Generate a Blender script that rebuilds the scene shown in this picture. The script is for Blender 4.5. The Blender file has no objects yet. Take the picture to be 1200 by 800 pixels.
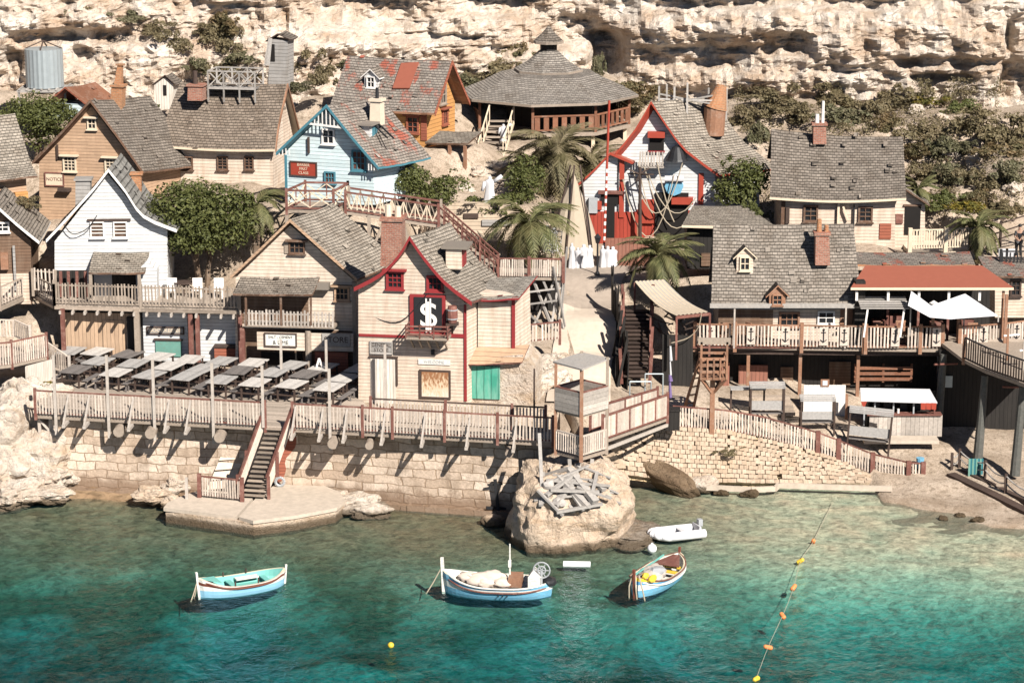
import bpy, bmesh, math, random
import numpy as np
from mathutils import Vector, Matrix, noise
R = math.radians
sc = bpy.context.scene
C = sc.collection
random.seed(7)

# ---------------------------------------------------------------- camera
FPX, PITCH = 3000.0, R(13.5)
CX, CY, CZ = 0.0, -112.0, 34.85
cam_d = bpy.data.cameras.new('camera')
cam = bpy.data.objects.new('camera', cam_d)
C.objects.link(cam)
cam.location = (CX, CY, CZ)
cam.rotation_euler = (R(90) - PITCH, 0, 0)
cam_d.sensor_width = 36.0
cam_d.lens = 36.0 * FPX / 1200
cam_d.clip_start, cam_d.clip_end = 1.0, 2000
sc.camera = cam
# ---------------------------------------------------------------- world, sun, exposure
SUN = Vector((0.44, -0.74, 0.70)).normalized()
elev = math.asin(SUN.z)
azim = math.atan2(SUN.x, SUN.y)            # clockwise from +Y
w = bpy.data.worlds.new('World')
sc.world = w
w.use_nodes = True
nt = w.node_tree
bg = nt.nodes['Background']
sky = nt.nodes.new('ShaderNodeTexSky')
sky.sky_type = 'NISHITA'
sky.sun_disc = False
sky.sun_elevation = elev
sky.sun_rotation = azim
sky.air_density = 0.45
sky.dust_density = 0.25
nt.links.new(sky.outputs[0], bg.inputs[0])
bg.inputs[1].default_value = 0.05
sd = bpy.data.lights.new('sun', 'SUN')
sd.energy = 5.0
sd.angle = R(0.53)
sd.color = (1.0, 0.945, 0.865)
so = bpy.data.objects.new('sun', sd)
C.objects.link(so)
so.rotation_euler = (-SUN).to_track_quat('-Z', 'Y').to_euler()
sc.view_settings.view_transform = 'Standard'
sc.view_settings.look = 'None'
sc.view_settings.gamma = 1
sc.view_settings.exposure = 0.74
sc.view_settings.use_curve_mapping = False
sc.cycles.max_bounces = 6
sc.cycles.diffuse_bounces = 1
sc.cycles.transparent_max_bounces = 12
sc.cycles.use_denoising = True

# ---------------------------------------------------------------- pixel of the survey photo -> point in the place
_c, _s = math.cos(PITCH), math.sin(PITCH)
def ray(px, py):
    u, v = (px - 600) / FPX, (400 - py) / FPX
    return (u, _c + v * _s, -_s + v * _c)
def P(px, py, Y):
    d = ray(px, py); t = (Y - CY) / d[1]
    return Vector((CX + d[0] * t, Y, CZ + d[2] * t))
def PZ(px, py, z):
    d = ray(px, py); t = (z - CZ) / d[2]
    return Vector((CX + d[0] * t, CY + d[1] * t, z))
def proj(x, y, z):
    X, Y, Z = x - CX, y - CY, z - CZ
    f = Y * _c - Z * _s; up = Y * _s + Z * _c
    return 600 + FPX * X / f, 400 - FPX * up / f

# ---------------------------------------------------------------- nodes and materials
def lin(c):
    return tuple(((v / 12.92) if v <= .04045 else ((v + .055) / 1.055) ** 2.4) for v in c)
class NT:
    def __init__(s, name):
        s.m = bpy.data.materials.new(name); s.m.use_nodes = True
        s.t = s.m.node_tree; s.t.nodes.clear()
        s.out = s.t.nodes.new('ShaderNodeOutputMaterial')
    def n(s, typ, **kw):
        nd = s.t.nodes.new('ShaderNode' + typ)
        for k, v in kw.items():
            if k.startswith('i_'):
                key = k[2:]
                key = int(key) if key.isdigit() else key.replace('_', ' ')
                s.set(nd.inputs[key], v)
            else:
                setattr(nd, k, v)
        return nd
    def set(s, inp, v):
        if isinstance(v, bpy.types.NodeSocket): s.t.links.new(v, inp)
        elif isinstance(v, tuple) and len(v) == 3 and inp.type == 'RGBA': inp.default_value = (*v, 1)
        else: inp.default_value = v
    def mth(s, op, a, b=0.0, c=None, clamp=False):
        nd = s.n('Math', operation=op, use_clamp=clamp)
        s.set(nd.inputs[0], a); s.set(nd.inputs[1], b)
        if c is not None: s.set(nd.inputs[2], c)
        return nd.outputs[0]
    def mix(s, f, a, b, mode='MIX'):
        nd = s.n('MixRGB', blend_type=mode)
        s.set(nd.inputs[0], f); s.set(nd.inputs[1], a); s.set(nd.inputs[2], b)
        return nd.outputs[0]
    def ramp(s, f, stops):
        nd = s.n('ValToRGB'); s.set(nd.inputs[0], f)
        e = nd.color_ramp.elements
        while len(e) < len(stops): e.new(0.5)
        for el, (p, c) in zip(e, stops):
            el.position = p; el.color = (*c, 1) if isinstance(c, tuple) else (c, c, c, 1)
        return nd.outputs[0]
    def noise(s, vec, scale, detail=3, rough=.55, dist=0.0):
        return s.n('TexNoise', i_Vector=vec, i_Scale=scale, i_Detail=detail, i_Roughness=rough, i_Distortion=dist).outputs[0]
    def obj(s): return s.n('TexCoord').outputs['Object']
    def pos(s): return s.n('NewGeometry').outputs['Position']
    def isl(s): return s.n('NewGeometry').outputs['Random Per Island']
    def mapv(s, v, scale=(1, 1, 1), rot=(0, 0, 0)):
        return s.n('Mapping', i_Vector=v, i_Scale=scale, i_Rotation=rot).outputs[0]
    def bump(s, h, st=.5, d=.05):
        return s.n('Bump', i_Height=h, i_Strength=st, i_Distance=d).outputs[0]
    def done(s, col, rough=.8, normal=None, spec=.3, metal=0.0, trans=0.0):
        b = s.n('BsdfPrincipled')
        s.set(b.inputs['Base Color'], col); s.set(b.inputs['Roughness'], rough)
        b.inputs['Specular IOR Level'].default_value = spec
        b.inputs['Metallic'].default_value = metal
        if normal is not None: s.set(b.inputs['Normal'], normal)
        sh = b.outputs[0]
        if trans:
            t = s.n('BsdfTranslucent'); s.set(t.inputs[0], col)
            mx = s.n('MixShader'); mx.inputs[0].default_value = trans
            s.t.links.new(sh, mx.inputs[1]); s.t.links.new(t.outputs[0], mx.inputs[2]); sh = mx.outputs[0]
        s.t.links.new(sh, s.out.inputs[0])
        return s.m

def scale_c(c, k): return tuple(min(1, v * k) for v in c)
def siding(name, col, board=.17, dirt=.5, vertical=False, dirtcol=(.25, .18, .12)):
    t = NT(name); v = t.obj()
    sp = t.n('SeparateXYZ', i_0=v)
    z = sp.outputs[2] if not vertical else t.mth('ADD', sp.outputs[0], sp.outputs[1])
    x = t.mth('ADD', sp.outputs[0], sp.outputs[1]) if not vertical else sp.outputs[2]
    wob = t.noise(t.mapv(v, (.8, .8, .8)), 1.0, 2)
    zz = t.mth('DIVIDE', t.mth('ADD', z, t.mth('MULTIPLY', wob, .05)), board)
    fl, fr = t.mth('FLOOR', zz), t.mth('FRACT', zz)
    seg = t.mth('FLOOR', t.mth('ADD', t.mth('DIVIDE', x, 2.6), t.mth('MULTIPLY', fl, .37)))
    wn = t.n('TexWhiteNoise', noise_dimensions='2D'); t.set(wn.inputs[0], t.n('CombineXYZ', i_0=fl, i_1=seg).outputs[0])
    c = t.mix(wn.outputs[0], scale_c(col, .84), scale_c(col, 1.08))
    grain = t.noise(t.mapv(v, (1.5, 1.5, 18) if not vertical else (18, 18, 1.5)), 2.0, 4, .65)
    c = t.mix(t.ramp(grain, [(.38, 0.0), (.75, 1.0)]), c, scale_c(col, .72))
    stain = t.noise(t.mapv(v, (2.2, 2.2, .5)), 1.3, 5, .65)
    c = t.mix(t.mth('MULTIPLY', t.ramp(stain, [(.43, 0.0), (.66, 1.0)]), dirt), c, dirtcol)
    line = t.ramp(fr, [(0.0, 1.0), (.10, .7), (.17, 0.0)])
    c = t.mix(t.mth('MULTIPLY', line, .75), c, scale_c(col, .22))
    h = t.mth('ADD', t.mth('MULTIPLY', fr, -.6), t.mth('MULTIPLY', grain, .25))
    return t.done(c, .75, t.bump(h, .6, .03))
def shingles(name, col, col2=None, tint=None, tint_amt=0.0, bw=.24, rh=.175):
    t = NT(name); uv = t.n('TexCoord').outputs['UV']
    wv = t.noise(uv, 1.4, 2)
    uv2 = t.n('VectorMath', operation='ADD', i_0=uv, i_1=t.n('CombineXYZ', i_1=t.mth('MULTIPLY', wv, .12)).outputs[0]).outputs[0]
    br = t.n('TexBrick', offset=.5, i_Vector=uv2, i_Scale=1.0, i_Mortar_Size=.016, i_Mortar_Smooth=.2, i_Brick_Width=bw, i_Row_Height=rh)
    br.offset_frequency = 2
    t.set(br.inputs['Color1'], scale_c(col, .6)); t.set(br.inputs['Color2'], scale_c(col2 or col, 1.38)); t.set(br.inputs['Mortar'], scale_c(col, .15))
    c = br.outputs[0]
    big = t.noise(uv, .9, 4, .65)
    c = t.mix(.45, c, t.ramp(big, [(.3, tuple(a * b for a, b in zip(col, (.6, .52, .45)))), (.5, col), (.7, scale_c(col, 1.5))]), 'MIX')
    c = t.mix(.8, c, t.ramp(t.noise(t.mapv(uv, (1.5, 6, 1)), 5, 4, .7), [(.3, .55), (.75, 1.25)]), 'MULTIPLY')
    if tint:
        m = t.ramp(t.noise(t.mapv(uv, (1.0, .7, 1)), .75, 5, .7), [(.52, 0.0), (.60, 1.0)])
        c = t.mix(t.mth('MULTIPLY', m, tint_amt), c, tint)
    row = t.mth('FRACT', t.mth('DIVIDE', t.n('SeparateXYZ', i_0=uv2).outputs[1], rh))
    c = t.mix(t.ramp(row, [(0.0, .95), (.30, .0), (.9, .0), (1.0, .4)]), c, scale_c(col, .2))
    h = t.mth('ADD', t.mth('MULTIPLY', br.outputs[1], -.6), t.mth('MULTIPLY', row, -.6))
    return t.done(c, .85, t.bump(h, 1.0, .09), .2)
def timber(name, col, var=.45, worn=.3, worncol=(.42, .36, .3), rough=.75):
    t = NT(name); v = t.obj(); r = t.isl()
    c = t.mix(r, scale_c(col, 1 - var), scale_c(col, 1 + var * .5))
    g = t.noise(v, 9, 4, .7)
    c = t.mix(.7, c, t.ramp(g, [(.3, .6), (.75, 1.15)]), 'MULTIPLY')
    wm = t.ramp(t.noise(t.n('VectorMath', operation='ADD', i_0=v, i_1=t.n('CombineXYZ', i_0=t.mth('MULTIPLY', r, 31.0)).outputs[0]).outputs[0], 2.3, 5, .7), [(.5, 0.0), (.68, 1.0)])
    c = t.mix(t.mth('MULTIPLY', wm, worn), c, worncol)
    return t.done(c, rough, t.bump(g, .3, .02))
def paint(name, col, rough=.6, var=.15, metal=0.0, spec=.35, scuff=0):
    t = NT(name); v = t.obj()
    g = t.noise(v, 3.5, 5, .65)
    c = t.mix(g, scale_c(col, 1 - var), scale_c(col, 1 + var))
    if scuff: c = t.mix(t.mth('MULTIPLY', t.ramp(t.noise(t.mapv(v, (2, 2, 9)), 3, 6, .75), [(.53, 0.0), (.62, 1.0)]), scuff), c, (.22, .18, .14))
    return t.done(c, rough, t.bump(t.noise(v, 14, 3), .12, .02), spec, metal)
def brick(name, c1, c2, mortar, bw=.24, rh=.09, ms=.012, dirt=.4, tide=None):
    t = NT(name); v = t.obj(); sp = t.n('SeparateXYZ', i_0=v)
    vv = t.n('CombineXYZ', i_0=t.mth('ADD', sp.outputs[0], sp.outputs[1]), i_1=sp.outputs[2]).outputs[0]
    vv = t.n('VectorMath', operation='ADD', i_0=vv, i_1=t.n('VectorMath', operation='SCALE', i_0=t.n('TexNoise', i_Vector=v, i_Scale=1.5).outputs[1], i_Scale=bw * .32).outputs[0]).outputs[0]
    br = t.n('TexBrick', offset=.5, i_Vector=vv, i_Scale=1.0, i_Mortar_Size=ms, i_Mortar_Smooth=.4, i_Brick_Width=bw, i_Row_Height=rh)
    t.set(br.inputs['Color1'], c1); t.set(br.inputs['Color2'], c2); t.set(br.inputs['Mortar'], mortar)
    n1 = t.noise(v, 1.1, 6, .7); n2 = t.noise(v, 9, 4, .7)
    c = t.mix(.7, br.outputs[0], t.ramp(n2, [(.3, .6), (.7, 1.15)]), 'MULTIPLY')
    c = t.mix(t.mth('MULTIPLY', t.ramp(n1, [(.48, 0.0), (.7, 1.0)]), dirt), c, scale_c(mortar, .6))
    if tide:
        zt = t.mth('ADD', t.n('SeparateXYZ', i_0=t.pos()).outputs[2], t.mth('MULTIPLY', n1, -.9))
        c = t.mix(t.ramp(zt, [(0.0, .8), (.22, .5), (.45, 0.0)]), c, tide)
    h = t.mth('ADD', t.mth('MULTIPLY', br.outputs[1], -.7), t.mth('MULTIPLY', n2, .8))
    return t.done(c, .9, t.bump(h, .7, .06), .15)
def rocky(name, base, light, dark, ochre, sc_=1.0, oc=.6):
    t = NT(name); v = t.pos()
    n1 = t.noise(v, .42 * sc_, 8, .66, .5); n2 = t.noise(v, 2.6 * sc_, 7, .7, .3); n3 = t.noise(t.mapv(v, (.5, .5, 2.2)), .8 * sc_, 6, .7)
    c = t.mix(t.ramp(n1, [(.38, 0.0), (.62, 1.0)]), base, light)
    c = t.mix(t.mth('MULTIPLY', t.ramp(n3, [(.5, 0.0), (.66, 1.0)]), oc), c, ochre)
    c = t.mix(t.ramp(n2, [(.28, .75), (.46, 0.0)]), c, dark)
    zt = t.mth('ADD', t.n('SeparateXYZ', i_0=v).outputs[2], t.mth('MULTIPLY', n2, -.35))
    c = t.mix(t.ramp(zt, [(0.0, .9), (.12, .75), (.24, 0.0)]), c, (.09, .065, .04))
    vr = t.n('TexVoronoi', feature='DISTANCE_TO_EDGE', i_Vector=t.n('VectorMath', operation='ADD', i_0=t.mapv(v, (1, 1, 1.5)), i_1=t.n('VectorMath', operation='SCALE', i_0=t.n('TexNoise', i_Vector=v, i_Scale=1.2, i_Detail=4).outputs[1], i_Scale=1.1).outputs[0]).outputs[0], i_Scale=.9 * sc_).outputs[0]
    cr = t.ramp(vr, [(0.0, .0), (.05, 1.0)])
    h = t.mth('ADD', t.mth('MULTIPLY', n2, 1.0), t.mth('MULTIPLY', cr, .12))
    h = t.mth('ADD', h, t.mth('MULTIPLY', t.noise(v, 9 * sc_, 5, .7), .35))
    return t.done(c, .92, t.bump(h, .9, .35 / sc_), .1)
def foliage(name, c1, c2, c3, trans=.25):
    t = NT(name); v = t.pos(); r = t.isl()
    c = t.mix(r, c1, c2)
    c = t.mix(t.ramp(t.noise(v, 1.3, 3), [(.4, 0.0), (.62, 1.0)]), c, c3)
    return t.done(c, .6, None, .35, 0, trans)

M = {}
M['cream'] = siding('cream_siding', (.68, .555, .445), .17, .5, dirtcol=(.40, .27, .19))
M['cream2'] = siding('pale_cream_siding', (.71, .595, .485), .18, .5, dirtcol=(.42, .29, .2))
M['tan'] = siding('tan_siding', (.50, .33, .215), .17, .35, dirtcol=(.3, .19, .12))
M['white'] = siding('white_siding', (.66, .66, .655), .18, .35, dirtcol=(.5, .45, .4))
M['blue'] = siding('pale_blue_siding', (.62, .74, .76), .19, .3, dirtcol=(.7, .72, .7))
M['orange'] = siding('orange_siding', (.58, .29, .10), .22, .25, dirtcol=(.5, .28, .12))
M['brown'] = siding('dark_brown_siding', (.16, .095, .06), .16, .35, dirtcol=(.3, .22, .16))
M['redboard'] = siding('red_boards', (.36, .05, .03), .2, .35, True, (.3, .06, .04))
M['redbrown'] = siding('red_brown_boards', (.30, .13, .09), .2, .4, True, (.2, .1, .07))
M['greyboard'] = siding('grey_boards', (.36, .34, .32), .2, .45, False, (.2, .17, .14))
M['vwhite'] = siding('white_upright_boards', (.72, .66, .58), .16, .4, True, (.45, .36, .28))
M['vtan'] = siding('tan_upright_boards', (.52, .36, .24), .2, .4, True, (.3, .2, .13))
M['dark_shade_board'] = siding('dark_boards_with_shade', (.022, .019, .017), .2, .4, True, (.035, .03, .026))  # dark boards, near black because the shade under decks is in their colour
M['green'] = siding('green_door_boards', (.06, .34, .24), .35, .45, True, (.3, .5, .42))
M['rustred'] = siding('rust_red_boards', (.33, .105, .062), .16, .3, False, (.3, .12, .08))
M['sh_grey'] = shingles('grey_shingles', (.265, .228, .192))
M['sh_dark'] = shingles('dark_grey_shingles', (.215, .182, .152))
M['sh_beige'] = shingles('beige_shingles', (.33, .285, .235))
M['sh_scallop'] = shingles('scalloped_grey_shingles', (.24, .23, .21), bw=.38, rh=.34)
M['sh_red'] = shingles('grey_shingles_with_red_paint', (.29, .25, .215), tint=(.36, .085, .05), tint_amt=.85)
M['sh_white'] = shingles('weathered_pale_shingles', (.40, .36, .31), bw=.3, rh=.2)
M['sh_brown'] = shingles('brown_grey_shingles', (.24, .192, .152))
M['sh_light'] = shingles('silvery_shingles', (.31, .275, .24))
M['railbrown'] = timber('red_brown_timber', (.24, .105, .06), .35, .2)
M['redroof'] = paint('terracotta_sheet', (.28, .088, .055), .7, .12)
M['red'] = paint('red_paint', (.25, .028, .03), .55, .25)
M['bright_red'] = paint('bright_red_paint', (.33, .052, .03), .55, .2)
M['trimblue'] = paint('teal_paint', (.07, .20, .25), .55, .2)
M['trimwhite'] = paint('white_trim_paint', (.76, .72, .68), .6, .15)
M['trimcream'] = paint('cream_trim_paint', (.66, .54, .40), .6, .2)
M['trimbrown'] = timber('brown_trim', (.15, .085, .055))
M['wood'] = timber('weathered_wood', (.36, .29, .23))
M['woodgrey'] = timber('grey_driftwood', (.40, .37, .34), .4)
M['woodorange'] = timber('orange_brown_timber', (.32, .165, .10), .35, .25)
M['woodred'] = timber('dull_red_timber', (.19, .078, .06), .4, .45, (.4, .25, .2))
M['picket'] = timber('pale_pickets', (.64, .54, .455), .28, .25, (.35, .25, .18))
M['picketgrey'] = timber('grey_white_pickets', (.50, .44, .385), .3, .3, (.3, .25, .2))
M['tab_dark'] = timber('dark_table_wood', (.18, .16, .15), .25, .3, (.22, .2, .18))
M['tab_grey'] = timber('grey_table_wood', (.40, .38, .36), .25, .3, (.45, .42, .4))
M['tab_pale'] = timber('pale_table_wood', (.58, .54, .50), .2, .3, (.42, .38, .34))
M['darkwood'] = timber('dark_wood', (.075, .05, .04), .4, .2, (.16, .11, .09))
M['brick'] = brick('red_chimney_brick', (.32, .12, .08), (.42, .2, .14), (.42, .34, .28))
M['brick2'] = brick('orange_clay_brick', (.45, .19, .09), (.5, .24, .12), (.42, .3, .2))
M['stone'] = brick('quay_limestone', (.46, .345, .255), (.72, .59, .475), (.36, .26, .18), .85, .40, .026, .75, (.20, .13, .085))
M['cobble'] = brick('yellow_limestone_blocks', (.50, .37, .21), (.62, .48, .30), (.22, .15, .09), .36, .27, .035, .2)
M['plaster'] = paint('cream_plaster', (.66, .55, .43), .85, .2)
M['concrete'] = paint('worn_concrete', (.50, .42, .34), .9, .35)
M['pathm'] = paint('pale_path_concrete', (.52, .43, .345), .9, .22)
M['glass'] = None
g = NT('window_glass'); M['glass'] = g.done((.02, .022, .025), .08, None, .6)
M['black'] = paint('black_paint', (.02, .02, .022), .5, .3)
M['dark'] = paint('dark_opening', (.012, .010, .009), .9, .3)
M['metal'] = paint('galvanised_metal', (.38, .42, .43), .45, .15, .35)
M['grey'] = paint('grey_paint', (.35, .36, .37), .5, .2)
M['cloth'] = paint('white_cloth', (.56, .55, .56), .9, .06)
M['canvas'] = paint('sand_canvas', (.40, .33, .25), .9, .15)
M['teal'] = paint('turquoise_paint', (.17, .46, .41), .5, .12)
M['skyblue'] = paint('light_blue_paint', (.15, .38, .54), .45, .2, scuff=.55)
M['midblue'] = paint('mid_blue_paint', (.10, .30, .50), .45, .12)
M['boatwhite'] = paint('boat_white_paint', (.72, .70, .64), .45, .12, scuff=.5)
M['yellow'] = paint('yellow_paint', (.72, .48, .05), .5, .1)
M['buoyorange'] = paint('orange_plastic', (.75, .24, .08), .5, .12)
M['rope'] = paint('rope', (.42, .35, .26), .9, .2)
M['net'] = paint('piled_netting', (.60, .50, .42), .95, .25)
M['skin'] = paint('skin', (.40, .24, .17), .6, .1)
M['rock'] = rocky('pale_limestone_rock', (.58, .47, .375), (.72, .64, .55), (.19, .14, .10), (.50, .33, .18), 1.3, .5)
M['boulder'] = rocky('sandstone_boulder', (.54, .41, .30), (.68, .55, .43), (.20, .14, .095), (.48, .32, .19), 1.8, .5)
M['cliff'] = rocky('limestone_cliff', (.56, .43, .325), (.80, .71, .615), (.22, .165, .12), (.50, .335, .215), 1.1, .65)
M['wetrock'] = rocky('wet_dark_rock', (.16, .11, .07), (.28, .2, .13), (.05, .04, .03), (.2, .12, .06), 1.6, .4)
M['leaf'] = foliage('dark_green_leaves', (.055, .068, .02), (.16, .165, .052), (.10, .11, .032))
M['leafdry'] = foliage('dry_olive_leaves', (.125, .105, .055), (.25, .205, .115), (.185, .145, .08))
M['leafgrey'] = foliage('grey_green_leaves', (.11, .105, .058), (.22, .19, .115), (.13, .125, .065))
M['leafrust'] = foliage('rusty_brown_leaves', (.13, .09, .042), (.25, .175, .09), (.12, .105, .05))
M['leafyellow'] = foliage('yellow_green_leaves', (.16, .13, .02), (.28, .20, .03), (.12, .12, .03))
M['palm'] = foliage('palm_fronds', (.085, .10, .038), (.25, .245, .11), (.17, .155, .07), .3)
M['palmdry'] = foliage('dusty_palm_fronds', (.20, .165, .09), (.36, .30, .19), (.16, .14, .07), .3)
M['pile'] = timber('dark_greenish_pile_wood', (.10, .10, .09), .3, .3, (.18, .16, .14))
M['bark'] = timber('bark', (.16, .11, .075), .3)

# ---------------------------------------------------------------- mesh helper
class MB:
    def __init__(s): s.v = []; s.f = []; s.mi = []; s.uv = {}
    def poly(s, pts, m=0, uv=None):
        b = len(s.v); s.v += [tuple(p) for p in pts]
        if uv: s.uv[len(s.f)] = uv
        s.f.append(tuple(range(b, b + len(pts)))); s.mi.append(m)
    def add(s, verts, faces, m=0):
        b = len(s.v); s.v += [tuple(p) for p in verts]
        for f in faces: s.f.append(tuple(i + b for i in f)); s.mi.append(m)
    def box(s, c, d, m=0, rz=0.0, mat=None):
        x, y, z = d[0] / 2, d[1] / 2, d[2] / 2
        vs = [Vector((sx * x, sy * y, sz * z)) for sz in (-1, 1) for sy in (-1, 1) for sx in (-1, 1)]
        if mat is None: mat = Matrix.Rotation(rz, 3, 'Z')
        vs = [mat @ v + Vector(c) for v in vs]
        s.add(vs, [(0, 2, 3, 1), (4, 5, 7, 6), (0, 1, 5, 4), (2, 6, 7, 3), (0, 4, 6, 2), (1, 3, 7, 5)], m)
    def bar(s, p, q, wd, h=None, m=0, up=(0, 0, 1)):
        h = wd if h is None else h
        p, q = Vector(p), Vector(q); d = q - p
        if d.length < 1e-6: return
        y = d.normalized(); u = Vector(up)
        if abs(y.dot(u)) > .98: u = Vector((0, 1, 0)) if abs(y.y) < .9 else Vector((1, 0, 0))
        x = y.cross(u).normalized(); z = x.cross(y)
        s.box((p + q) / 2, (wd, d.length, h), m, mat=Matrix((x, y, z)).transposed())
    def tube(s, p, q, r0, r1=None, n=8, m=0, caps=True):
        r1 = r0 if r1 is None else r1
        p, q = Vector(p), Vector(q); d = (q - p).normalized()
        a = d.orthogonal().normalized(); b = d.cross(a)
        vs = []
        for c, r in ((p, r0), (q, r1)):
            vs += [c + (a * math.cos(2 * math.pi * i / n) + b * math.sin(2 * math.pi * i / n)) * r for i in range(n)]
        fs = [(i, (i + 1) % n, n + (i + 1) % n, n + i) for i in range(n)]
        if caps: fs += [tuple(range(n - 1, -1, -1)), tuple(range(n, 2 * n))]
        s.add(vs, fs, m)
    def path(s, pts, r, n=6, m=0):
        for a, b in zip(pts[:-1], pts[1:]): s.tube(a, b, r, r, n, m)
    def prism(s, pts, ext, m=0, mside=None):
        pts = [Vector(p) for p in pts]; e = Vector(ext); n = len(pts)
        vs = pts + [p + e for p in pts]
        s.add(vs, [tuple(range(n))], m); b = len(s.v) - 2 * n
        s.f.append(tuple(b + i for i in range(2 * n - 1, n - 1, -1))); s.mi.append(m)
        for i in range(n):
            j = (i + 1) % n
            s.f.append((b + j, b + i, b + n + i, b + n + j)); s.mi.append(m if mside is None else mside)
    def blob(s, c, r, seed=0, rough=.12, sub=2, m=0, freq=1.0):
        bm = bmesh.new(); bmesh.ops.create_icosphere(bm, subdivisions=sub, radius=1)
        vs = []
        for v in bm.verts:
            k = 1 + rough * noise.noise(v.co * freq * 1.7 + Vector((seed * 3.1, seed * 7.7, 0)))
            vs.append(Vector((v.co.x * r[0] * k + c[0], v.co.y * r[1] * k + c[1], v.co.z * r[2] * k + c[2])))
        s.add(vs, [tuple(v.index for v in f.verts) for f in bm.faces], m); bm.free()
    def build(s, name, mats, parent=None, smooth=False, fix=True):
        me = bpy.data.meshes.new(name)
        me.from_pydata(s.v, [], s.f)
        ms = mats if isinstance(mats, (list, tuple)) else [mats]
        for m_ in ms: me.materials.append(M[m_] if isinstance(m_, str) else m_)
        me.polygons.foreach_set('material_index', s.mi)
        if s.uv:
            ul = me.uv_layers.new(name='UVMap')
            for fi, uvs in s.uv.items():
                ls = me.polygons[fi].loop_start
                for k, uvc in enumerate(uvs): ul.data[ls + k].uv = uvc
        if smooth: me.polygons.foreach_set('use_smooth', [True] * len(s.f))
        me.update()
        if fix:
            bm = bmesh.new(); bm.from_mesh(me); bmesh.ops.recalc_face_normals(bm, faces=bm.faces); bm.to_mesh(me); bm.free()
        o = bpy.data.objects.new(name, me); C.objects.link(o)
        if parent is not None: o.parent = parent
        return o
def tag(o, label=None, cat=None, group=None, kind=None):
    if label: o['label'] = label
    if cat: o['category'] = cat
    if group: o['group'] = group
    if kind: o['kind'] = kind
    return o
def empty(name, loc, label, cat, group=None, rz=0.0):
    o = bpy.data.objects.new(name, None); C.objects.link(o)
    o.location = loc; o.rotation_euler = (0, 0, rz); o.empty_display_size = .3
    return tag(o, label, cat, group)
def copy_tree(o, parent=None):
    c = o.copy(); C.objects.link(c)
    if parent is not None: c.parent = parent
    for ch in list(o.children): copy_tree(ch, c)
    return c
def nz(x, y, z=0.0): return noise.noise(Vector((x, y, z)))
def fbm(x, y, z=0.0, o=4): return noise.fractal(Vector((x, y, z)), 1.0, 2.0, o)

# ================================================================ THE SETTING
def X(px, Y, z): return (px - 600) / FPX * ((Y - CY) * _c - (z - CZ) * _s)
ctl = [(-200,-2,-.5),(-200,6,1.5),(-200,16,5.5),(-200,24,9),(-200,40,14),
 (0,-1,-.3),(0,3,.6),(0,8,2.6),(0,12,3.5),(60,4.5,2.2),(60,9,3.45),(100,8,3.5),(100,13,3.5),(200,5,3.5),(200,12,3.5),(300,4,3.5),(300,10,3.5),(400,3,3.5),(400,9,3.5),(500,2,3.5),(500,6,3.6),
 (620,1,3.5),(640,6,3.7),(690,6.5,3.75),(690,2,3.4),
 (0,15,5.5),(0,17,6.5),(100,16.5,6.5),(250,16.5,6.5),(100,19,7.5),(100,23,9.3),(250,25,10.8),(0,23,9.0),
 (330,21,10.6),(430,21,10.9),(330,16,7.6),(430,14,5.6),(500,24.5,10.8),(520,20.8,7.2),(560,20.8,7.2),(600,20.8,7.2),(560,23.6,10),(600,23.6,10),(500,14,5.6),(560,14,5.6),(560,9,4.2),(600,9,4.4),(620,12,5.0),
 (690,10,4.5),(690,15,5.8),(690,20,7.0),(640,20,7.0),(640,16,6.2),(760,20,7.0),(720,23,7.6),(750,15,5.8),(750,9.0,3.4),(780,9,3.2),
 (560,25,10.2),(600,27,10.6),(650,27,9.6),(520,30,12.2),(640,34,11.8),(600,41,13.2),(720,34,11.3),(640,44,14.2),
 (760,25,8.2),(820,25,8.2),(760,29,8.8),(840,19,7.2),(900,15,5.0),(870,11.5,2.9),(800,5.2,3.05),(860,5.2,2.75),(930,5.2,1.95),(1015,5.2,1.0),
 (1030,4.9,.42),(1045,4.6,.3),(980,11.5,2.6),(980,8,2.0),(1050,8,1.5),(1050,5.5,.9),(1090,4,.35),(1100,8,1.1),(1150,6,.8),(1200,9,1.2),(1200,3,.45),(1100,12,2.0),(1200,14,3),
 (1040,3.2,.10),(1030,0,-.14),(1030,-5,-.42),(1100,-6,-.46),(1200,-9,-.52),(1300,-12,-.6),(720,3.0,-.35),(755,2.7,-.4),(800,2.5,-.45),(860,2.7,-.4),(930,2.9,-.35),(985,3.1,-.12),(720,-2,-.7),(800,-2,-.7),(900,-3,-.6),(720,-7,-1.4),(850,-8,-1.3),(960,-8,-1.0),(1100,1.6,.10),(1200,-1.2,0.14),(1200,-4,-.10),(1100,-1.5,-.06),(1300,-4,.2),(1300,2,.9),(1300,9,1.8),
 (1000,21,8.3),(1100,21,8.0),(1000,26,9.5),(1100,27,10.3),(1200,21,8.4),(1200,28,11.6),(1100,34,13.3),(1000,34,12.8),(900,33,12),(900,38,13.4),(820,36,12.2),(1300,24,10),(1300,34,14),
 (0,31,11.5),(100,33,12),(200,35,12.8),(300,34,13),(400,37,13.6),(0,41,13.6),(500,38,13.6)]
_cx = np.array([X(a, b, c) for a, b, c in ctl]); _cy = np.array([b for a, b, c in ctl]); _cz = np.array([c for a, b, c in ctl])
def terr(x, y):
    d2 = ((_cx - x) ** 2 + ((_cy - y) * 1.25) ** 2) + .08
    wt = d2 ** -2.0
    return float((wt * _cz).sum() / wt.sum())
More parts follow.
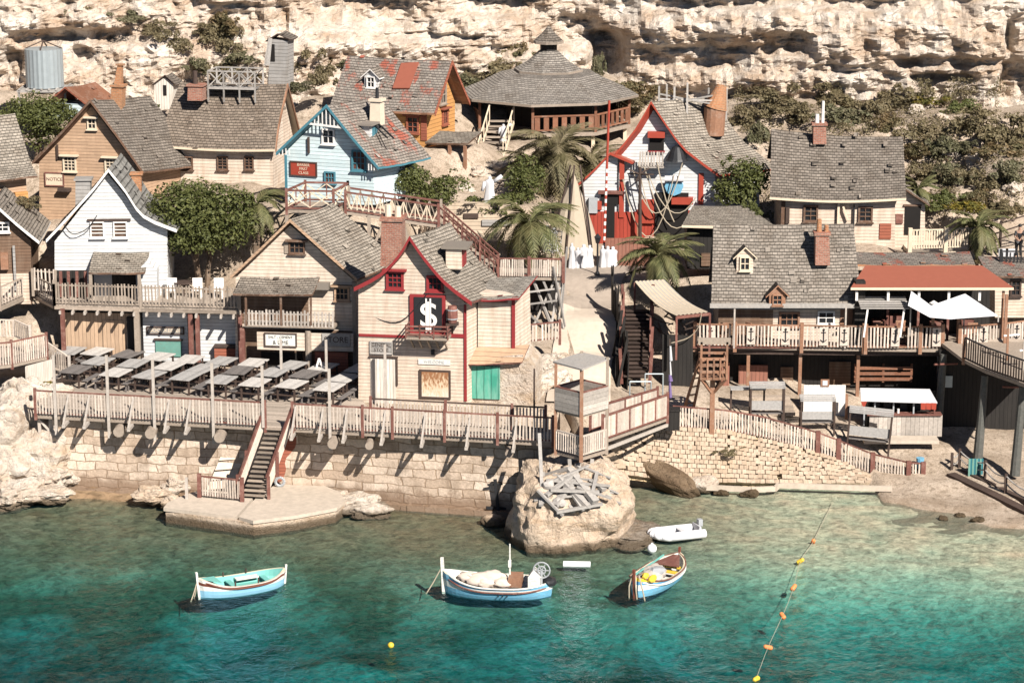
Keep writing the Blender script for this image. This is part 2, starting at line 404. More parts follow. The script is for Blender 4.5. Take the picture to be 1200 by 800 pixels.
# line of the waterfront, left to right (world x, Y): rock shore, quay, embankment, beach
qa = [PZ(62, 556, .75), PZ(380, 577, .35), PZ(480, 592, .12), PZ(600, 603, 0)]
for p in qa: p.z = 0
front = [(-60, -4), (-30, 1.0), (qa[0].x - .3, qa[0].y + .8)] + [(p.x, p.y + .55) for p in qa] + [(2.4, .2), (3.2, -7), (30, -12), (60, -18)]
def yfront(x):
    for (x0, y0), (x1, y1) in zip(front[:-1], front[1:]):
        if x0 <= x <= x1: return y0 + (y1 - y0) * (x - x0) / (x1 - x0)
    return front[-1][1]
top = [(706, 530, .9), (722, 508, 3.6), (755, 494, 4.6), (790, 500, 4.7), (850, 504, 5.0), (930, 523, 5.2), (985, 540, 5.2), (1020, 560, 4.9)]
bot = [(700, 556, 1.6), (722, 556, 2.4), (755, 560, 3.2), (790, 564, 3.4), (850, 566, 3.7), (930, 568, 3.8), (985, 568, 4.0), (1020, 569, 4.1)]
tp = [P(a, b, c) for a, b, c in top]; bp = [P(a, b, c) for a, b, c in bot]
def under_bank(x, y, z):
    if tp[0].x + .2 < x < tp[-1].x - .1:
        ip = lambda L_, k: float(np.interp(x, [p.x for p in L_], [p[k] for p in L_]))
        yt, zt, yb, zb = ip(tp, 1), ip(tp, 2), ip(bp, 1), ip(bp, 2)
        if y < yt + .15: z = min(z, zb - .3 + (zt - zb) * max(-.6, (y - yb - .15) / max(.3, yt - yb)))
    return z
mb = MB(); NX, NY = 230, 170
xs = [-52 + 104 * i / NX for i in range(NX + 1)]
for j in range(NY + 1):
    for x in xs:
        yf = yfront(x); t = j / NY; y = yf + (64 - yf) * t ** 1.25
        z = terr(x, y)
        if y > 16: z += .35 * fbm(x * .35, y * .35) * min(1, (y - 16) / 8)
        mb.v.append((x, y, under_bank(x, y, z + .05 * fbm(x * 1.3, y * 1.3, 5))))
for j in range(NY):
    for i in range(NX):
        a = j * (NX + 1) + i; mb.f.append((a, a + 1, a + NX + 2, a + NX + 1)); mb.mi.append(0)
t = NT('sandy_ground'); v = t.pos()
n1, n2, n3 = t.noise(v, .5, 6, .65), t.noise(v, 3.5, 6, .7), t.noise(v, 16, 3, .7)
c = t.mix(t.ramp(n1, [(.4, 0.0), (.62, 1.0)]), (.36, .28, .21), (.52, .42, .33))
c = t.mix(t.ramp(n2, [(.34, .8), (.5, 0.0)]), c, (.19, .145, .10))
c = t.mix(.8, c, t.ramp(n3, [(.3, .55), (.7, 1.3)]), 'MULTIPLY')
zz = t.n('SeparateXYZ', i_0=v).outputs[2]
wet = t.mth('MULTIPLY', t.ramp(t.mth('ADD', zz, t.mth('MULTIPLY', n1, .3)), [(.10, 1.0), (.26, 0.0)]), .55)
c = t.mix(wet, c, (.30, .21, .135))
M['ground'] = t.done(c, .93, t.bump(t.mth('ADD', n2, n3), .6, .08), .15)
tag(mb.build('ground', 'ground', smooth=True, fix=False), 'pale sandy ground of the village slope', 'ground', kind='structure')

# sea bed and water
def shore(x): return float(np.interp(x, [-50, -22, -8, 0, 8, 14.5, 17, 20, 24, 40], [1, 3.4, 2.6, .6, 2.6, 3.2, 2.9, 1.2, -1.6, -9]))
mb = MB(); NX, NY = 160, 130
for j in range(NY + 1):
    for i in range(NX + 1):
        x = -56 + 112 * i / NX; y = 9 - 60 * (j / NY) ** 1.15
        s_ = shore(x) - y
        ds = [0, 2, 6, 10, 14, 20, 30, 60]
        d = float(np.interp(s_, ds, [.06, .09, .14, .29, .80, 1.95, 3.3, 5]))
        if x > 5: d *= 1 - .64 * min(1, (x - 5) / 9) * max(.25, min(1, 1.5 - s_ / 14))
        if x < -6: d *= 1 + .45 * min(1, (-6 - x) / 12)
        d *= 1 + .35 * fbm(x * .16, y * .2, 3, 3)
        if s_ < 0: d = max(d, .10)
        d = max(d, .07)
        if x < -11: d -= .42 * max(0, 1 - abs(s_ + .3) / 2.6) * min(1, (-11 - x) / 3)
        mb.v.append((x, y, -d + .09 * fbm(x * .9, y * .9, 9)))
for j in range(NY):
    for i in range(NX):
        a = j * (NX + 1) + i; mb.f.append((a, a + NX + 1, a + NX + 2, a + 1)); mb.mi.append(0)
t = NT('sea_bed_sand_and_weed'); v = t.pos()
n1 = t.noise(t.mapv(v, (.8, 1.1, 1)), .22, 5, .62, .6); n2 = t.noise(v, 2.2, 6, .72, .5)
c = t.mix(t.ramp(n1, [(.42, 0.0), (.60, 1.0)]), (.36, .365, .27), (.10, .105, .06))
yy = t.n('SeparateXYZ', i_0=v).outputs[1]
xr = t.ramp(t.mth('MULTIPLY_ADD', t.n('SeparateXYZ', i_0=v).outputs[0], .05, .1), [(.3, 0.0), (.75, 1.0)])
sh = t.ramp(t.mth('ADD', t.mth('MULTIPLY_ADD', yy, .045, .95), t.mth('MULTIPLY', xr, .22)), [(.25, 0.0), (.72, 1.0)])
c = t.mix(t.mth('MULTIPLY', sh, .85), c, t.mix(xr, (.25, .155, .09), (.74, .57, .41)))
c = t.mix(.85, c, t.ramp(n2, [(.34, .35), (.6, 1.3)]), 'MULTIPLY')
M['bed'] = t.done(c, .95, None, .05)
tag(mb.build('sea_bed', 'bed', smooth=True, fix=False), 'sea bed of sand and dark weed under clear water', 'sea bed', kind='structure')

t = NT('clear_sea_water'); v = t.pos()
r1 = t.noise(t.mapv(v, (1.0, .9, 1), (0, 0, .25)), 1.35, 4, .62, .8)
r2 = t.noise(t.mapv(v, (1.0, .9, 1), (0, 0, -.3)), 3.6, 3, .6, .6)
r3 = t.noise(v, .35, 2)
h = t.mth('ADD', t.mth('MULTIPLY', r1, 1.0), t.mth('MULTIPLY', r2, .42))
h = t.mth('MULTIPLY', h, t.ramp(r3, [(.3, .55), (.7, 1.15)]))
nrm = t.bump(h, 1.0, .34)
fr = t.n('Fresnel', i_IOR=1.33, i_Normal=nrm).outputs[0]
gl = t.n('BsdfGlossy', i_Roughness=.06, i_Normal=nrm)
gl.inputs[0].default_value = (.9, .9, .9, 1)
tr = t.n('BsdfTransparent'); tr.inputs[0].default_value = (.93, .97, .96, 1)
df = t.n('BsdfDiffuse', i_Normal=nrm); df.inputs[0].default_value = (.008, .10, .13, 1)
m0 = t.n('MixShader'); m0.inputs[0].default_value = .05
t.t.links.new(tr.outputs[0], m0.inputs[1]); t.t.links.new(df.outputs[0], m0.inputs[2])
mx = t.n('MixShader'); t.set(mx.inputs[0], t.mth('MULTIPLY', fr, .42, clamp=True))
t.t.links.new(m0.outputs[0], mx.inputs[1]); t.t.links.new(gl.outputs[0], mx.inputs[2])
t.t.links.new(mx.outputs[0], t.out.inputs[0])
va = t.n('VolumeAbsorption', i_Density=.66); va.inputs[0].default_value = (.04, .79, .85, 1)
t.t.links.new(va.outputs[0], t.out.inputs[1])
M['water'] = t.m
mb = MB(); mb.box((0, -50, -4.0), (170, 130, 8.0))
tag(mb.build('sea_water', 'water'), 'clear green blue sea water of the bay', 'sea', kind='structure')

# cliff
feat = [  # px, py, half width, half height, depth(+ recess, - bulge)
 (430, 16, 58, 20, 1.5), (672, 36, 38, 17, 1.4), (712, 64, 20, 24, 2.6), (815, 66, 70, 13, .8), (590, 6, 50, 13, 1.3), (925, 50, 26, 13, 1.2),
 (1105, 72, 60, 6, .75), (990, 80, 44, 6, .5), (1190, 100, 20, 26, 1.5), (1182, 45, 6, 18, 1.3), (860, 2, 80, 8, 1.1), (1010, 6, 55, 7, .7), (1100, 92, 30, 5, .9),
 (100, 42, 70, 8, .7), (95, 65, 14, 10, 1.0), (275, 12, 30, 9, .8), (15, 75, 12, 16, 1.0), (500, 42, 60, 4, .7), (330, 30, 8, 22, .7),
 (810, 32, 110, 12, -.9), (1060, 40, 90, 22, -1.1), (420, 50, 100, 12, -1.0), (225, 70, 90, 18, -.9), (70, 20, 60, 12, -.6), (640, 70, 60, 8, -.8), (860, 95, 60, 8, -.9), (560, 30, 30, 12, -.9)]
def cliff_base(x): return float(np.interp(x, [-60, -26, -14, -4, 4, 10, 16, 24, 60], [38, 40, 41, 44, 45, 42, 39, 37, 33]))
mb = MB(); NX, NZ = 560, 130
for j in range(NZ + 1):
    for i in range(NX + 1):
        x = -58 + 116 * i / NX; z = 10.0 + 14.5 * j / NZ
        yb = cliff_base(x) + (z - 12) * .30
        px, py = proj(x, yb, z)
        d = 1.5 * fbm(x * .13, z * .2, 1, 3)
        st = z * 1.15 + .7 * fbm(x * .1, z * .05, 4, 3)
        fr_ = st - math.floor(st)
        d += .30 * (fr_ ** 1.6) * (.5 + .5 * nz(x * .25, math.floor(st) * 3.3)) - .2
        rg = 1 - abs(fbm(x * .55, z * .8, 7, 4)); d += .55 * rg
        d += .55 * fbm(x * .8, z * .55, 15, 5) + .34 * fbm(x * 1.7, z * 1.9, 11, 5) + .13 * abs(nz(x * 3.6, z * 5.0, 2)) - .16 * max(0, nz(x * .8, z * 6.5, 30))
        for fx, fy, hw, hh, dp in feat:
            a = (px - fx) / hw; b = (py - fy) / hh
            if abs(a) < 1.7 and abs(b) < 1.9:
                r = max(0.0, abs(a) ** 3 + (abs(b) + .25 * nz(px * .04, fx)) ** 3)
                d -= dp * 1.25 / (1 + r ** 2.2) if dp > 0 else dp / (1 + r)
        mb.v.append((x, yb - d, z + .1 * nz(x * .9, z * 1.4, 20)))
for j in range(NZ):
    for i in range(NX):
        a = j * (NX + 1) + i; mb.f.append((a, a + 1, a + NX + 2, a + NX + 1)); mb.mi.append(0)
b = len(mb.v)
for i in range(NX + 1):
    x = -58 + 116 * i / NX; mb.v.append((x, cliff_base(x) + 40, 25.5))
for i in range(NX):
    a = NZ * (NX + 1) + i; mb.f.append((a, a + 1, b + i + 1, b + i)); mb.mi.append(0)
tag(mb.build('cliff', 'cliff', fix=False), 'pale limestone cliff with ledges and hollows', 'cliff', kind='structure')

# footpath up from the quay
M['pathm2'] = paint('darker_old_paving', (.33, .27, .22), .9, .3)
mb = MB(); L = []
for k in range(41):
    t_ = k / 40; py = 476 - (476 - 318) * t_
    y = 5.2 + (20.5 - 5.2) * t_ ** .9
    pl = np.interp(py, [318, 335, 355, 380, 420, 476], [646, 652, 656, 656, 648, 640]); pr = np.interp(py, [318, 335, 360, 400, 440, 476], [765, 735, 722, 722, 716, 716])
    row = []
    for q in range(9):
        p = pl + (pr - pl) * q / 8
        row.append(Vector((X(p, y, 6), y, 0)))
    for r in row: r.z = terr(r.x, r.y) + .13
    L.append(row)
for a, b in zip(L[:-1], L[1:]):
    for q in range(8): mb.poly([a[q], a[q + 1], b[q + 1], b[q]], 1 if a[4].y > 15.3 else 0)
tag(mb.build('footpath', ['pathm', 'pathm2'], smooth=True), 'pale concrete footpath climbing from the quay to the square', 'footpath', kind='structure')

# ---------------------------------------------------------------- rocks
def rock(name, c, r, label, cat='rock', group=None, seed=1, sub=4, m='rock', rough=.5, freq=.9, rz=0, flat=None, smooth=False, boxy=None):
    bm = bmesh.new(); bmesh.ops.create_icosphere(bm, subdivisions=sub, radius=1)
    off = Vector((seed * 5.3, seed * 2.9, seed * 1.7))
    for v in bm.verts:
        q = v.co.copy()
        if boxy: v.co = Vector([math.copysign(abs(c_) ** boxy, c_) for c_ in v.co]); q = v.co.copy()
        k = 1 + rough * noise.fractal(q * freq + off, 1.0, 2.0, 5) - .18 * rough * abs(noise.noise(q * 3.5 + off))
        ca = noise.cell_vector(q * 1.3 * freq + off)
        k += .10 * rough * (ca.x - .5) + .2 * rough * noise.fractal(q * 3.6 + off, .9, 2.1, 4) - .16 * rough * max(0, noise.noise(Vector((q.x * 2.2, q.y * 2.2, q.z * 6.5)) + off))
        v.co = Vector((q.x * r[0] * k, q.y * r[1] * k, q.z * r[2] * k))
        if flat is not None and v.co.z > flat: v.co.z = flat + (v.co.z - flat) * .12
    me = bpy.data.meshes.new(name); bm.to_mesh(me); bm.free()
    me.materials.append(M[m])
    if smooth: me.polygons.foreach_set('use_smooth', [True] * len(me.polygons))
    o = bpy.data.objects.new(name, me); C.objects.link(o); o.location = c; o.rotation_euler = (0, 0, rz)
    return tag(o, label, cat, group)
# the big boulder under the lookout
pc = PZ(676, 640, 0)
rock('boulder', (pc.x - .1, -3.1, .8), (2.6, 3.0, 2.95), 'huge sandstone boulder with driftwood heaped on it in front of the lookout', 'boulder', seed=3.3, sub=6, m='boulder', rough=.25, freq=.85, smooth=False, boxy=.74)
p = PZ(735, 628, 0); rock('flat_rock', (p.x + .1, p.y + .3, .05), (1.5, 1.9, .42), 'flat brown rock shelf at the water beside the boulder', seed=5, m='rock', rough=.35, flat=.25)
p = PZ(780, 566, .3); rock('leaning_rock', (p.x, p.y - .1, .6), (1.95, .5, .55), 'long dark slab of rock leaning below the block embankment', seed=8, m='wetrock', rough=.3, boxy=.7, freq=.8).rotation_euler = (.45, .34, -.62)
p = PZ(824, 570, .2); rock('white_rock', (p.x, p.y, .3), (.68, .5, .45), 'rounded pale rock next to the leaning slab', seed=9, m='rock', rough=.25, smooth=True)
for i, (px, py, s, lb) in enumerate([(846, 577, .33, 'small dark rock beside the rounded pale rock'), (879, 579, .38, 'dark weedy rock alone below the embankment'),
        (578, 612, .5, 'reddish wet rock between quay and boulder'), (1105, 606, .22, 'small brown rock lying on the shingle near the waterline'), (1125, 603, .2, 'little stone on the shingle, between two others'), (1145, 609, .26, 'flat dark stone at the right end of the shingle row')]):
    p = PZ(px, py, .05); rock('small_rock', (p.x, p.y, .08 if i < 3 else terr(p.x, p.y) + .03), (s * 1.2, s, s * .7), lb, seed=11 + i, sub=3, m='wetrock' if i != 2 else 'boulder', rough=.4)
# left shore
for i, (px, py, Y, s, lb) in enumerate([
    (12, 520, 4.6, (2.6, 2.4, 2.3), 'massive pale rock face at the left edge under the low deck'), (45, 555, 3.2, (1.7, 1.5, 1.0), 'pale jagged rock at the foot of the deck trestle'),
    (8, 582, 1.0, (1.5, 1.2, .8), 'cracked white rock at the lower left waterline'), (75, 565, 3.4, (.85, .8, .62), 'round cream rock beside the left end of the quay wall'),
    (105, 556, 4.4, (.75, .6, .5), 'cream rock against the quay wall, right of the round one'), (35, 480, 7.2, (1.7, 1.4, 1.6), 'sunlit rock below the white board wall of the low deck'),
    (128, 560, 4.0, (.4, .35, .3), 'small cream stone at the base of the quay wall'), (155, 562, 3.4, (.55, .5, .3), 'low wet stone in the shallows left of the platform'),
    (180, 581, .9, (.9, .7, .42), 'brown rock in the shallows touching the concrete platform'), (207, 571, 2.4, (.75, .6, .45), 'cream rock behind the white mooring post'),
    (205, 590, 0.2, (.6, .5, .4), 'brown rock at the corner of the platform'), (60, 578, 1.2, (.9, .7, .35), 'low flat rock at the left shore'), (-30, 560, 3, (2.2, 2, 1.5), 'rock at the very left of the shore')]):
    p = P(px, py, Y); rock('shore_rock', (p.x, Y, p.z), s, lb, group='rocks on the left shore', seed=21 + i, sub=5 if s[0] > 1.4 else 4, m='rock' if i not in (7, 8, 10) else 'boulder', rough=.5, freq=1.1)
for i, (px, py, s, lb) in enumerate([(408, 594, (1.7, 1.0, .5), 'layered rock at the right end of the platform'), (434, 602, (1.0, .55, .36), 'low rock tip trailing into the water beyond the platform'), (393, 588, (.7, .6, .5), 'grey rock between the platform and the quay wall')]):
    p = PZ(px, py, .1); rock('shore_rock', (p.x, p.y, .15), s, lb, group='rocks by the platform', seed=41 + i, m='rock', rough=.45, freq=1.3)

tag(rock('shade_rock', (34.8, -2.8, 2.0), (3.5, 2.6, 7.5), 'unseen rock added beyond the right edge to shade the ground', 'shade_rock', seed=77, sub=5, rough=.4), kind='structure')  # added out of view to cast shade on the ground at the right
# ---------------------------------------------------------------- quay wall, embankment, platform
q = empty('quay_wall', (qa[1].x, qa[1].y, 0), 'long pale limestone block quay wall along the water', 'quay wall')
q0 = Vector(q.location)
mb = MB(); fb = MB()
line = qa + [PZ(665, 601, 0)]
for a, b in zip(line[:-1], line[1:]):
    a, b = Vector((a.x, a.y, 0)), Vector((b.x, b.y, 0)); n_ = max(2, int((b - a).length / .5))
    for k in range(n_):
        for j in range(8):
            def pt(kk, jj):
                p = a.lerp(b, kk / n_); z = -.6 + 4.1 * jj / 8
                return Vector((p.x, p.y - .12 + .05 * z + .05 * fbm(p.x * .9, z * 1.1), z)) - q0
            mb.poly([pt(k, j), pt(k + 1, j), pt(k + 1, j + 1), pt(k, j + 1)])
    d = (b - a); nrm = Vector((d.y, -d.x, 0)).normalized()
    mb.poly([Vector((a.x, a.y + .05, 3.5)) - q0, Vector((b.x, b.y + .05, 3.5)) - q0, Vector((b.x, b.y + 1.2, 3.52)) - q0, Vector((a.x, a.y + 1.2, 3.52)) - q0])
    fb.prism([p + Vector((0, 0, -.5)) - q0 for p in (a + nrm * .45, b + nrm * .45, b, a)], (0, 0, .72 + .05 * random.random()))
mb.build('wall_face', 'stone', q, smooth=True, fix=False)
fb.build('footing', 'stone', q)

e = empty('stone_embankment', PZ(860, 560, .3), 'sloping yellow limestone block embankment below the picket fence', 'embankment')
e0 = Vector(e.location)
def lerpl(L_, xs_, px):
    for (a, b), (p, q_) in zip(zip(L_[:-1], L_[1:]), zip(xs_[:-1], xs_[1:])):
        if p <= px <= q_: return a.lerp(b, (px - p) / (q_ - p))
    return L_[-1]
mb = MB(); bk = MB(); txs = [a[0] for a in top]
npx = 56
for k in range(npx):
    pa, pb = 708 + (1018 - 708) * k / npx, 708 + (1018 - 708) * (k + 1) / npx
    A0, A1, B0, B1 = lerpl(tp, txs, pa), lerpl(tp, txs, pb), lerpl(bp, txs, pa), lerpl(bp, txs, pb)
    n_ = max(1, int((A0 - B0).length / .215))
    bk.poly([B0 - e0 + Vector((0, .12, -.2)), B1 - e0 + Vector((0, .12, -.2)), A1 - e0 + Vector((0, .12, .0)), A0 - e0 + Vector((0, .12, .0))])
    for r in range(n_):
        if random.random() < .004: continue
        sh = .5 if r % 2 else 0.0
        pm = pa + (pb - pa) * (.5 + sh)
        a, b = lerpl(bp, txs, pm), lerpl(tp, txs, pm)
        c = a.lerp(b, (r + .5) / n_)
        wd = (A1 - A0).length * random.uniform(.86, .96); hh = (b - a).length / n_ * random.uniform(.84, .95)
        up = (b - a).normalized(); al = (lerpl(bp, txs, pb) - lerpl(bp, txs, pa)).normalized(); nn = al.cross(up).normalized()
        mt = Matrix((al, nn, nn.cross(al) * -1 if nn.cross(al).dot(up) < 0 else nn.cross(al))).transposed()
        mt = mt @ Matrix.Rotation(random.uniform(-.08, .08), 3, 'Y') @ Matrix.Rotation(random.uniform(-.12, .12), 3, 'Z')
        mb.box(c - e0 + nn * random.uniform(-.04, .04), (wd, .32, hh), mat=mt)
t = NT('limestone_block_faces'); r = t.isl(); v = t.pos()
c = t.mix(r, (.38, .285, .205), (.52, .41, .31)); n1 = t.noise(v, 6, 5, .7)
c = t.mix(.7, c, t.ramp(n1, [(.3, .6), (.7, 1.15)]), 'MULTIPLY')
c = t.mix(t.ramp(t.noise(v, .7, 4), [(.5, 0.0), (.7, .7)]), c, (.42, .31, .21))
M['blocks'] = t.done(c, .9, t.bump(n1, .6, .06), .15)
mb.build('block_face', 'blocks', e); bk.build('mortar_bed', 'cobble', e, fix=False)
kb = MB(); kp = [PZ(a, b, .3) for a, b in ((815, 569), (880, 572), (908, 571), (912, 567), (1000, 570), (1045, 571))]
for a, b in zip(kp[:-1], kp[1:]): kb.bar(a + Vector((0, -.12, -.02)), b + Vector((0, -.12, -.02)), .16, .24)
tag(kb.build('kerb', 'concrete'), 'low concrete kerb at the foot of the block embankment', 'kerb')
rail = MB(); kp = [P(735, 545, 1.9), P(790, 553, 3.0), P(860, 562, 3.4), P(905, 569, 3.4)]

pl = empty('landing_platform', PZ(300, 596, .5), 'worn concrete landing platform at the foot of the quay stairs', 'landing platform')
p0 = Vector(pl.location)
out = [(194, 598), (199, 592), (216, 584), (238, 577), (300, 583), (322, 572), (345, 566), (372, 570), (397, 580), (403, 590), (393, 598), (346, 607), (297, 613)]
pts = [PZ(a, b, .55) - p0 for a, b in out]
mb = MB(); mb.prism([Vector((p.x, p.y, -1.2)) for p in pts], (0, 0, 1.24)); mb.build('foundation', 'boulder', pl)
mb = MB(); ctr = sum(pts, Vector()) / len(pts)
def slab(idx):
    mb.prism([Vector((pts[i].x + (pts[i].x - ctr.x) * .02, pts[i].y + (pts[i].y - ctr.y) * .02, .04)) if isinstance(i, int) else Vector((*(PZ(*i, .55) - p0).xy, .04)) for i in idx], (0, 0, .16))
slab([0, 1, 2, 3, 4, (277, 608.5)]); slab([(280, 609), (303, 583.5), 5, 6, 7, 8, 9, 10, 11, 12])
mb.build('concrete_slab', 'concrete', pl)

# ================================================================ BUILDERS
def smooth_pts(pts, n=4):
    out = []
    for i in range(len(pts) - 1):
        p0, p1, p2, p3 = pts[max(0, i - 1)], pts[i], pts[i + 1], pts[min(len(pts) - 1, i + 2)]
        for k in range(n):
            t = k / n
            out.append(.5 * ((2 * p1) + (p2 - p0) * t + (2 * p0 - 5 * p1 + 4 * p2 - p3) * t * t + (3 * p1 - p0 - 3 * p2 + p3) * t ** 3))
    out.append(pts[-1].copy()); return out
def loose_shingles(mb, pts, e, seed, dens=.45, pe=None):
    """lifted, slipped and doubled shingles standing a little proud of a roof"""
    rg = random.Random(int(abs(seed) * 97) + len(pts)); ed = e.normalized()
    for i in range(len(pts) - 1):
        a, b = pts[i], pts[i + 1]; d = b - a; L_ = d.length
        if L_ < .05: continue
        d = d.normalized(); nn = ed.cross(d)
        if nn.z < 0: nn = -nn
        for _ in range(int(dens * L_ * e.length + rg.random())):
            t_, s_ = rg.uniform(.02, .96), rg.uniform(.02, .95); p = a + (b - a) * s_ + e * t_ + nn * rg.uniform(.015, .04); w_, h_ = rg.uniform(.10, .16), rg.uniform(.08, .14)
            al = (ed + d * rg.uniform(-.12, .12)).normalized(); lift = nn * rg.uniform(.0, .03); dn = d if d.z < 0 else -d
            q = [p - al * w_ - dn * h_, p + al * w_ - dn * h_, p + al * w_ + dn * h_ + lift, p - al * w_ + dn * h_ + lift]
            u0, v0 = rg.uniform(0, 40), rg.uniform(0, 40); mb.poly(q, 0, [(u0, v0), (u0 + .1, v0), (u0 + .1, v0 + .07), (u0, v0 + .07)])
            mb.poly([q[3], q[2], q[2] - nn * .03, q[3] - nn * .03], 1)
def sheet(name, pts, e, mats, parent, thick=.1, sag=.05, seed=0, apex=None, rough=.035):
    """roof sheet: polyline pts swept along e; shingle rows run along e"""
    pts = [Vector(p) for p in pts]; e = Vector(e); n = max(2, int(e.length / .4)); L = e.length
    arc = [0.0]
    for a, b in zip(pts[:-1], pts[1:]): arc.append(arc[-1] + (b - a).length)
    mb = MB()
    def pt(i, k, dn):
        t = k / n; p = pts[i] + e * t
        z = -sag * math.sin(math.pi * t) * (.6 + .4 * math.sin(i)) + rough * nz(p.x * 1.3 + seed * 9, p.y * 1.3, p.z * 1.3)
        return Vector((p.x, p.y, p.z + z - (thick if dn else 0)))
    for i in range(len(pts) - 1):
        for k in range(n):
            uv = [(L * k / n + seed, arc[i]), (L * (k + 1) / n + seed, arc[i]), (L * (k + 1) / n + seed, arc[i + 1]), (L * k / n + seed, arc[i + 1])]
            mb.poly([pt(i, k, 0), pt(i, k + 1, 0), pt(i + 1, k + 1, 0), pt(i + 1, k, 0)], 0, uv)
            mb.poly([pt(i, k, 1), pt(i + 1, k, 1), pt(i + 1, k + 1, 1), pt(i, k + 1, 1)], 1)
        for k in (0, n): mb.poly([pt(i, k, 0), pt(i + 1, k, 0), pt(i + 1, k, 1), pt(i, k, 1)], 1)
    loose_shingles(mb, [p for p in pts], e, seed)
    for i in (0, len(pts) - 1):
        for k in range(n): mb.poly([pt(i, k, 0), pt(i, k, 1), pt(i, k + 1, 1), pt(i, k + 1, 0)], 1)
    return mb.build(name, mats, parent, fix=False)
class House:
    def __init__(s, name, label, cat, px, py, Y, yaw=0, z0=None, group=None):
        A = P(px, py, Y); s.a = R(yaw); s.O = Vector((A.x, Y, A.z if z0 is None else z0))
        s.e = empty(name, s.O, label, cat, group, -s.a)
        s.n = Vector((math.sin(s.a), math.cos(s.a), 0)); s.u = Vector((math.cos(s.a), -math.sin(s.a), 0))
        s.k = FPX / ((Y - CY) / _c)            # pixels per metre at the front wall
    def loc(s, px, py, v=0.0):
        d = Vector(ray(px, py)); o = Vector((CX, CY, CZ))
        t = (v - (o - s.O).dot(s.n)) / d.dot(s.n); p = o + d * t - s.O
        return Vector((p.dot(s.u), v, p.z))
    def L(s, pts, v=0.0): return [s.loc(a, b, v) for a, b in pts]
    def wall(s, pts, e, mat, v=0.0, name='wall', low=0.0):
        q = s.L(pts, v); mb = MB()
        if low: q = [Vector((p.x, p.y, p.z - low)) if p.z == min(r.z for r in q) else p for p in q]
        mb.prism(q, e); return mb.build(name, mat, s.e)
    def roof(s, pts, e, mat, v=-.35, trim='trimbrown', board=None, bw=.2, thick=.1, name='roof', sm=3, sag=.06, seed=0):
        q = s.L(pts, v)
        if sm > 1: # keep the ridge sharp: smooth the two slopes apart
            ia = max(range(len(q)), key=lambda i: q[i].z)
            q = (smooth_pts(q[:ia + 1], sm) if ia > 0 else [q[0]]) + (smooth_pts(q[ia:], sm)[1:] if ia < len(q) - 1 else [])
        r = sheet(name, q, e, [mat, trim], s.e, thick, sag, seed or s.O.x)
        if board:
            mb = MB()
            for i in range(len(q) - 1):
                a, b = q[i] + Vector((0, -.03, .03)), q[i + 1] + Vector((0, -.03, .03))
                d = Vector((0, 0, -bw))
                mb.prism([a, b, b + d, a + d], (0, -.05, 0))
            mb.build('bargeboard', board, s.e)
        return r
    def win(s, px, py, w, h, v=0.0, cols=2, rows=2, fm='trimwhite', pm='glass', fw=.09, name='window', hood=None, sill=True):
        c = s.loc(px, py, v); return window(s.e, c, Vector((1, 0, 0)), Vector((0, -1, 0)), w / s.k, h / s.k, cols, rows, fm, pm, fw, name, hood, sill)
    def boxpx(s, x0, y0, x1, y1, v0, v1, mat, name, parent=None):
        """box whose front face covers the rectangle at depth v0, back at v1"""
        a, b = s.loc(x0, y0, v0), s.loc(x1, y1, v0); mb = MB()
        mb.box(((a.x + b.x) / 2, (v0 + v1) / 2, (a.z + b.z) / 2), (abs(b.x - a.x), abs(v1 - v0), abs(a.z - b.z)))
        return mb.build(name, mat, parent or s.e)
    def post(s, px, y0, y1, v, r, mat, name='post', rnd=False):
        a, b = s.loc(px, y0, v), s.loc(px, y1, v); b.x = a.x; mb = MB()
        if rnd: mb.tube(b, a, r, r * .9, 8)
        else: mb.bar(b, a, r * 2, r * 2)
        return mb.build(name, mat, s.e)
def window(parent, c, ux, nrm, w, h, cols=2, rows=2, fm='trimwhite', pm='glass', fw=.09, name='window', hood=None, sill=True):
    c, ux, nrm = Vector(c), Vector(ux), Vector(nrm); uz = Vector((0, 0, 1))
    mt = Matrix((ux, -nrm, uz)).transposed(); mb = MB()
    def bx(x, z, ww, hh, out, th, m): mb.box(c + ux * x + uz * z + nrm * (out + th / 2), (ww, th, hh), m, mat=mt)
    for sx in (-1, 1): bx(sx * (w - fw) / 2, 0, fw, h, 0, .10, 0)
    for sz in (-1, 1): bx(0, sz * (h - fw) / 2, w - 2 * fw, fw, 0, .10, 0)
    if sill: bx(0, -h / 2 - .03, w + .12, .06, 0, .16, 0)
    if hood: bx(0, h / 2 + .05, w + .3, .09, 0, .26, 0)
    iw, ih = w - 2 * fw, h - 2 * fw; mw = .035
    for i in range(1, cols): bx(-iw / 2 + iw * i / cols, 0, mw, ih, .02, .05, 0)
    for j in range(1, rows): bx(0, -ih / 2 + ih * j / rows, iw, mw * 1.1, .022, .05, 0)
    bx(0, 0, iw, ih, .003, .015, 1)
    return mb.build(name, [fm, pm], parent)
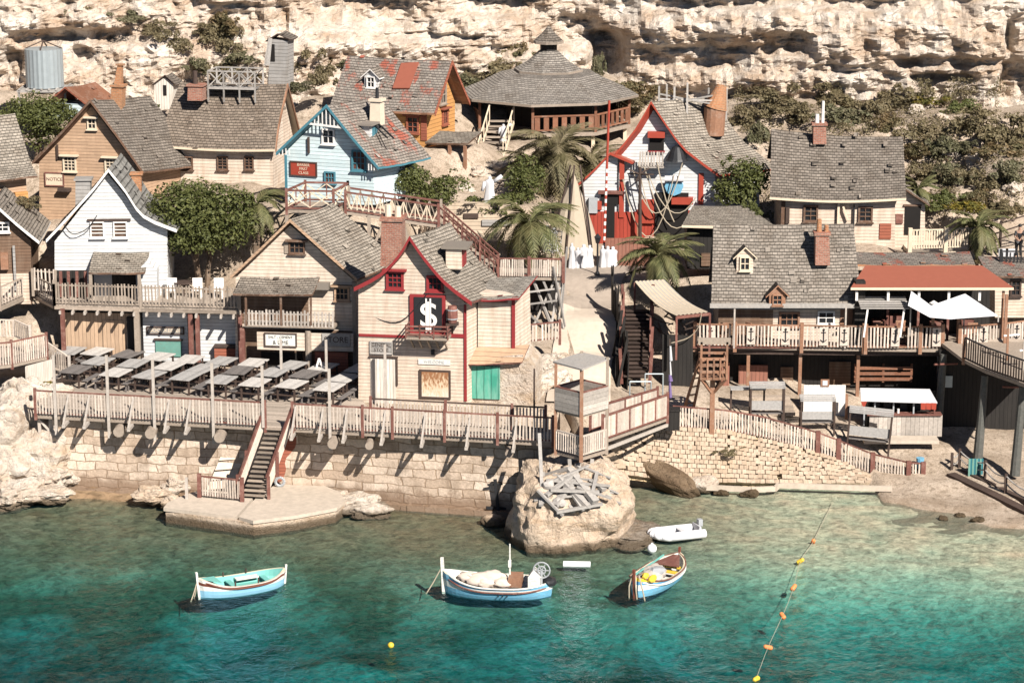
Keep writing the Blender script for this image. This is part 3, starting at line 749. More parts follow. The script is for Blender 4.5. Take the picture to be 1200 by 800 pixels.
def chimney(parent, base, top, w0, w1, mat='brick', cap=.12, pot=None, d=None, name='chimney', potmat='brick', lean=(0, 0)):
    base, top = Vector(base), Vector(top); mb = MB(); d0 = d or w0
    def ring(p, w, dd): return [p + Vector((sx * w / 2, sy * dd / 2, 0)) for sx, sy in ((-1, -1), (1, -1), (1, 1), (-1, 1))]
    a, b = ring(base, w0, d0), ring(top, w1, d0 * w1 / w0)
    mb.add(a + b, [(0, 1, 5, 4), (1, 2, 6, 5), (2, 3, 7, 6), (3, 0, 4, 7), (4, 5, 6, 7)])
    if cap: mb.box(top + Vector((0, 0, cap / 2 - .02)), (w1 + .16, d0 * w1 / w0 + .16, cap))
    o = mb.build(name, mat, parent)
    for i, (dx, h, r) in enumerate(pot or []):
        mb = MB(); q = top + Vector((dx, 0, cap - .02)); mb.tube(q, q + Vector((0, 0, h)), r, r * .85, 10)
        mb.build('chimney_pot', potmat, o)
    return o
def dormer(s, px, py, v, w, h, wm, rm, fm, pitch=.8, dep=1.3, sg=1):
    """small gabled dormer facing the same way as the front wall; px,py its front centre"""
    c = s.loc(px, py, v); mb = MB()
    pr = [Vector((c.x - w / 2, v, c.z - h / 2)), Vector((c.x + w / 2, v, c.z - h / 2)), Vector((c.x + w / 2, v, c.z + h * .25)), Vector((c.x, v, c.z + h * .25 + w / 2 * pitch)), Vector((c.x - w / 2, v, c.z + h * .25))]
    mb.prism(pr, (0, dep, 0)); o = mb.build('dormer', wm, s.e)
    ap = Vector((c.x, v - .15, c.z + h * .25 + w / 2 * pitch + .1))
    sheet('dormer_roof', [Vector((c.x - w / 2 - .18, v - .15, c.z + h * .25 - .12)), ap, Vector((c.x + w / 2 + .18, v - .15, c.z + h * .25 - .12))], (0, dep + .15, 0), [rm, fm], o, .07, 0, px)
    window(o, (c.x, v, c.z - h * .1), (1, 0, 0), (0, -1, 0), w * .62, h * .58, 2, 2, fm, 'glass', .06)
    return o

def fence(label, pts, h=1.1, gap=.135, rail='woodred', pick='picket', post='woodred', posts='ends', ph=.12, pw=.075, style='picket', name='picket_fence', cat='fence', group=None, pr=.065, lift=.10):
    pts = [Vector(p) for p in pts]; o = pts[0]; e = empty(name, o, label, cat, group)
    rb, pb = MB(), MB(); up = Vector((0, 0, 1))
    for a, b in zip(pts[:-1], pts[1:]):
        a, b = a - o, b - o; d = b - a; hd = Vector((d.x, d.y, 0)).normalized(); nrm = Vector((hd.y, -hd.x, 0))
        if nrm.y > 0: nrm = -nrm
        L_ = d.length
        if style in ('picket', 'pointed', 'dark'):
            rb.bar(a + up * h, b + up * h, .09, .06); rb.bar(a + up * lift, b + up * lift, .06, .07)
            n = max(1, int(L_ / gap))
            for i in range(n):
                if random.random() < .012: continue
                p = a + d * ((i + .5) / n) + nrm * .055; hh = random.uniform(-.025, .02) + h - .035 if style != 'pointed' else h + .14 + random.uniform(-.04, .04)
                q = p + up * hh + hd * random.uniform(-.03, .03)
                pb.bar(p + up * (lift - .03), q, pw, .022, up=nrm)
        elif style in ('cross', 'zig'):
            rb.bar(a + up * h, b + up * h, .12, .08); rb.bar(a + up * lift, b + up * lift, .07, .09)
            n = max(1, round(L_ / (1.25 if style == 'cross' else .62)))
            for i in range(n):
                p, q = a + d * (i / n), a + d * ((i + 1) / n)
                if style == 'cross':
                    pb.bar(p + up * (lift + .05), q + up * (h - .05), .05, .06, up=nrm); pb.bar(p + up * (h - .05) + nrm * .03, q + up * (lift + .05) + nrm * .03, .05, .06, up=nrm)
                    rb.bar(q + up * lift, q + up * h, .06, .06) if i < n - 1 else None
                else:
                    pb.bar(p + up * (lift + .05), p + up * (h - .05), .05, .07, up=nrm)
                    m = (p + q) / 2
                    pb.bar(p + up * (h - .05) + nrm * .03, m + up * (lift + .05) + nrm * .03, .05, .06, up=nrm); pb.bar(m + up * (lift + .05) + nrm * .03, q + up * (h - .05) + nrm * .03, .05, .06, up=nrm)
        elif style == 'panel':
            rb.bar(a + up * h, b + up * h, .1, .08); rb.bar(a + up * lift, b + up * lift, .08, .08)
            n = max(1, round(L_ / 1.3))
            for i in range(n + 1): rb.bar(a + d * (i / n) + nrm * .03 + up * lift, a + d * (i / n) + nrm * .03 + up * h, .08, .06)
            k = max(1, int(L_ / .15))
            for i in range(k):
                p = a + d * ((i + .5) / k); pb.bar(p + up * lift, p + up * (h - .02), L_ / k * .97, .03, up=nrm)
        elif style == 'rails':
            for z in (h, h * .55, lift + .1): rb.bar(a + up * z, b + up * z, .09, .05)
    rb.build('rail', rail, e)
    if pb.v: pb.build('picket_panel', pick, e)
    idx = range(len(pts)) if posts == 'all' else (0, len(pts) - 1) if posts == 'ends' else posts
    for i in idx:
        p = pts[i] - o; mb = MB(); mb.bar(p - up * .25 + Vector((0, -.02, 0)), p + up * (h + ph) + Vector((0, -.02, 0)), pr * 2, pr * 2); mb.build('post', post, e)
    return e
def text(name, s, parent, loc, size, mat, rot=(R(90), 0, 0), ext=.006, align='CENTER'):
    cu = bpy.data.curves.new(name, 'FONT'); cu.body = s; cu.size = size; cu.extrude = ext; cu.align_x = align; cu.align_y = 'CENTER'
    o = bpy.data.objects.new(name, cu); C.objects.link(o); bpy.context.view_layer.update()
    me = bpy.data.meshes.new_from_object(o.evaluated_get(bpy.context.evaluated_depsgraph_get())); bpy.data.objects.remove(o)
    me.materials.clear(); me.materials.append(M[mat])
    n = bpy.data.objects.new(name, me); C.objects.link(n); n.parent = parent; n.location = loc; n.rotation_euler = rot
    return n
def sign(s, px, py, w, h, v, bm, fm, tm, lines, name='sign_board', size=None):
    """flat framed sign on a house front, with its lettering"""
    c = s.loc(px, py, v); w, h = w / s.k, h / s.k; mb = MB()
    mb.box((c.x, v - .03, c.z), (w, .05, h)); o = mb.build(name, bm, s.e)
    if fm:
        mb = MB()
        for sx in (-1, 1): mb.box((c.x + sx * w / 2, v - .045, c.z), (.06, .08, h + .06))
        for sz in (-1, 1): mb.box((c.x, v - .045, c.z + sz * h / 2), (w - .06, .08, .06))
        mb.build('sign_frame', fm, o)
    k = len(lines)
    for i, tx in enumerate(lines):
        sz = size or min(h / k * .85, w / max(1, len(tx)) * 1.45)
        text('lettering', tx, o, (c.x, v - .062, c.z + h * (.5 - (i + .5) / k) * .86), sz, tm)
    return o

# ================================================================ HOUSES
def zl(h, px, py, v=0.0): return h.loc(px, py, v).z
# ---- cream house with the dollar sign
h = House('gabled_house', 'cream gabled house with crimson bargeboards and a large dollar sign in its window', 'house', 484, 470, 5.4, 9, 3.55)
E_ = (1.0, 4.2, -.15)
h.wall([(420, 482), (420, 335), (446, 320), (468, 298), (482, 281), (498, 304), (522, 332), (546, 356), (548, 482)], E_, 'cream')
h.roof([(415, 337), (445, 321), (467, 299), (480, 277), (497, 301), (522, 330), (553, 354)], (1.05, 4.7, -.2), 'sh_beige', -.42, 'woodred', 'red', .2)
chimney(h.e, h.loc(461, 310, 1.7), h.loc(461, 257, 1.7), 1.05, .95, 'brick', .16, [(-.25, .55, .16), (.22, .5, .16)], potmat='plaster')
h.win(463, 328, 21, 22, 0, 3, 3, 'red', 'glass', .12, hood=True)
h.win(510, 332, 20, 19, 0, 3, 2, 'red', 'glass', .12)
h.boxpx(480, 345, 522, 392, -.12, 0, 'red', 'window_surround')
h.boxpx(485, 348, 518, 389, -.16, -.05, 'black', 'window_board')
c = h.loc(502, 369, -.2)
text('dollar_sign', '$', h.e, (c.x, -.19, c.z - .05), 1.75, 'trimwhite', ext=.02)
mb = MB()
for dx in (-.1, .1): mb.box((c.x + dx, -.215, c.z - .02), (.07, .03, 1.62))
mb.build('dollar_bar', 'trimwhite', h.e)
a, b = h.loc(476, 396, -.9), h.loc(525, 396, -.9); mb = MB()
mb.box(((a.x + b.x) / 2, -.5, a.z), (b.x - a.x, .98, .1))
for i in range(5):
    x = a.x + (b.x - a.x) * (i + .5) / 5; mb.bar((x, -.9, a.z - .05), (x, -.02, a.z - .65), .07, .09)
bal = mb.build('balcony', 'wood', h.e)
mb = MB()
for z in (.18, .38, .58):
    mb.bar((a.x, -.95, a.z + z), (b.x, -.95, a.z + z + .03), .05, .07)
    for x in (a.x, b.x): mb.bar((x, -.95, a.z + z), (x, -.05, a.z + z), .05, .06)
for i in range(4): x = a.x + (b.x - a.x) * i / 3; mb.bar((x, -.97, a.z), (x, -.97, a.z + .66), .06, .06)
mb.build('balcony_rail', 'woodred', bal)
h.boxpx(420.5, 391, 477, 396, -.05, 0, 'red', 'trim_board'); h.boxpx(526, 391, 545, 396, -.05, 0, 'red', 'trim_board')
h.boxpx(543.5, 357, 547, 470, -.06, 0, 'red', 'corner_board')
sign(h, 447, 407, 26, 14, 0, 'greyboard', 'woodgrey', 'darkwood', ['GENERAL', 'STORE'])
h.boxpx(434, 420, 464, 473, -.04, 0, 'vwhite', 'door'); h.boxpx(432, 417, 466, 420, -.10, 0, 'darkwood', 'door_lintel')
h.boxpx(463.5, 420, 466, 452, -.08, 0, 'darkwood', 'door_jamb')
sign(h, 509, 424, 38, 6, 0, 'boatwhite', None, 'grey', ['WELCOME'])
h.boxpx(491, 433, 528, 468, -.08, 0, 'darkwood', 'poster_frame')
t = NT('faded_poster'); v = t.obj(); z_ = t.n('SeparateXYZ', i_0=v).outputs[2]
n1 = t.noise(t.mapv(v, (6, 6, 2.2)), 2.2, 5, .7)
cc = t.ramp(t.mth('ADD', t.mth('MULTIPLY', n1, .9), t.mth('MULTIPLY', z_, .28)), [(.5, (.66, .58, .5)), (.72, (.6, .45, .3)), (.86, (.28, .13, .06))])
M['poster'] = t.done(cc, .7)
h.boxpx(494, 435.5, 525.5, 465.5, -.1, -.05, 'poster', 'poster')
h.boxpx(505, 410, 509, 416, -.12, 0, 'black', 'wall_lamp')
# annex with its low roof and the green cellar door
h.wall([(560, 426), (560, 343), (602, 345), (604, 426)], (.4, 2.4, 0), 'cream2', 1.15, 'annex_wall')
q = [h.loc(552, 352, .75), h.loc(608, 349, .75)]; sheet('annex_roof', [q[0], q[0] + Vector((.5, 2.6, .55))], q[1] - q[0], ['sh_white', 'red'], h.e, .08, .03)
h.boxpx(599.5, 349, 603.5, 412, 1.08, 1.14, 'red', 'corner_board'); h.boxpx(566, 352, 595, 355, 1.08, 1.14, 'woodred', 'trim_board')
h.wall([(549, 480), (549, 420), (612, 416), (626, 430), (630, 480)], (0, 2.5, 0), 'rock', .62, 'cellar_wall')
h.boxpx(545, 428, 585.5, 468, .52, .61, 'green', 'cellar_door')
q = [h.loc(547, 427, .15), h.loc(612, 424, .35)]; sheet('cellar_roof', [q[0], q[0] + Vector((.2, .95, .62))], q[1] - q[0], ['tan', 'woodred'], h.e, .06, .03)
c = h.loc(533, 302, 1.3); mb = MB(); mb.box((c.x, 1.6, c.z), (.75, 1.2, 1.0)); dd = mb.build('dormer', 'cream2', h.e)
mb = MB(); mb.box((c.x + .05, 1.6, c.z + .55), (1.25, 1.5, .12)); mb.build('dormer_roof', 'sh_grey', dd)
mb = MB(); mb.box((c.x + .40, 1.6, c.z), (.06, .9, .8)); mb.build('dormer_shutter', 'red', dd)
c = h.loc(530, 367, -.35); o = empty('barrel', h.O + h.u * c.x + h.n * c.y + Vector((0, 0, c.z - .45)), 'reddish wooden barrel on a bracket beside the dollar sign window', 'barrel')
mb = MB()
for z0, z1, r0, r1 in ((0, .25, .2, .26), (.25, .55, .26, .26), (.55, .8, .26, .2)): mb.tube((0, 0, z0), (0, 0, z1), r0, r1, 12)
mb.build('staves', 'woodred', o); mb = MB()
for z in (.18, .6): mb.tube((0, 0, z), (0, 0, z + .05), .265, .265, 12)
mb.build('hoop', 'grey', o); mb = MB(); mb.box((0, .1, -.06), (.6, .6, .08)); mb.bar((0, -.1, -.1), (0, .35, -.6), .07); mb.build('bracket', 'darkwood', o)

# ---- tall cream house with balcony and pent roof
h = House('gabled_house', 'tall cream house with grey pent roof over a white balcony, beside the terrace tables', 'house', 345, 430, 11.4, 7, 3.6)
h.wall([(276, 452), (276, 325), (300, 302), (340, 264), (380, 298), (414, 328), (416, 452)], (1.1, 3.9, 0), 'cream2')
h.roof([(270, 324), (305, 291), (340, 257), (378, 291), (419, 327)], (1.25, 4.6, 0), 'sh_beige', -.5, 'trimbrown', 'tan', .16, sm=1)
h.win(348, 290, 19, 15, 0, 3, 2, 'trimbrown', 'glass', .08, hood=True); h.boxpx(333, 283, 338, 297, -.06, 0, 'wood', 'shutter')
h.win(401, 344, 18, 17, 0, 3, 2, 'tan', 'glass', .1, hood=True)
q = [h.loc(273, 344, -1.15), h.loc(366, 344, -1.15)]; sheet('pent_roof', [q[0], q[0] + Vector((.1, .6, .3)), q[0] + Vector((.15, 1.13, .62))], q[1] - q[0], ['sh_grey', 'trimbrown'], h.e, .1, .08)
h.boxpx(279, 346, 362, 381, -.03, 0, 'brown', 'porch_wall')
h.boxpx(365, 332, 385, 340, -.5, 0, 'sh_grey', 'hood')
a, b = h.loc(286, 381, -1.0), h.loc(392, 381, -1.0); mb = MB(); mb.box(((a.x + b.x) / 2, -.52, a.z), (b.x - a.x, 1.0, .12))
bal = mb.build('balcony', 'wood', h.e); mb = MB()
for i in range(26):
    x = a.x + (b.x - a.x) * (i + .5) / 26; mb.bar((x, -1.02, a.z), (x + random.uniform(-.02, .02), -1.02, a.z + .78 + random.uniform(-.04, .06)), .09, .025, up=(0, 1, 0))
for z in (.22, .62): mb.bar((a.x, -.985, a.z + z), (b.x, -.985, a.z + z), .04, .06)
mb.build('balcony_rail', 'picketgrey', bal)
for px in (288, 329, 364): h.post(px, 346, 381, -1.0, .05, 'trimbrown')
h.boxpx(280, 384, 414, 450, -.02, 0, 'brown', 'shop_front')
h.boxpx(301, 389, 357, 411, -1.05, -.95, 'cream2', 'shop_fascia')
sign(h, 329, 398, 37, 15, -1.05, 'boatwhite', 'darkwood', 'black', ['SALT - CEMENT', '& LIME'])
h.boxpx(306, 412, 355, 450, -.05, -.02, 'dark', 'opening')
h.boxpx(369, 412, 408, 450, -.7, -.6, 'rustred', 'door'); h.boxpx(364, 390, 414, 412, -.75, -.6, 'cream2', 'door_head')
sign(h, 394, 398, 33, 15, -.76, 'woodgrey', None, 'darkwood', ['STORE'])
h.post(361, 387, 446, -.75, .17, 'wood', 'log_post', True); h.post(415, 330, 446, -.05, .1, 'wood', 'corner_post')
h.post(284, 384, 446, -.8, .11, 'woodred')

# ---- row of shop fronts under the boardwalk
h = House('shop_row', 'low row of timber shop fronts under the boardwalk behind the tables', 'shop', 180, 420, 13.0, 4, 3.55)
h.wall([(72, 432), (72, 364), (280, 367), (280, 432)], (0, 1.2, 0), 'dark_shade_board')
h.boxpx(76, 366, 160, 424, -.06, 0, 'vtan', 'board_front'); h.boxpx(120, 375, 146, 424, -.1, -.06, 'vtan', 'door')
h.boxpx(167, 366, 221, 424, -.08, 0, 'white', 'board_front'); sign(h, 194, 387, 43, 8, -.08, 'greyboard', 'darkwood', 'trimcream', ['BOOKKEEPER'])
M['shutgreen'] = paint('faded_green_paint', (.13, .29, .24), .6, .25, scuff=.5); h.boxpx(182, 399, 213, 418, -.16, -.08, 'shutgreen', 'shutter'); h.boxpx(180, 397, 214, 399.5, -.22, -.08, 'darkwood', 'lintel')
h.boxpx(233, 368, 277, 424, -.08, 0, 'white', 'board_front'); h.boxpx(251, 408, 279, 424, -.5, -.08, 'rustred', 'counter')
h.boxpx(250, 405, 280, 408, -.55, -.08, 'darkwood', 'counter_top')
for px, w_ in ((73, .1), (160, .13), (223, .11), (231, .1), (281, .12)): h.post(px, 362, 424, -.9, w_, 'woodred' if px != 160 else 'wood')
h.boxpx(148, 372, 158, 424, -.3, 0, 'dark_shade_board', 'partition')

# ---- white house
h = House('gabled_house', 'white weatherboard house with flared roof above the boardwalk', 'house', 128, 350, 14.8, -3, 6.7)
h.wall([(64, 360), (64, 283), (84, 258), (104, 232), (126, 204), (146, 228), (167, 254), (196, 270), (197, 360)], (0, 4.4, 0), 'white')
h.roof([(54, 281), (72, 262), (92, 240), (110, 220), (127, 198), (147, 223), (168, 252), (207, 269)], (.15, 5.0, 0), 'sh_scallop', -.4, 'trimwhite', 'trimwhite', .17, sm=3)
h.win(114, 269, 16, 19, 0, 1, 4, 'trimwhite', 'trimbrown', .06); h.win(141, 269, 16, 19, 0, 1, 4, 'trimwhite', 'trimbrown', .06)
h.boxpx(102, 257, 153, 259, -.1, 0, 'darkwood', 'lintel')
q = [h.loc(104, 319, -1.6), h.loc(170, 319, -1.6)]; sheet('porch_roof', [q[0], q[0] + Vector((.05, .8, .42)), q[0] + Vector((.1, 1.58, .72))], q[1] - q[0], ['sh_beige', 'trimbrown'], h.e, .1, .05)
h.boxpx(108, 318, 160, 352, -.03, 0, 'dark_shade_board', 'porch_wall'); h.boxpx(110, 322, 132, 350, -.06, -.03, 'grey', 'porch_door')
for px in (106, 163): h.post(px, 320, 350, -1.5, .08, 'wood')
h.wall([(160, 352), (160, 318), (172, 306), (184, 318), (184, 352)], (0, 1.2, 0), 'white', -1.25, 'porch_side')
h.boxpx(66, 317, 102, 350, -.03, 0, 'dark_shade_board', 'lean_to_wall')
for px in (71, 80, 90, 100, 176): h.post(px, 318, 348, -.6, .07, 'woodred')
chimney(h.e, h.loc(160, 250, 3.0), h.loc(160, 204, 3.0), .55, .5, 'brick2', .1)
chimney(h.e, h.loc(98, 240, 2.5), h.loc(98, 210, 2.5), .75, .75, 'greyboard', .1)
# ---- dark brown house at the left edge
h = House('gabled_house', 'dark brown shingled house with white eave board at the left edge', 'house', 20, 345, 14.6, -6, 6.7)
h.wall([(-62, 357), (-62, 290), (-8, 242), (36, 282), (37, 357)], (0, 5, 0), 'brown')
h.roof([(-72, 296), (-40, 268), (-8, 237), (20, 262), (46, 283)], (.2, 5.5, 0), 'sh_grey', -.4, 'trimwhite', 'trimwhite', .16)
h.win(3, 266, 16, 12, 0, 2, 2, 'trimwhite', 'glass', .08); h.boxpx(0, 321, 36, 356, -.05, 0, 'cream', 'lower_boards')
h.boxpx(0, 297, 10, 316, -.3, 0, 'woodorange', 'notice_box'); h.post(16, 288, 340, -.12, .06, 'greyboard')
# ---- grey roof at far left
h = House('cottage', 'cottage at the far left with a plain pale shingle roof, mostly out of view', 'house', 15, 245, 18.8, -32, 8.6)
a = h.loc(44, 206, -.4); u1 = a.x; ze = a.z
mb = MB(); mb.box(((u1 - 7) / 2 - .2, 2.3, ze / 2 - .3), (u1 + 6.6, 4.2, ze + .6)); mb.build('wall', 'tan', h.e)
pr = [Vector((-7, -.4, ze)), Vector((-7, .4, ze + .5)), Vector((-7, 2.4, ze + 2.9)), Vector((-7, 4.8, ze))]
sheet('roof', pr, (u1 + 7, 0, 0), ['sh_beige', 'trimbrown'], h.e, .1, .08)
h.boxpx(18, 226, 34, 250, -.05, .18, 'orange', 'shed_wall')

# ---- brown gable house
h = House('gabled_house', 'tan weatherboard house with tall tapering brick chimney, up behind the white house', 'house', 100, 250, 22.5, 10, 9.2)
h.wall([(46, 268), (46, 190), (76, 158), (106, 123), (134, 160), (160, 194), (164, 268)], (1.2, 4.6, -.2), 'tan')
h.roof([(38, 190), (72, 155), (106, 117), (135, 155), (168, 201)], (1.5, 5.4, -.5), 'sh_dark', -.45, 'trimbrown', 'trimbrown', .17, sm=1)
h.win(108, 145, 11, 13, 0, 2, 2, 'trimcream', 'glass', .07, hood=True)
h.win(82, 192, 16, 18, 0, 3, 4, 'trimcream', 'glass', .08, hood=True); h.win(131, 194, 16, 18, 0, 3, 4, 'trimcream', 'glass', .08, hood=True)
sign(h, 64, 210, 22, 15, 0, 'trimcream', 'woodred', 'woodred', ['NOTICE']); h.boxpx(67, 221, 81, 225, -.4, 0, 'darkwood', 'shelf')
h.boxpx(65.5, 170, 68, 187, -.12, 0, 'darkwood', 'wall_lamp')
o = chimney(h.e, h.loc(137, 142, 1.9), h.loc(139, 101, 1.9), .68, .6, 'brick2', .12)
chimney(h.e, h.loc(139, 99, 1.9), h.loc(141, 76, 1.9), .4, .24, 'brick2', .06, name='chimney_top')

# ---- grey roofed house with roof walk
h = House('long_house', 'cream house under a big sagging grey roof with a railed roof walk', 'house', 258, 212, 25.5, 10, 10.3)
a, b = h.loc(182, 170, -.5), h.loc(322, 176, -.5); r0, r1 = h.loc(211, 98, 2.1), h.loc(336, 99, 2.1); zt = h.loc(270, 98, 2.1).z
h.wall([(195, 222), (195, 170), (320, 174), (320, 222)], (0, 4.2, 0), 'cream2')
mb = MB(); w1 = h.loc(320, 174, 0); mb.prism([Vector((w1.x, 0, w1.z)), Vector((w1.x, 4.2, w1.z)), Vector((w1.x, 2.1, zt - .15))], (-.2, 0, 0)); mb.build('gable_wall', 'cream2', h.e)
mb = MB(); NN = 14
pa = smooth_pts([Vector((a.x, -.5, a.z)), Vector(((a.x + r0.x) / 2 - .1, .5, a.z + (zt - a.z) * .36)), Vector((r0.x, 2.1, zt))], 4)
pb_ = smooth_pts([Vector((b.x, -.5, a.z - .05)), Vector(((b.x + r1.x) / 2 - .1, .5, a.z + (zt - a.z) * .36)), Vector((r1.x, 2.1, zt + .05))], 4)
def ruled(mb, A, B, n, m=0, sag=.1):
    arc = 0.0
    for i in range(len(A) - 1):
        s1 = (A[i + 1] - A[i]).length
        for k in range(n):
            f = lambda P_, Q_, t: P_.lerp(Q_, t) - Vector((0, 0, sag * math.sin(math.pi * t)))
            W = (B[i] - A[i]).length
            mb.poly([f(A[i], B[i], k / n), f(A[i], B[i], (k + 1) / n), f(A[i + 1], B[i + 1], (k + 1) / n), f(A[i + 1], B[i + 1], k / n)], m,
                    [(W * k / n, arc), (W * (k + 1) / n, arc), (W * (k + 1) / n, arc + s1), (W * k / n, arc + s1)])
        arc += s1
ruled(mb, pa, pb_, NN); dz = Vector((0, 0, -.12))
ruled(mb, [p + dz for p in pa], [p + dz for p in pb_], NN, 1)
bk = lambda L_: [Vector((L_[-1].x, 2.1, L_[-1].z)), Vector((L_[0].x, 4.8, L_[0].z))]
ruled(mb, bk(pa), bk(pb_), NN, 0, .05); ruled(mb, [p + dz for p in bk(pa)], [p + dz for p in bk(pb_)], NN, 1, .05)
for L_ in (pa, pb_, bk(pa), bk(pb_)):
    for p, q in zip(L_[:-1], L_[1:]): mb.poly([p, q, q + dz, p + dz], 1)
for k in range(NN):
    f = lambda t: pa[0].lerp(pb_[0], t) - Vector((0, 0, .1 * math.sin(math.pi * t)))
    mb.poly([f(k / NN), f((k + 1) / NN), f((k + 1) / NN) + dz, f(k / NN) + dz], 1)
loose_shingles(mb, pa, pb_[0] - pa[0], 3); mb.build('roof', ['sh_brown', 'trimcream'], h.e, fix=False)
mb = MB(); 
for p, q in zip(pb_[:-1], pb_[1:]): mb.prism([p + Vector((.03, 0, .04)), q + Vector((.03, 0, .04)), q + Vector((.03, 0, -.2)), p + Vector((.03, 0, -.2))], (.06, 0, 0))
for p, q in [tuple(bk(pb_))]: mb.prism([p + Vector((.03, 0, .04)), q + Vector((.03, 0, .04)), q + Vector((.03, 0, -.2)), p + Vector((.03, 0, -.2))], (.06, 0, 0))
mb.build('bargeboard', 'woodorange', h.e)
for px in (220, 261, 292): h.win(px, 191, 13 if px != 292 else 11, 16, 0, 2, 4, 'trimbrown', 'glass', .07)
h.post(205, 172, 208, -.1, .07, 'woodred')
a, b = h.loc(244, 107, 1.2), h.loc(299, 110, 1.2); rw = MB(); up = Vector((0, 0, 1)); z0 = h.loc(270, 109, 1.2).z; zt2 = h.loc(270, 84, 1.2).z - z0
for y in (1.2, 2.9):
    for z in (.28, zt2): rw.bar((a.x, y, z0 + z), (b.x, y, z0 + z), .07, .07)
    for i in range(3):
        x0, x1 = a.x + (b.x - a.x) * i / 3, a.x + (b.x - a.x) * (i + 1) / 3
        rw.bar((x0, y, z0 + .3), (x1, y, z0 + zt2), .05, .05); rw.bar((x0, y + .05, z0 + zt2), (x1, y + .05, z0 + .3), .05, .05)
    for i in range(4): x = a.x + (b.x - a.x) * i / 3; rw.bar((x, y, z0 - .5), (x, y, z0 + zt2), .08, .08)
for x in (a.x, b.x):
    for z in (.28, zt2): rw.bar((x, 1.2, z0 + z), (x, 2.9, z0 + z), .06, .06)
rw.box(((a.x + b.x) / 2, 2.05, z0 + .22), (b.x - a.x, 1.8, .06)); rw.build('roof_walk', 'woodgrey', h.e)
chimney(h.e, h.loc(231, 117, .9), h.loc(231, 100, .9), .85, .8, 'brick', .1, [(-.1, .7, .14)], potmat='darkwood')

# ---- pale blue house
h = House('gabled_house', 'pale blue house with teal gable fretwork and a red sign board', 'house', 385, 222, 19.8, 20, 10.3)
h.wall([(335, 240), (335, 178), (383, 130), (436, 191), (440, 240)], (.8, 3.9, 0), 'blue')
h.roof([(324, 179), (352, 152), (383, 123), (412, 159), (444, 196)], (1.0, 4.7, -.15), 'sh_red', -.5, 'trimblue', 'trimblue', .18, sm=2)
mb = MB(); A, B = h.loc(362, 145, -.5), h.loc(403, 150, -.5); mb.bar(A, B, .05, .1)
for i in range(9):
    t_ = (i + .5) / 9; p = A.lerp(B, t_); ap = h.loc(383, 126, -.5); hh = (ap.z - p.z) * (1 - abs(t_ - .5) * 1.9)
    mb.bar(p, p + Vector((0, 0, max(.05, hh))), .055, .03, up=(0, 1, 0))
for px, py in ((332, 172), (437, 190)):
    for i in range(4): p = h.loc(px - 5 + i * 4 * (1 if px < 380 else .8), py + 2, -.5); mb.bar(p, p + Vector((0, 0, -.35)), .05, .03, up=(0, 1, 0))
mb.build('gable_fretwork', 'trimwhite', h.e)
h.boxpx(333, 181, 337, 238, -.05, .02, 'trimblue', 'corner_board')
h.win(385, 160, 16, 18, 0, 2, 2, 'trimwhite', 'glass', .08); h.win(421, 188, 18, 24, 0, 3, 3, 'trimblue', 'woodred', .09); h.win(387, 208, 14, 14, 0, 3, 2, 'trimblue', 'woodred', .08)
sign(h, 356, 198, 33, 16, 0, 'bright_red', 'darkwood', 'trimcream', ['BARBER', 'FIRST', 'CLASS'])
h.boxpx(360, 161, 362, 180, -.14, 0, 'darkwood', 'wall_lamp')
chimney(h.e, h.loc(442, 146, 2.0), h.loc(442, 118, 2.0), .62, .55, 'plaster', .14, [(0, .55, .1)], potmat='black')
c = h.loc(427, 156, .9); mb = MB(); mb.box((c.x, 1.4, c.z), (.7, 1.2, .85)); dd = mb.build('dormer', 'white', h.e)
mb = MB(); mb.box((c.x, 1.35, c.z + .47), (1.1, 1.5, .1)); mb.build('dormer_roof', 'sh_red', dd); mb = MB(); mb.box((c.x + .36, 1.4, c.z), (.05, .6, .55)); mb.build('dormer_shutter', 'trimblue', dd)
mb = MB()  # ladder rails lying on the roof slope
for d_ in (0, .35): mb.bar(h.loc(411, 122, 3.2) + Vector((d_, -.1, .14)), h.loc(455, 166, .9) + Vector((d_, -.1, .2)), .07, .06)
mb.build('roof_ladder', 'black', h.e)

# ---- orange house
h = House('orange_house', 'orange weatherboard house with red patch on its mossy roof', 'house', 500, 165, 30.0, 24, 11.6)
a, b = h.loc(386, 118, -.45), h.loc(503, 132, -.45); D = 3.7; zr = h.loc(515, 71, D / 2).z
h.wall([(396, 175), (396, 128), (500, 128), (500, 175)], (0, D, 0), 'orange')
w1 = h.loc(500, 128, 0); mb = MB(); mb.prism([Vector((w1.x + .004, 0, w1.z - .1)), Vector((w1.x + .004, D, w1.z - .1)), Vector((w1.x + .004, D / 2, zr - .12))], (-.25, 0, 0)); mb.build('gable_wall', 'orange', h.e)
pr = smooth_pts([Vector((a.x, -.45, b.z)), Vector((a.x, .35, b.z + (zr - b.z) * .34)), Vector((a.x, D / 2, zr))], 3) + smooth_pts([Vector((a.x, D / 2, zr)), Vector((a.x, D - .35, b.z + (zr - b.z) * .34)), Vector((a.x, D + .45, b.z))], 3)[1:]
L_ = b.x - a.x + .3; sheet('roof', pr, (L_, 0, 0), ['sh_red', 'woodorange'], h.e, .12, .1)
mb = MB()
for p, q in zip(pr[:-1], pr[1:]): d_ = Vector((L_ + .03, 0, .03)); mb.prism([p + d_, q + d_, q + d_ + Vector((0, 0, -.22)), p + d_ + Vector((0, 0, -.22))], (.06, 0, 0))
mb.build('bargeboard', 'rustred', h.e)
def on_roof(px, py, lift=.1):
    for k in range(60):
        v = -.4 + (D / 2 + .4) * k / 59; p = h.loc(px, py, v)
        zr_ = np.interp(v, [q.y for q in pr[:7]], [q.z for q in pr[:7]])
        if zr_ >= p.z: return p + Vector((0, 0, lift))
    return p + Vector((0, 0, lift))
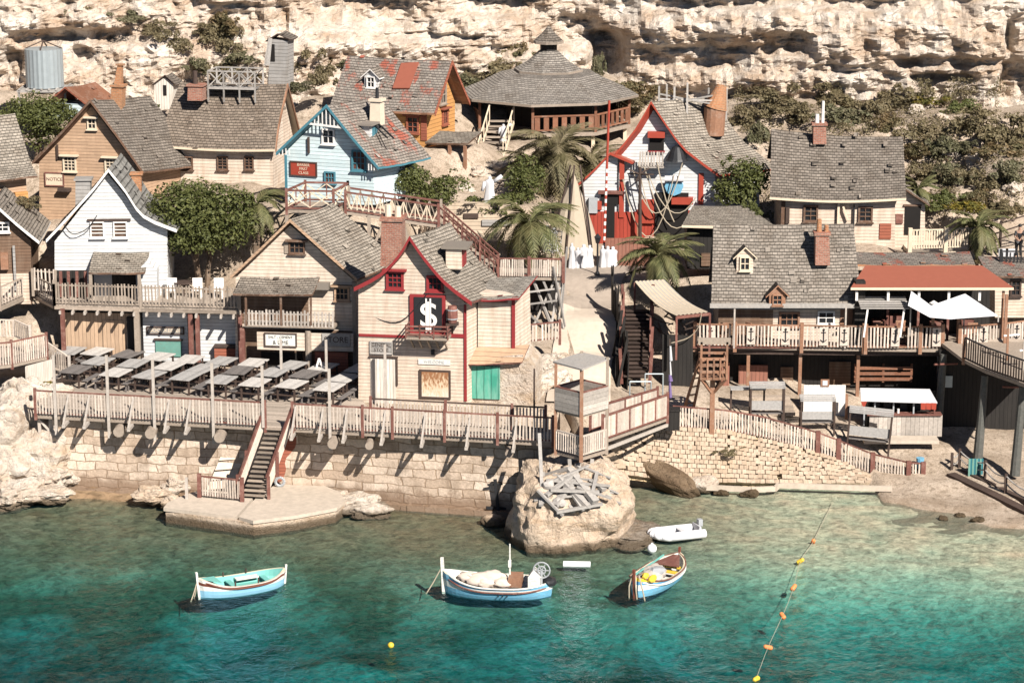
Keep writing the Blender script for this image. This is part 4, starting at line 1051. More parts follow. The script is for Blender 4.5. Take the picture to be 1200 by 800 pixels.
mb = MB(); mb.prism([on_roof(a_, b_, .10) for a_, b_ in ((460, 106), (480, 106), (491, 76), (470, 77))], (0, 0, .05)); mb.build('roof_patch', 'redroof', h.e)
h.win(484, 146, 16, 20, 0, 2, 3, 'rustred', 'glass', .1, hood=True); h.boxpx(493, 132, 500, 165, -.05, 0, 'rustred', 'corner_board')
window(h.e, (w1.x, D * .55, w1.z + .55), (0, 1, 0), (1, 0, 0), .8, 1.1, 2, 2, 'wood', 'glass', .1); window(h.e, (w1.x, D * .62, w1.z - .75), (0, 1, 0), (1, 0, 0), .7, .9, 2, 2, 'rustred', 'glass', .1, hood=True)
dormer(h, 435, 94, .55, .85, 1.1, 'white', 'sh_grey', 'trimwhite', .7, 1.2)
# its porch
a = h.loc(500, 168, -1.0); q = [h.loc(498, 167, -1.0), h.loc(548, 168, -1.0)]
sheet('porch_roof', [q[0], q[0] + Vector((.2, 1.5, .45))], q[1] - q[0], ['sh_beige', 'trimbrown'], h.e, .1, .03)
for px in (527, 545): h.post(px, 168, 208, -.9, .08, 'woodorange')
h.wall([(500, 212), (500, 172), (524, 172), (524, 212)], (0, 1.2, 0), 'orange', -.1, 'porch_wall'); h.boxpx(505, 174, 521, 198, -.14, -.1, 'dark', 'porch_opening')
a, b = h.loc(528, 206, -.9), h.loc(546, 207, -.9); mb = MB()
for i in range(6): x = a.x + (b.x - a.x) * (i + .5) / 6; mb.bar((x, -.9, a.z), (x, -.9, a.z + .8), .07, .03, up=(0, 1, 0))
mb.bar((a.x, -.88, a.z + .78), (b.x, -.88, a.z + .78), .06); mb.build('porch_rail', 'trimcream', h.e)
mb = MB(); mb.box(((a.x + b.x) / 2 - .5, -.3, a.z - .1), (3.2, 1.7, .15)); mb.build('porch_floor', 'wood', h.e)

# ---- pavilion
cY = 37.5; pc = P(646, 157, cY - 4.7); fz = pc.z; ec = P(646, 123, cY - 5.2); R1 = 5.35
g_ = empty('pavilion', (pc.x - .1, cY, fz), 'octagonal timber pavilion with tiered shingle roof and lantern below the cliff', 'pavilion')
def zz(py, Y): return P(643, py, Y).z - fz
def octa(r, z, k=.2): return [Vector((r * math.sin(math.pi / 4 * i - k), -r * math.cos(math.pi / 4 * i - k), z)) for i in range(8)]
def tier(rz, name, mat):
    mb = MB(); rings = [octa(r, z) for r, z in rz]; arc = 0
    for A, B in zip(rings[:-1], rings[1:]):
        s1 = ((A[0] + A[1]) / 2 - (B[0] + B[1]) / 2).length
        for i in range(8):
            j = (i + 1) % 8; w0, w1_ = (A[j] - A[i]).length, (B[j] - B[i]).length
            mb.poly([A[i], A[j], B[j], B[i]], 0, [(-w0 / 2 + i * 7, arc), (w0 / 2 + i * 7, arc), (w1_ / 2 + i * 7, arc + s1), (-w1_ / 2 + i * 7, arc + s1)])
        arc += s1
    A = rings[0]; d_ = Vector((0, 0, -.14))
    for i in range(8): mb.poly([A[i], A[(i + 1) % 8], A[(i + 1) % 8] + d_, A[i] + d_], 1)
    mb.poly([p + d_ for p in A], 1)
    return mb.build(name, [mat, 'wood'], g_, fix=False)
ez = ec.z - fz; r2 = 2.05; z2 = zz(86, cY - 2); z3 = zz(59, cY)
tier([(R1, ez), (3.9, ez + .62), (2.9, ez + 1.15), (r2 - .15, z2 - .1)], 'roof', 'sh_light')
tier([(r2, z2), (1.25, z2 + (z3 - z2) * .42), (.55, z3)], 'upper_roof', 'sh_light')
mb = MB(); mb.prism(octa(.5, z3 - .2), (0, 0, zz(45, cY) - z3 + .2)); mb.build('lantern', 'dark_shade_board', g_)
tier([(.9, zz(48, cY)), (.4, zz(39, cY)), (.03, zz(30, cY))], 'lantern_roof', 'sh_dark')
mb = MB(); mb.prism(octa(4.9, -.2), (0, 0, .2)); mb.build('floor', 'wood', g_)
mb = MB(); mb.prism(octa(2.6, 0), (0, 0, ez + .5)); mb.build('shade_core', 'dark_shade_board', g_)  # dark drum added so the pavilion interior looks shaded
rb, pb = MB(), MB(); A = octa(4.8, 0)
for i in range(8):
    if i == 7: continue
    a, b = A[i], A[(i + 1) % 8]; d_ = b - a
    rb.bar(a + up * .98, b + up * .98, .1, .09); rb.bar(a + up * .18, b + up * .18, .08, .08)
    n = 7
    for k in range(n): p = a + d_ * ((k + .5) / n); pb.bar(p + up * .2, p + up * .95, .30, .03, up=Vector((d_.y, -d_.x, 0)).normalized())
rb.build('rail', 'railbrown', g_); pb.build('rail_boards', 'railbrown', g_)
for i, a in enumerate(A):
    mb = MB(); mb.bar(a, a + up * (ez + .1), .15); mb.build('post', 'railbrown', g_)
    mb = MB(); mb.bar(a * .95 + up * -2.4, a * .95 + up * -.2, .2); mb.build('stilt', 'trimcream', g_)
mb = MB(); st0 = P(588, 142, 33.6) - g_.location; st1 = P(575, 186, 30.6) - g_.location
for k in range(8): p = st0.lerp(st1, k / 7); mb.box(p, (1.35, .36, .07))
sp_ = mb.build('stairs', 'wood', g_); mb = MB()
for dx in (-.7, .7):
    mb.bar(st0 + Vector((dx, 0, -.05)), st1 + Vector((dx, 0, -.05)), .06, .2); mb.bar(st0 + Vector((dx, 0, .9)), st1 + Vector((dx, 0, .9)), .07, .07)
    for k in range(5): p = st0.lerp(st1, k / 4) + Vector((dx, 0, 0)); mb.bar(p, p + up * .9, .05)
mb.build('handrail', 'trimcream', sp_)

# ---- red and white funhouse
h = House('funhouse', 'crooked white and red gabled funhouse hung with ropes, orange stovepipe on its roof', 'house', 770, 280, 23.6, 5, 7.6)
h.wall([(718, 292), (718, 186), (735, 166), (762, 125), (783, 152), (806, 178), (838, 200), (838, 292)], (2.4, 4.2, -.2), 'white')
h.roof([(721, 180), (744, 152), (763, 119), (783, 149), (804, 176), (843, 205)], (3.2, 4.6, -.35), 'sh_beige', -.45, 'bright_red', 'bright_red', .15, sm=2)
h.wall([(686, 292), (682, 214), (699, 196), (716, 180), (724, 186), (724, 292)], (.5, 2.6, 0), 'white', -.3, 'side_wing')
h.roof([(676, 217), (697, 198), (715, 179), (741, 190)], (.6, 2.8, 0), 'redroof', -.6, 'bright_red', 'bright_red', .14, name='wing_roof', sm=1)
h.boxpx(688, 248, 746, 290, -.42, -.3, 'redboard', 'red_dado'); h.boxpx(746, 246, 838, 290, -.12, 0, 'redboard', 'red_dado')
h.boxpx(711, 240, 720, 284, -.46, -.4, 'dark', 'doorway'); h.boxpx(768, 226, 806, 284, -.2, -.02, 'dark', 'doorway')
h.boxpx(704, 228, 728, 240, -.42, -.3, 'dark', 'window_opening'); h.boxpx(701, 224, 731, 228, -.6, -.3, 'woodred', 'window_hood')
h.boxpx(761, 160, 778, 177, -.1, 0, 'dark', 'attic_window'); h.boxpx(759, 155, 779, 162, -.4, 0, 'bright_red', 'window_hood'); h.boxpx(759, 177, 779, 179, -.2, 0, 'red', 'window_sill')
h.boxpx(726, 186, 731, 255, -.5, -.42, 'bright_red', 'corner_post'); h.boxpx(819, 203, 824, 240, -.1, 0, 'bright_red', 'corner_post')
c = h.loc(793, 188, -.35); mb = MB()
for z0_, z1_, r0_, r1_ in ((0, .12, .62, .56), (.12, .45, .52, .40), (.45, .72, .40, .22), (.72, .8, .22, .08)): mb.tube(c + up * z0_, c + up * z1_, r0_, r1_, 14)
mb.build('bell', 'black', h.e)
a, b = h.loc(748, 195, -.7), h.loc(778, 195, -.7); mb = MB()
for i in range(9): x = a.x + (b.x - a.x) * (i + .5) / 9; mb.bar((x, -.7, a.z), (x + random.uniform(-.03, .03), -.7, a.z + .8), .09, .03, up=(0, 1, 0))
mb.bar((a.x, -.68, a.z + .2), (b.x, -.68, a.z + .2), .05); mb.box(((a.x + b.x) / 2, -.35, a.z - .05), (b.x - a.x, .68, .08)); mb.build('balcony', 'picketgrey', h.e)
c = h.loc(790, 218, -.3); mb = MB(); mb.tube(c + Vector((0, .3, 0)), c + Vector((0, -.2, 0)), .5, .5, 8); mb.build('blue_drum', 'skyblue', h.e)
mb = MB(); mb.tube(c + Vector((-.5, -.25, .42)), c + Vector((.5, -.25, .42)), .17, .17, 9); mb.build('canvas_roll', 'cloth', h.e)
h.boxpx(787, 232, 812, 240, -.5, 0, 'bright_red', 'door_hood'); h.boxpx(752, 234, 766, 262, -.3, -.1, 'bright_red', 'shutter')
h.boxpx(742, 262, 752, 284, -.3, -.1, 'woodorange', 'crate_door'); h.boxpx(690, 232, 700, 250, -.55, -.3, 'grey', 'lantern_box'); h.boxpx(700, 236, 705, 246, -.5, -.3, 'bright_red', 'small_shutter')
rp = MB()
for (x0, y0, x1, y1, sg_) in ((742, 200, 800, 190, 55), (755, 196, 812, 250, 40), (748, 190, 765, 250, 12), (770, 190, 790, 260, 8), (730, 210, 790, 205, 70), (760, 205, 815, 232, 30)):
    P_ = [h.loc(x0 + (x1 - x0) * t_ / 9, y0 + (y1 - y0) * t_ / 9 + sg_ * 4 * (t_ / 9) * (1 - t_ / 9), -.75) for t_ in range(10)]; rp.path(P_, .03, 5)
rp.build('hanging_ropes', 'rope', h.e)
rp = MB(); rp.tube(h.loc(750, 284, -1.0), h.loc(750, 196, -1.0), .1, .08, 8); 
for i in range(7): a_ = h.loc(750, 204, -1.0); an = i * .9; rp.bar(a_, a_ + Vector((math.cos(an) * .75, math.sin(an) * .35 - .1, .35 * math.sin(i * 2.1))), .06)
rp.build('mast', 'darkwood', h.e)
b0, b1, b2 = h.loc(836, 158, 2.6), h.loc(838, 126, 2.6), h.loc(846, 100, 2.6); mb = MB()
mb.tube(b0, b1, .58, .60, 14); o = mb.build('stovepipe', 'woodorange', h.e); mb = MB(); mb.tube(b1, b2, .66, .26, 14); mb.build('stovepipe_cap', 'brick2', o)
sc_ = MB()
for px, y0, y1, v in ((772, 101, 138, 1.2), (781, 99, 140, 2.2), (790, 102, 138, 1.4), (805, 97, 142, 1.6), (830, 103, 138, 3.4), (851, 104, 140, 3.0)):
    a_, b_ = h.loc(px, y1, v), h.loc(px, y0, v); b_.x = a_.x; sc_.bar(a_, b_, .1)
for y0, y1 in ((116, 118), (110, 122), (124, 112)): sc_.bar(h.loc(772, y0, 1.5), h.loc(835, y1, 2.2), .08)
sc_.build('scaffold', 'woodgrey', h.e)
for w_ in ((716, 283),): pass

# ---- cream house on the right
h = House('long_house', 'cream house with dark grey roof and brick chimney with a white flue', 'house', 980, 290, 20.6, 1, 8.2)
h.wall([(915, 296), (915, 226), (1049, 226), (1049, 296)], (0, 4.2, 0), 'cream')
A_ = smooth_pts([h.loc(902, 231, -.5), h.loc(903, 210, .35), h.loc(904, 151, 2.1)], 4); B_ = smooth_pts([h.loc(1062, 232, -.5), h.loc(1061, 211, .35), h.loc(1058, 160, 2.1)], 4)
mb = MB(); ruled(mb, A_, B_, 14, 0, .16); ruled(mb, [p + dz for p in A_], [p + dz for p in B_], 14, 1, .16)
bkA, bkB = [A_[-1], A_[-1] + Vector((0, 2.4, -2))], [B_[-1], B_[-1] + Vector((0, 2.4, -2))]; ruled(mb, bkA, bkB, 14, 0, .16)
for L_ in (A_, B_, bkA, bkB):
    for p, q in zip(L_[:-1], L_[1:]): mb.poly([p, q, q + dz, p + dz], 1)
f = lambda t: A_[0].lerp(B_[0], t) - Vector((0, 0, .16 * math.sin(math.pi * t)))
for k in range(14): mb.poly([f(k / 14), f((k + 1) / 14), f((k + 1) / 14) + dz, f(k / 14) + dz], 1)
loose_shingles(mb, A_, B_[0] - A_[0], 5); mb.build('roof', ['sh_dark', 'trimcream'], h.e, fix=False)
for x_, p_ in ((A_, 915), (B_, 1048)):
    w_ = h.loc(p_, 228, 0); mb = MB(); mb.prism([Vector((w_.x, 0, w_.z)), Vector((w_.x, 4.2, w_.z)), Vector((w_.x, 2.1, x_[-1].z - .2))], (.15 if p_ == 915 else -.15, 0, 0)); mb.build('gable_wall', 'cream', h.e)
h.win(950, 250, 17, 20, 0, 2, 3, 'trimbrown', 'glass', .1); h.win(1014, 251, 17, 19, 0, 2, 3, 'trimbrown', 'glass', .1)
h.boxpx(1031, 262, 1044, 280, -.06, 0, 'rustred', 'notice_board'); h.boxpx(916, 228, 919, 294, -.06, 0, 'trimbrown', 'corner_board')
h.boxpx(921, 243, 925, 262, -.15, 0, 'darkwood', 'wall_lamp'); h.post(983, 232, 290, -.15, .06, 'trimcream'); h.post(1001, 240, 290, -.12, .04, 'black', 'downpipe')
mb = MB(); mb.bar(h.loc(988, 242, -.2), h.loc(994, 258, -.2), .1); mb.build('brace', 'trimcream', h.e)
o = chimney(h.e, h.loc(960, 168, 1.8), h.loc(960, 146, 1.8), .7, .66, 'brick', .12, [(-.12, .45, .12), (.18, 1.15, .09)], potmat='trimwhite')
h.wall([(1049, 296), (1049, 228), (1058, 222), (1084, 240), (1084, 296)], (0, 2.4, 0), 'cream2', .5, 'annex_wall')
q = [h.loc(1090, 240, .1), h.loc(1062, 222, .1)]; sheet('annex_roof', q, (.1, 2.8, 0), ['sh_beige', 'trimbrown'], h.e, .1, .02)
h.boxpx(1061, 242, 1078, 275, .44, .49, 'dark', 'doorway'); h.boxpx(1059, 240, 1080, 242, .4, .49, 'trimbrown', 'door_lintel'); h.boxpx(1050, 251, 1058, 262, .4, .49, 'woodred', 'letter_box')

# ---- tavern with steep roof
h = House('tavern', 'tavern with a steep grey shingle roof, two dormers and brick chimney over the anchor deck', 'tavern', 920, 405, 11.4, 0, 5.0)
A_ = [h.loc(833, 359, -.6), h.loc(834, 338, -.1), h.loc(836, 262, 1.7)]; B_ = [h.loc(1010, 359, -.6), h.loc(1008, 338, -.1), h.loc(1000, 262, 1.7)]
A_, B_ = smooth_pts(A_, 3), smooth_pts(B_, 3)
mb = MB(); ruled(mb, A_, B_, 16, 0, .05); ruled(mb, [p + dz for p in A_], [p + dz for p in B_], 16, 1, .05)
bkA, bkB = [A_[-1], A_[-1] + Vector((0, 2.4, -3.5))], [B_[-1], B_[-1] + Vector((0, 2.4, -3.5))]; ruled(mb, bkA, bkB, 14, 0, .05)
for L_ in (A_, B_, bkA, bkB):
    for p, q in zip(L_[:-1], L_[1:]): mb.poly([p, q, q + dz, p + dz], 1)
loose_shingles(mb, A_, B_[0] - A_[0], 8); mb.build('roof', ['sh_grey', 'greyboard'], h.e, fix=False)
h.boxpx(832, 356, 1011, 361, -.72, -.58, 'woodgrey', 'gutter_board')
h.wall([(842, 410), (842, 352), (1002, 352), (1002, 410)], (0, 3.2, 0), 'cream'); h.boxpx(842, 362, 905, 408, -.05, 0, 'brown', 'dark_front'); h.boxpx(985, 362, 1002, 408, -.05, 0, 'woodorange', 'door')
for px in (836, 860): 
    w_ = h.loc(842 if px == 836 else 1002, 340, 0); mb = MB(); mb.prism([Vector((w_.x, 0, w_.z - .5)), Vector((w_.x, 3.2, w_.z - .5)), Vector((w_.x, 1.7, A_[-1].z - .2))], (.1 if px == 836 else -.1, 0, 0)); mb.build('gable_wall', 'cream', h.e)
h.win(968, 372, 20, 16, 0, 2, 2, 'trimwhite', 'glass', .08); h.win(925, 374, 24, 18, 0, 3, 2, 'woodorange', 'glass', .1)
chimney(h.e, h.loc(963, 309, .55), h.loc(963, 274, .55), .72, .66, 'brick', .14, [(-.14, .62, .14), (.22, .34, .12)], potmat='brick2')
dormer(h, 873, 306, .35, .82, 1.2, 'cream', 'sh_dark', 'trimcream', .8, 1.0); dormer(h, 911, 349, -.66, .8, .95, 'woodorange', 'sh_dark', 'woodorange', .8, .8)
h.wall([(818, 470), (818, 412), (1098, 412), (1098, 470)], (0, 1.0, 0), 'dark_shade_board', 1.0, 'lower_wall', 0)  # shade beneath the deck is put into this wall's black colour
h.boxpx(866, 428, 899, 470, .55, .75, 'redbrown', 'board_screen'); h.boxpx(846, 425, 854, 470, .2, .4, 'redbrown', 'screen_post')
h.boxpx(915, 430, 929, 460, .9, 1.0, 'brown', 'lower_door'); h.boxpx(972, 424, 996, 462, .9, 1.0, 'brown', 'lower_window')
for px in (877, 938, 1006): h.post(px, 414, 470, -.5, .08, 'woodorange')
# ---- porch with the red roof
h = House('tavern_porch', 'open tavern porch with flat terracotta red roof and white posts', 'porch', 1090, 405, 10.9, -1, 5.0)
a = h.loc(997, 337, -.6); b = h.loc(1188, 337, -.6); A_ = [a, h.loc(1014, 311, 2.0)]; B_ = [b, h.loc(1151, 311, 2.0)]
mb = MB(); ruled(mb, A_, B_, 10, 0, .02); ruled(mb, [p + dz for p in A_], [p + dz for p in B_], 10, 1, .02)
for L_ in (A_, B_): mb.poly([L_[0], L_[1], L_[1] + dz, L_[0] + dz], 1)
mb.poly([a, b, b + dz, a + dz], 1); mb.build('roof', ['redroof', 'trimcream'], h.e, fix=False)
q = [h.loc(1003, 310, 2.05), h.loc(1143, 310, 2.05)]; sheet('upper_roof', [q[0], q[0] + Vector((0, 1.5, .35))], q[1] - q[0], ['sh_red', 'brick2'], h.e, .1, .05)
h.wall([(1003, 410), (1003, 318), (1160, 318), (1160, 410)], (0, .3, 0), 'dark_shade_board', 2.4, 'back_wall')
h.boxpx(1003, 330, 1012, 408, -.2, 2.3, 'dark_shade_board', 'side_wall')
for px in (1004, 1041, 1077, 1112, 1148, 1176): h.post(px, 341, 352 if px not in (1176,) else 406, -.35, .06, 'trimwhite' if px != 1176 else 'woodorange', 'bracket' if px != 1176 else 'post')
for px in (1041, 1077, 1112): h.post(px, 342, 406, .9, .06, 'woodred')
for px, py in ((1030, 384), (1050, 378), (1098, 386), (1134, 384)): h.boxpx(px - 7, py - 8, px + 7, py + 16, 1.2, 1.7, 'woodred', 'bar_counter')
# ---- low dark roofed shed beside the funhouse
h = House('shed', 'low shed with beige shingle roof between funhouse and tavern', 'shed', 850, 300, 17.2, 0, 6.2)
A_, B_ = [h.loc(799, 264, -.3), h.loc(812, 241, 2.0)], [h.loc(910, 266, -.3), h.loc(874, 241, 2.0)]
mb = MB(); ruled(mb, A_, B_, 8, 0, .03); ruled(mb, [p + dz for p in A_], [p + dz for p in B_], 8, 1, .03); mb.poly([A_[0], B_[0], B_[0] + dz, A_[0] + dz], 1); mb.build('roof', ['sh_beige', 'trimcream'], h.e, fix=False)
h.wall([(805, 315), (805, 264), (905, 264), (905, 315)], (0, 2, 0), 'dark_shade_board', .3)
h.boxpx(822, 297, 832, 312, .2, .3, 'brown', 'door')
# ---- white house at the right edge
h = House('cottage', 'white weatherboard cottage wall with dark shuttered window at the right edge', 'house', 1185, 362, 14.2, -4, 5.6)
h.wall([(1166, 372), (1166, 322), (1260, 322), (1260, 372)], (0, 3, 0), 'cream'); q = [h.loc(1158, 323, -.4), h.loc(1265, 323, -.4)]
sheet('roof', [q[0], q[0] + Vector((0, 2.2, .55))], q[1] - q[0], ['sh_red', 'trimbrown'], h.e, .1, .03); h.win(1190, 337, 13, 20, 0, 2, 3, 'darkwood', 'glass', .09)
# ---- small sheds below the cliff
h = House('outhouse', 'tiny white outhouse with pointed roof on the slope below the cliff', 'shed', 193, 124, 34.5, 10)
h.wall([(181, 128), (181, 99), (193, 91), (203, 99), (203, 128)], (0, 1.1, 0), 'vwhite'); h.roof([(178, 99), (193, 88), (206, 99)], (0, 1.4, 0), 'sh_dark', -.15, 'darkwood', None, sm=1, thick=.06); h.boxpx(191, 100, 195, 112, -.04, 0, 'dark', 'window_slit')
h = House('lookout_shack', 'narrow grey plank tower shack with leaning side boards against the cliff', 'shed', 325, 95, 33.5, 14)
h.wall([(314, 110), (316, 46), (337, 48), (337, 110)], (0, 1.1, 0), 'greyboard'); h.roof([(311, 48), (325, 39), (340, 46)], (0, 1.4, 0), 'sh_dark', -.15, 'darkwood', None, sm=1, thick=.06)
mb = MB()
for i in range(4): mb.bar(h.loc(309 + i * 2, 77, -.3), h.loc(315 + i, 45, -.2), .1, .04)
mb.build('leaning_boards', 'woodgrey', h.e); h.boxpx(316, 52, 322, 72, -.04, 0, 'dark', 'opening')
# ---- water tank
p = P(53, 104, 33); tk = empty('water_tank', p, 'grey corrugated round water tank on a timber stand', 'tank')
k = FPX / ((33 - CY) / _c); rr = 21 / k; hh = 46 / k; mb = MB(); n = 48
ring = lambda z: [Vector(((rr + .03 * (i % 2)) * math.cos(2 * math.pi * i / n), (rr + .03 * (i % 2)) * math.sin(2 * math.pi * i / n), z)) for i in range(n)]
a, b = ring(.12), ring(hh); mb.add(a + b, [(i, (i + 1) % n, n + (i + 1) % n, n + i) for i in range(n)] + [tuple(range(n, 2 * n))]); mb.build('tank', 'metal', tk)
mb = MB(); mb.box((0, 0, 0), (rr * 2.7, rr * 2.2, .14))
for i in range(7): mb.box((-rr * 1.2 + i * rr * .4, 0, .1), (.1, rr * 2.3, .1))
for sx in (-1, 1): mb.bar((sx * rr * 1.25, -rr, -1.6), (sx * rr * 1.25, -rr, 0), .12)
mb.build('stand', 'woodgrey', tk); mb = MB()
for i in range(4): mb.bar((rr * math.cos(i * 1.57), rr * math.sin(i * 1.57), hh), (0, 0, hh + .45), .06)
mb.build('lid_frame', 'darkwood', tk)
h = House('cottage', 'small cottage behind the left tree showing only a rust red roof', 'house', 82, 130, 31.5, 20)
h.wall([(56, 140), (56, 122), (98, 122), (98, 140)], (0, 2, 0), 'blue'); h.roof([(50, 124), (76, 102), (104, 124)], (.6, 2.4, 0), 'railbrown', -.2, 'rustred', None, sm=1)

# ================================================================ DECKS, STAIRS, FENCES
def hit(px, py):
    """where the sight line meets the ground or the cliff"""
    d = Vector(ray(px, py)); o = Vector((CX, CY, CZ)); t = 100.0
    while t < 230:
        p = o + d * t
        if p.y > yfront(p.x) and (p.z < terr(p.x, p.y) or p.y > cliff_base(p.x) + (p.z - 12) * .3 - .2): return p
        t += .25
    return o + d * 160
DZ = 3.75
d0, d1, d2, d3 = PZ(40, 485, DZ), PZ(311, 499.5, DZ), PZ(343, 501, DZ), PZ(650, 518, DZ)
dk = empty('terrace_deck', d1, 'large plank terrace deck on log supports above the quay wall', 'deck'); o_ = Vector(dk.location)
poly = [d0, d1, d2, d3, Vector((d3.x + .2, d3.y + 2.0, DZ)), Vector((X(436, 3, 3.7), 3.0, DZ)), Vector((X(424, 5.6, 3.7), 5.8, DZ)), Vector((X(420, 10.8, 3.7), 10.8, DZ)), Vector((X(62, 13.0, 3.7), 13.2, DZ)), Vector((X(52, 9, 3.7), 9, DZ))]
mb = MB(); mb.prism([p - o_ + Vector((0, 0, -.2)) for p in poly], (0, 0, .16)); mb.build('deck_frame', 'wood', dk)
# planks laid along the front edge
import itertools
dirv = (d3 - d0).normalized(); perp = Vector((-dirv.y, dirv.x, 0)); mb = MB(); p2 = [((p - d0).dot(dirv), (p - d0).dot(perp)) for p in poly]
w_ = .21; k = 0
while k * w_ < 16:
    yq = (k + .5) * w_; xs_ = []
    for (x0, y0), (x1, y1) in zip(p2, p2[1:] + p2[:1]):
        if (y0 - yq) * (y1 - yq) < 0: xs_.append(x0 + (x1 - x0) * (yq - y0) / (y1 - y0))
    xs_.sort()
    for a, b in zip(xs_[::2], xs_[1::2]):
        n_ = max(1, int((b - a) / 3.5))
        for i in range(n_):
            u0, u1 = a + (b - a) * i / n_, a + (b - a) * (i + 1) / n_ - .012; c_ = d0 + dirv * (u0 + u1) / 2 + perp * yq - o_ + Vector((0, 0, -.02))
            mb.box(c_, (u1 - u0, w_ - .018, .04 + .012 * random.random()), rz=math.atan2(dirv.y, dirv.x))
    k += 1
t = NT('bleached_planks'); M['planks'] = timber('bleached_planks', (.46, .38, .31), .3, .3, (.3, .24, .19)); mb.build('planks', 'planks', dk)
for px in (82, 107, 160, 203, 228, 352, 384, 412, 456, 502, 553, 606):
    f_ = (px - 40) / 610; p = d0.lerp(d3, f_) - o_; mb = MB()
    mb.bar(p + Vector((0, 1.2, -.28)), p + Vector((-.12, -.85, -.28)), .14, .14); mb.bar(p + Vector((-.12, -.8, -.22)), p + Vector((.06, -.09, 1.05)), .08, .09)
    mb.build('outrigger_brace', 'picketgrey', dk)
for px in (145, 183, 265, 398, 440, 600):
    f_ = (px - 40) / 610; p = d0.lerp(d3, f_) - o_; mb = MB(); r_ = .27 if px < 420 else .2
    mb.tube(p + Vector((0, 3, -.5)), p + Vector((-.05, -.5, -.5)), r_, r_ * .93, 12); mb.build('support_log', 'wood', dk)
mb = MB()
for px, yb in ((44, 546), (57, 552), (69, 548)):
    p = PZ(px, 485, DZ) - o_; p.y += .3; q = Vector((p.x + .05, p.y, p.z - 2.9)); mb.bar(p, q, .14)
a, b = PZ(44, 485, DZ) - o_ + Vector((0, .3, 0)), PZ(69, 485, DZ) - o_ + Vector((0, .3, 0))
for z0, z1 in ((-.3, -1.5), (-1.5, -.3), (-1.4, -2.7), (-2.6, -1.5)): mb.bar(a + Vector((0, -.06, z0)), b + Vector((0, -.06, z1)), .09)
for i in range(5): x = a.lerp(b, i / 4); mb.bar(x + Vector((0, .9, -.2)), x + Vector((.2 - .1 * i, .1, -2.2)), .09)
mb.build('trestle', 'picketgrey', dk)
U = lambda pts, z: [PZ(a, b, z) for a, b in pts]
fence('long pale picket fence with dull red rail along the front of the table terrace', U([(42, 485.5), (311, 500)], DZ), 1.15, posts='ends', gap=.15)
fence('pale picket fence along the quay walk, right of the stairs', U([(343, 501.5), (425, 506), (460, 508), (521, 511.5), (583, 515), (648, 518.5)], DZ), 1.15, posts='all', gap=.15)
y_ = 1.9
fence('inner picket fence behind the quay walk below the dollar sign house', [p + Vector((0, y_, 0)) for p in U([(432, 507), (521, 511.5), (600, 516), (640, 518)], DZ)], 1.1, rail='darkwood', posts='all', gap=.15)
lb = [('pale post at the left corner of the terrace fence', 67, 416), ('second pale post of the terrace fence from the left', 131, 416), ('pale post in the middle of the terrace fence, above a support log', 186, 421), ('pale post of the terrace fence left of the quay stairs', 256, 425), ('pale post at the head of the quay stairs', 315, 428), ('pale post right of the quay stairs beside the last tables', 393, 432)]
for l_, px, pt_ in lb:
    f_ = (px - 40) / 610; p = d0.lerp(d3, f_); top_ = P(px, pt_, p.y - .12).z; mb = MB(); mb.bar((0, 0, -.9 if px != 315 else 0), (0, 0, top_ - DZ), .125)
    o = mb.build('timber_post', 'picketgrey', None); o.location = (p.x, p.y - .14, DZ); tag(o, l_, 'post', 'pale posts of the terrace')
for l_, px, pt_, Y in (('slim pale post between the tables before the salt store sign', 329, 398, 8.5), ('slim pale post in front of the rust red door', 382, 398, 8.5), ('slim pale post before the white double door', 451, 404, 4.6)):
    top_ = P(px, pt_, Y); mb = MB(); mb.bar((0, 0, 0), (0, 0, top_.z - DZ), .12); o = mb.build('timber_post', 'picketgrey', None); o.location = (top_.x, Y, DZ); tag(o, l_, 'post', 'slim posts among the tables')
mb = MB(); p = PZ(382, 441, DZ)
mb.bar((-.35, 0, 0), (0, 0, 1.25), .09); mb.bar((.5, 0, 0), (0, .02, 1.25), .09); mb.bar((-.2, .03, .5), (.25, .03, .5), .07); o = mb.build('easel', 'trimwhite', None); o.location = (P(374, 432, 8.8).x, 8.8, DZ); tag(o, 'white A-frame easel in front of the rust red door', 'easel')

# tables
def make_table():
    e = empty('picnic_table', (0, 0, 0), '', 'table', 'picnic tables on the terrace')
    mb = MB()
    for i in range(6): mb.box((-.44 + .176 * i, 0, .775), (.168, 1.55, .05))
    mb.build('tabletop', 'tab_grey', e)
    for sx in (-1, 1):
        for sy in (-1, 1):
            mb = MB(); mb.bar((sx * .44, sy * .62, 0), (sx * .44, sy * .62, .75), .075); mb.build('leg', 'darkwood', e)
        mb = MB(); mb.box((sx * .82, 0, .43), (.26, 1.5, .05))
        for sy in (-1, 1): mb.bar((sx * .82, sy * .6, 0), (sx * .82, sy * .6, .41), .06)
        mb.build('bench', 'tab_dark', e)
    mb = MB()
    for sy in (-1, 1): mb.bar((-.82, sy * .62, .36), (.82, sy * .62, .36), .05, .07); mb.bar((-.44, sy * .62, .71), (.44, sy * .62, .71), .05, .07)
    mb.bar((0, -.6, .2), (0, .6, .7), .04); mb.build('frame', 'darkwood', e)
    return e
rows = [('back', [(83, 410, 1), (114, 411, 2), (150, 414, 0), (186, 417, 2), (222, 420, 2), (260, 422, 1), (297, 424, 2), (342, 427, 1), (379, 429, 2), (422, 431, 2)]),
        ('middle', [(115, 422, 1), (156, 425, 1), (198, 428, 2), (237, 431, 1), (280, 433, 0), (320, 435.5, 1), (358, 437.5, 0), (404, 442, 2)]),
        ('front', [(89, 432, 0), (136, 435.5, 2), (175, 438, 1), (218, 440, 1), (260, 444, 1), (299, 447, 2), (342, 449, 2), (386, 452.5, 2)])]
proto = make_table(); first = True
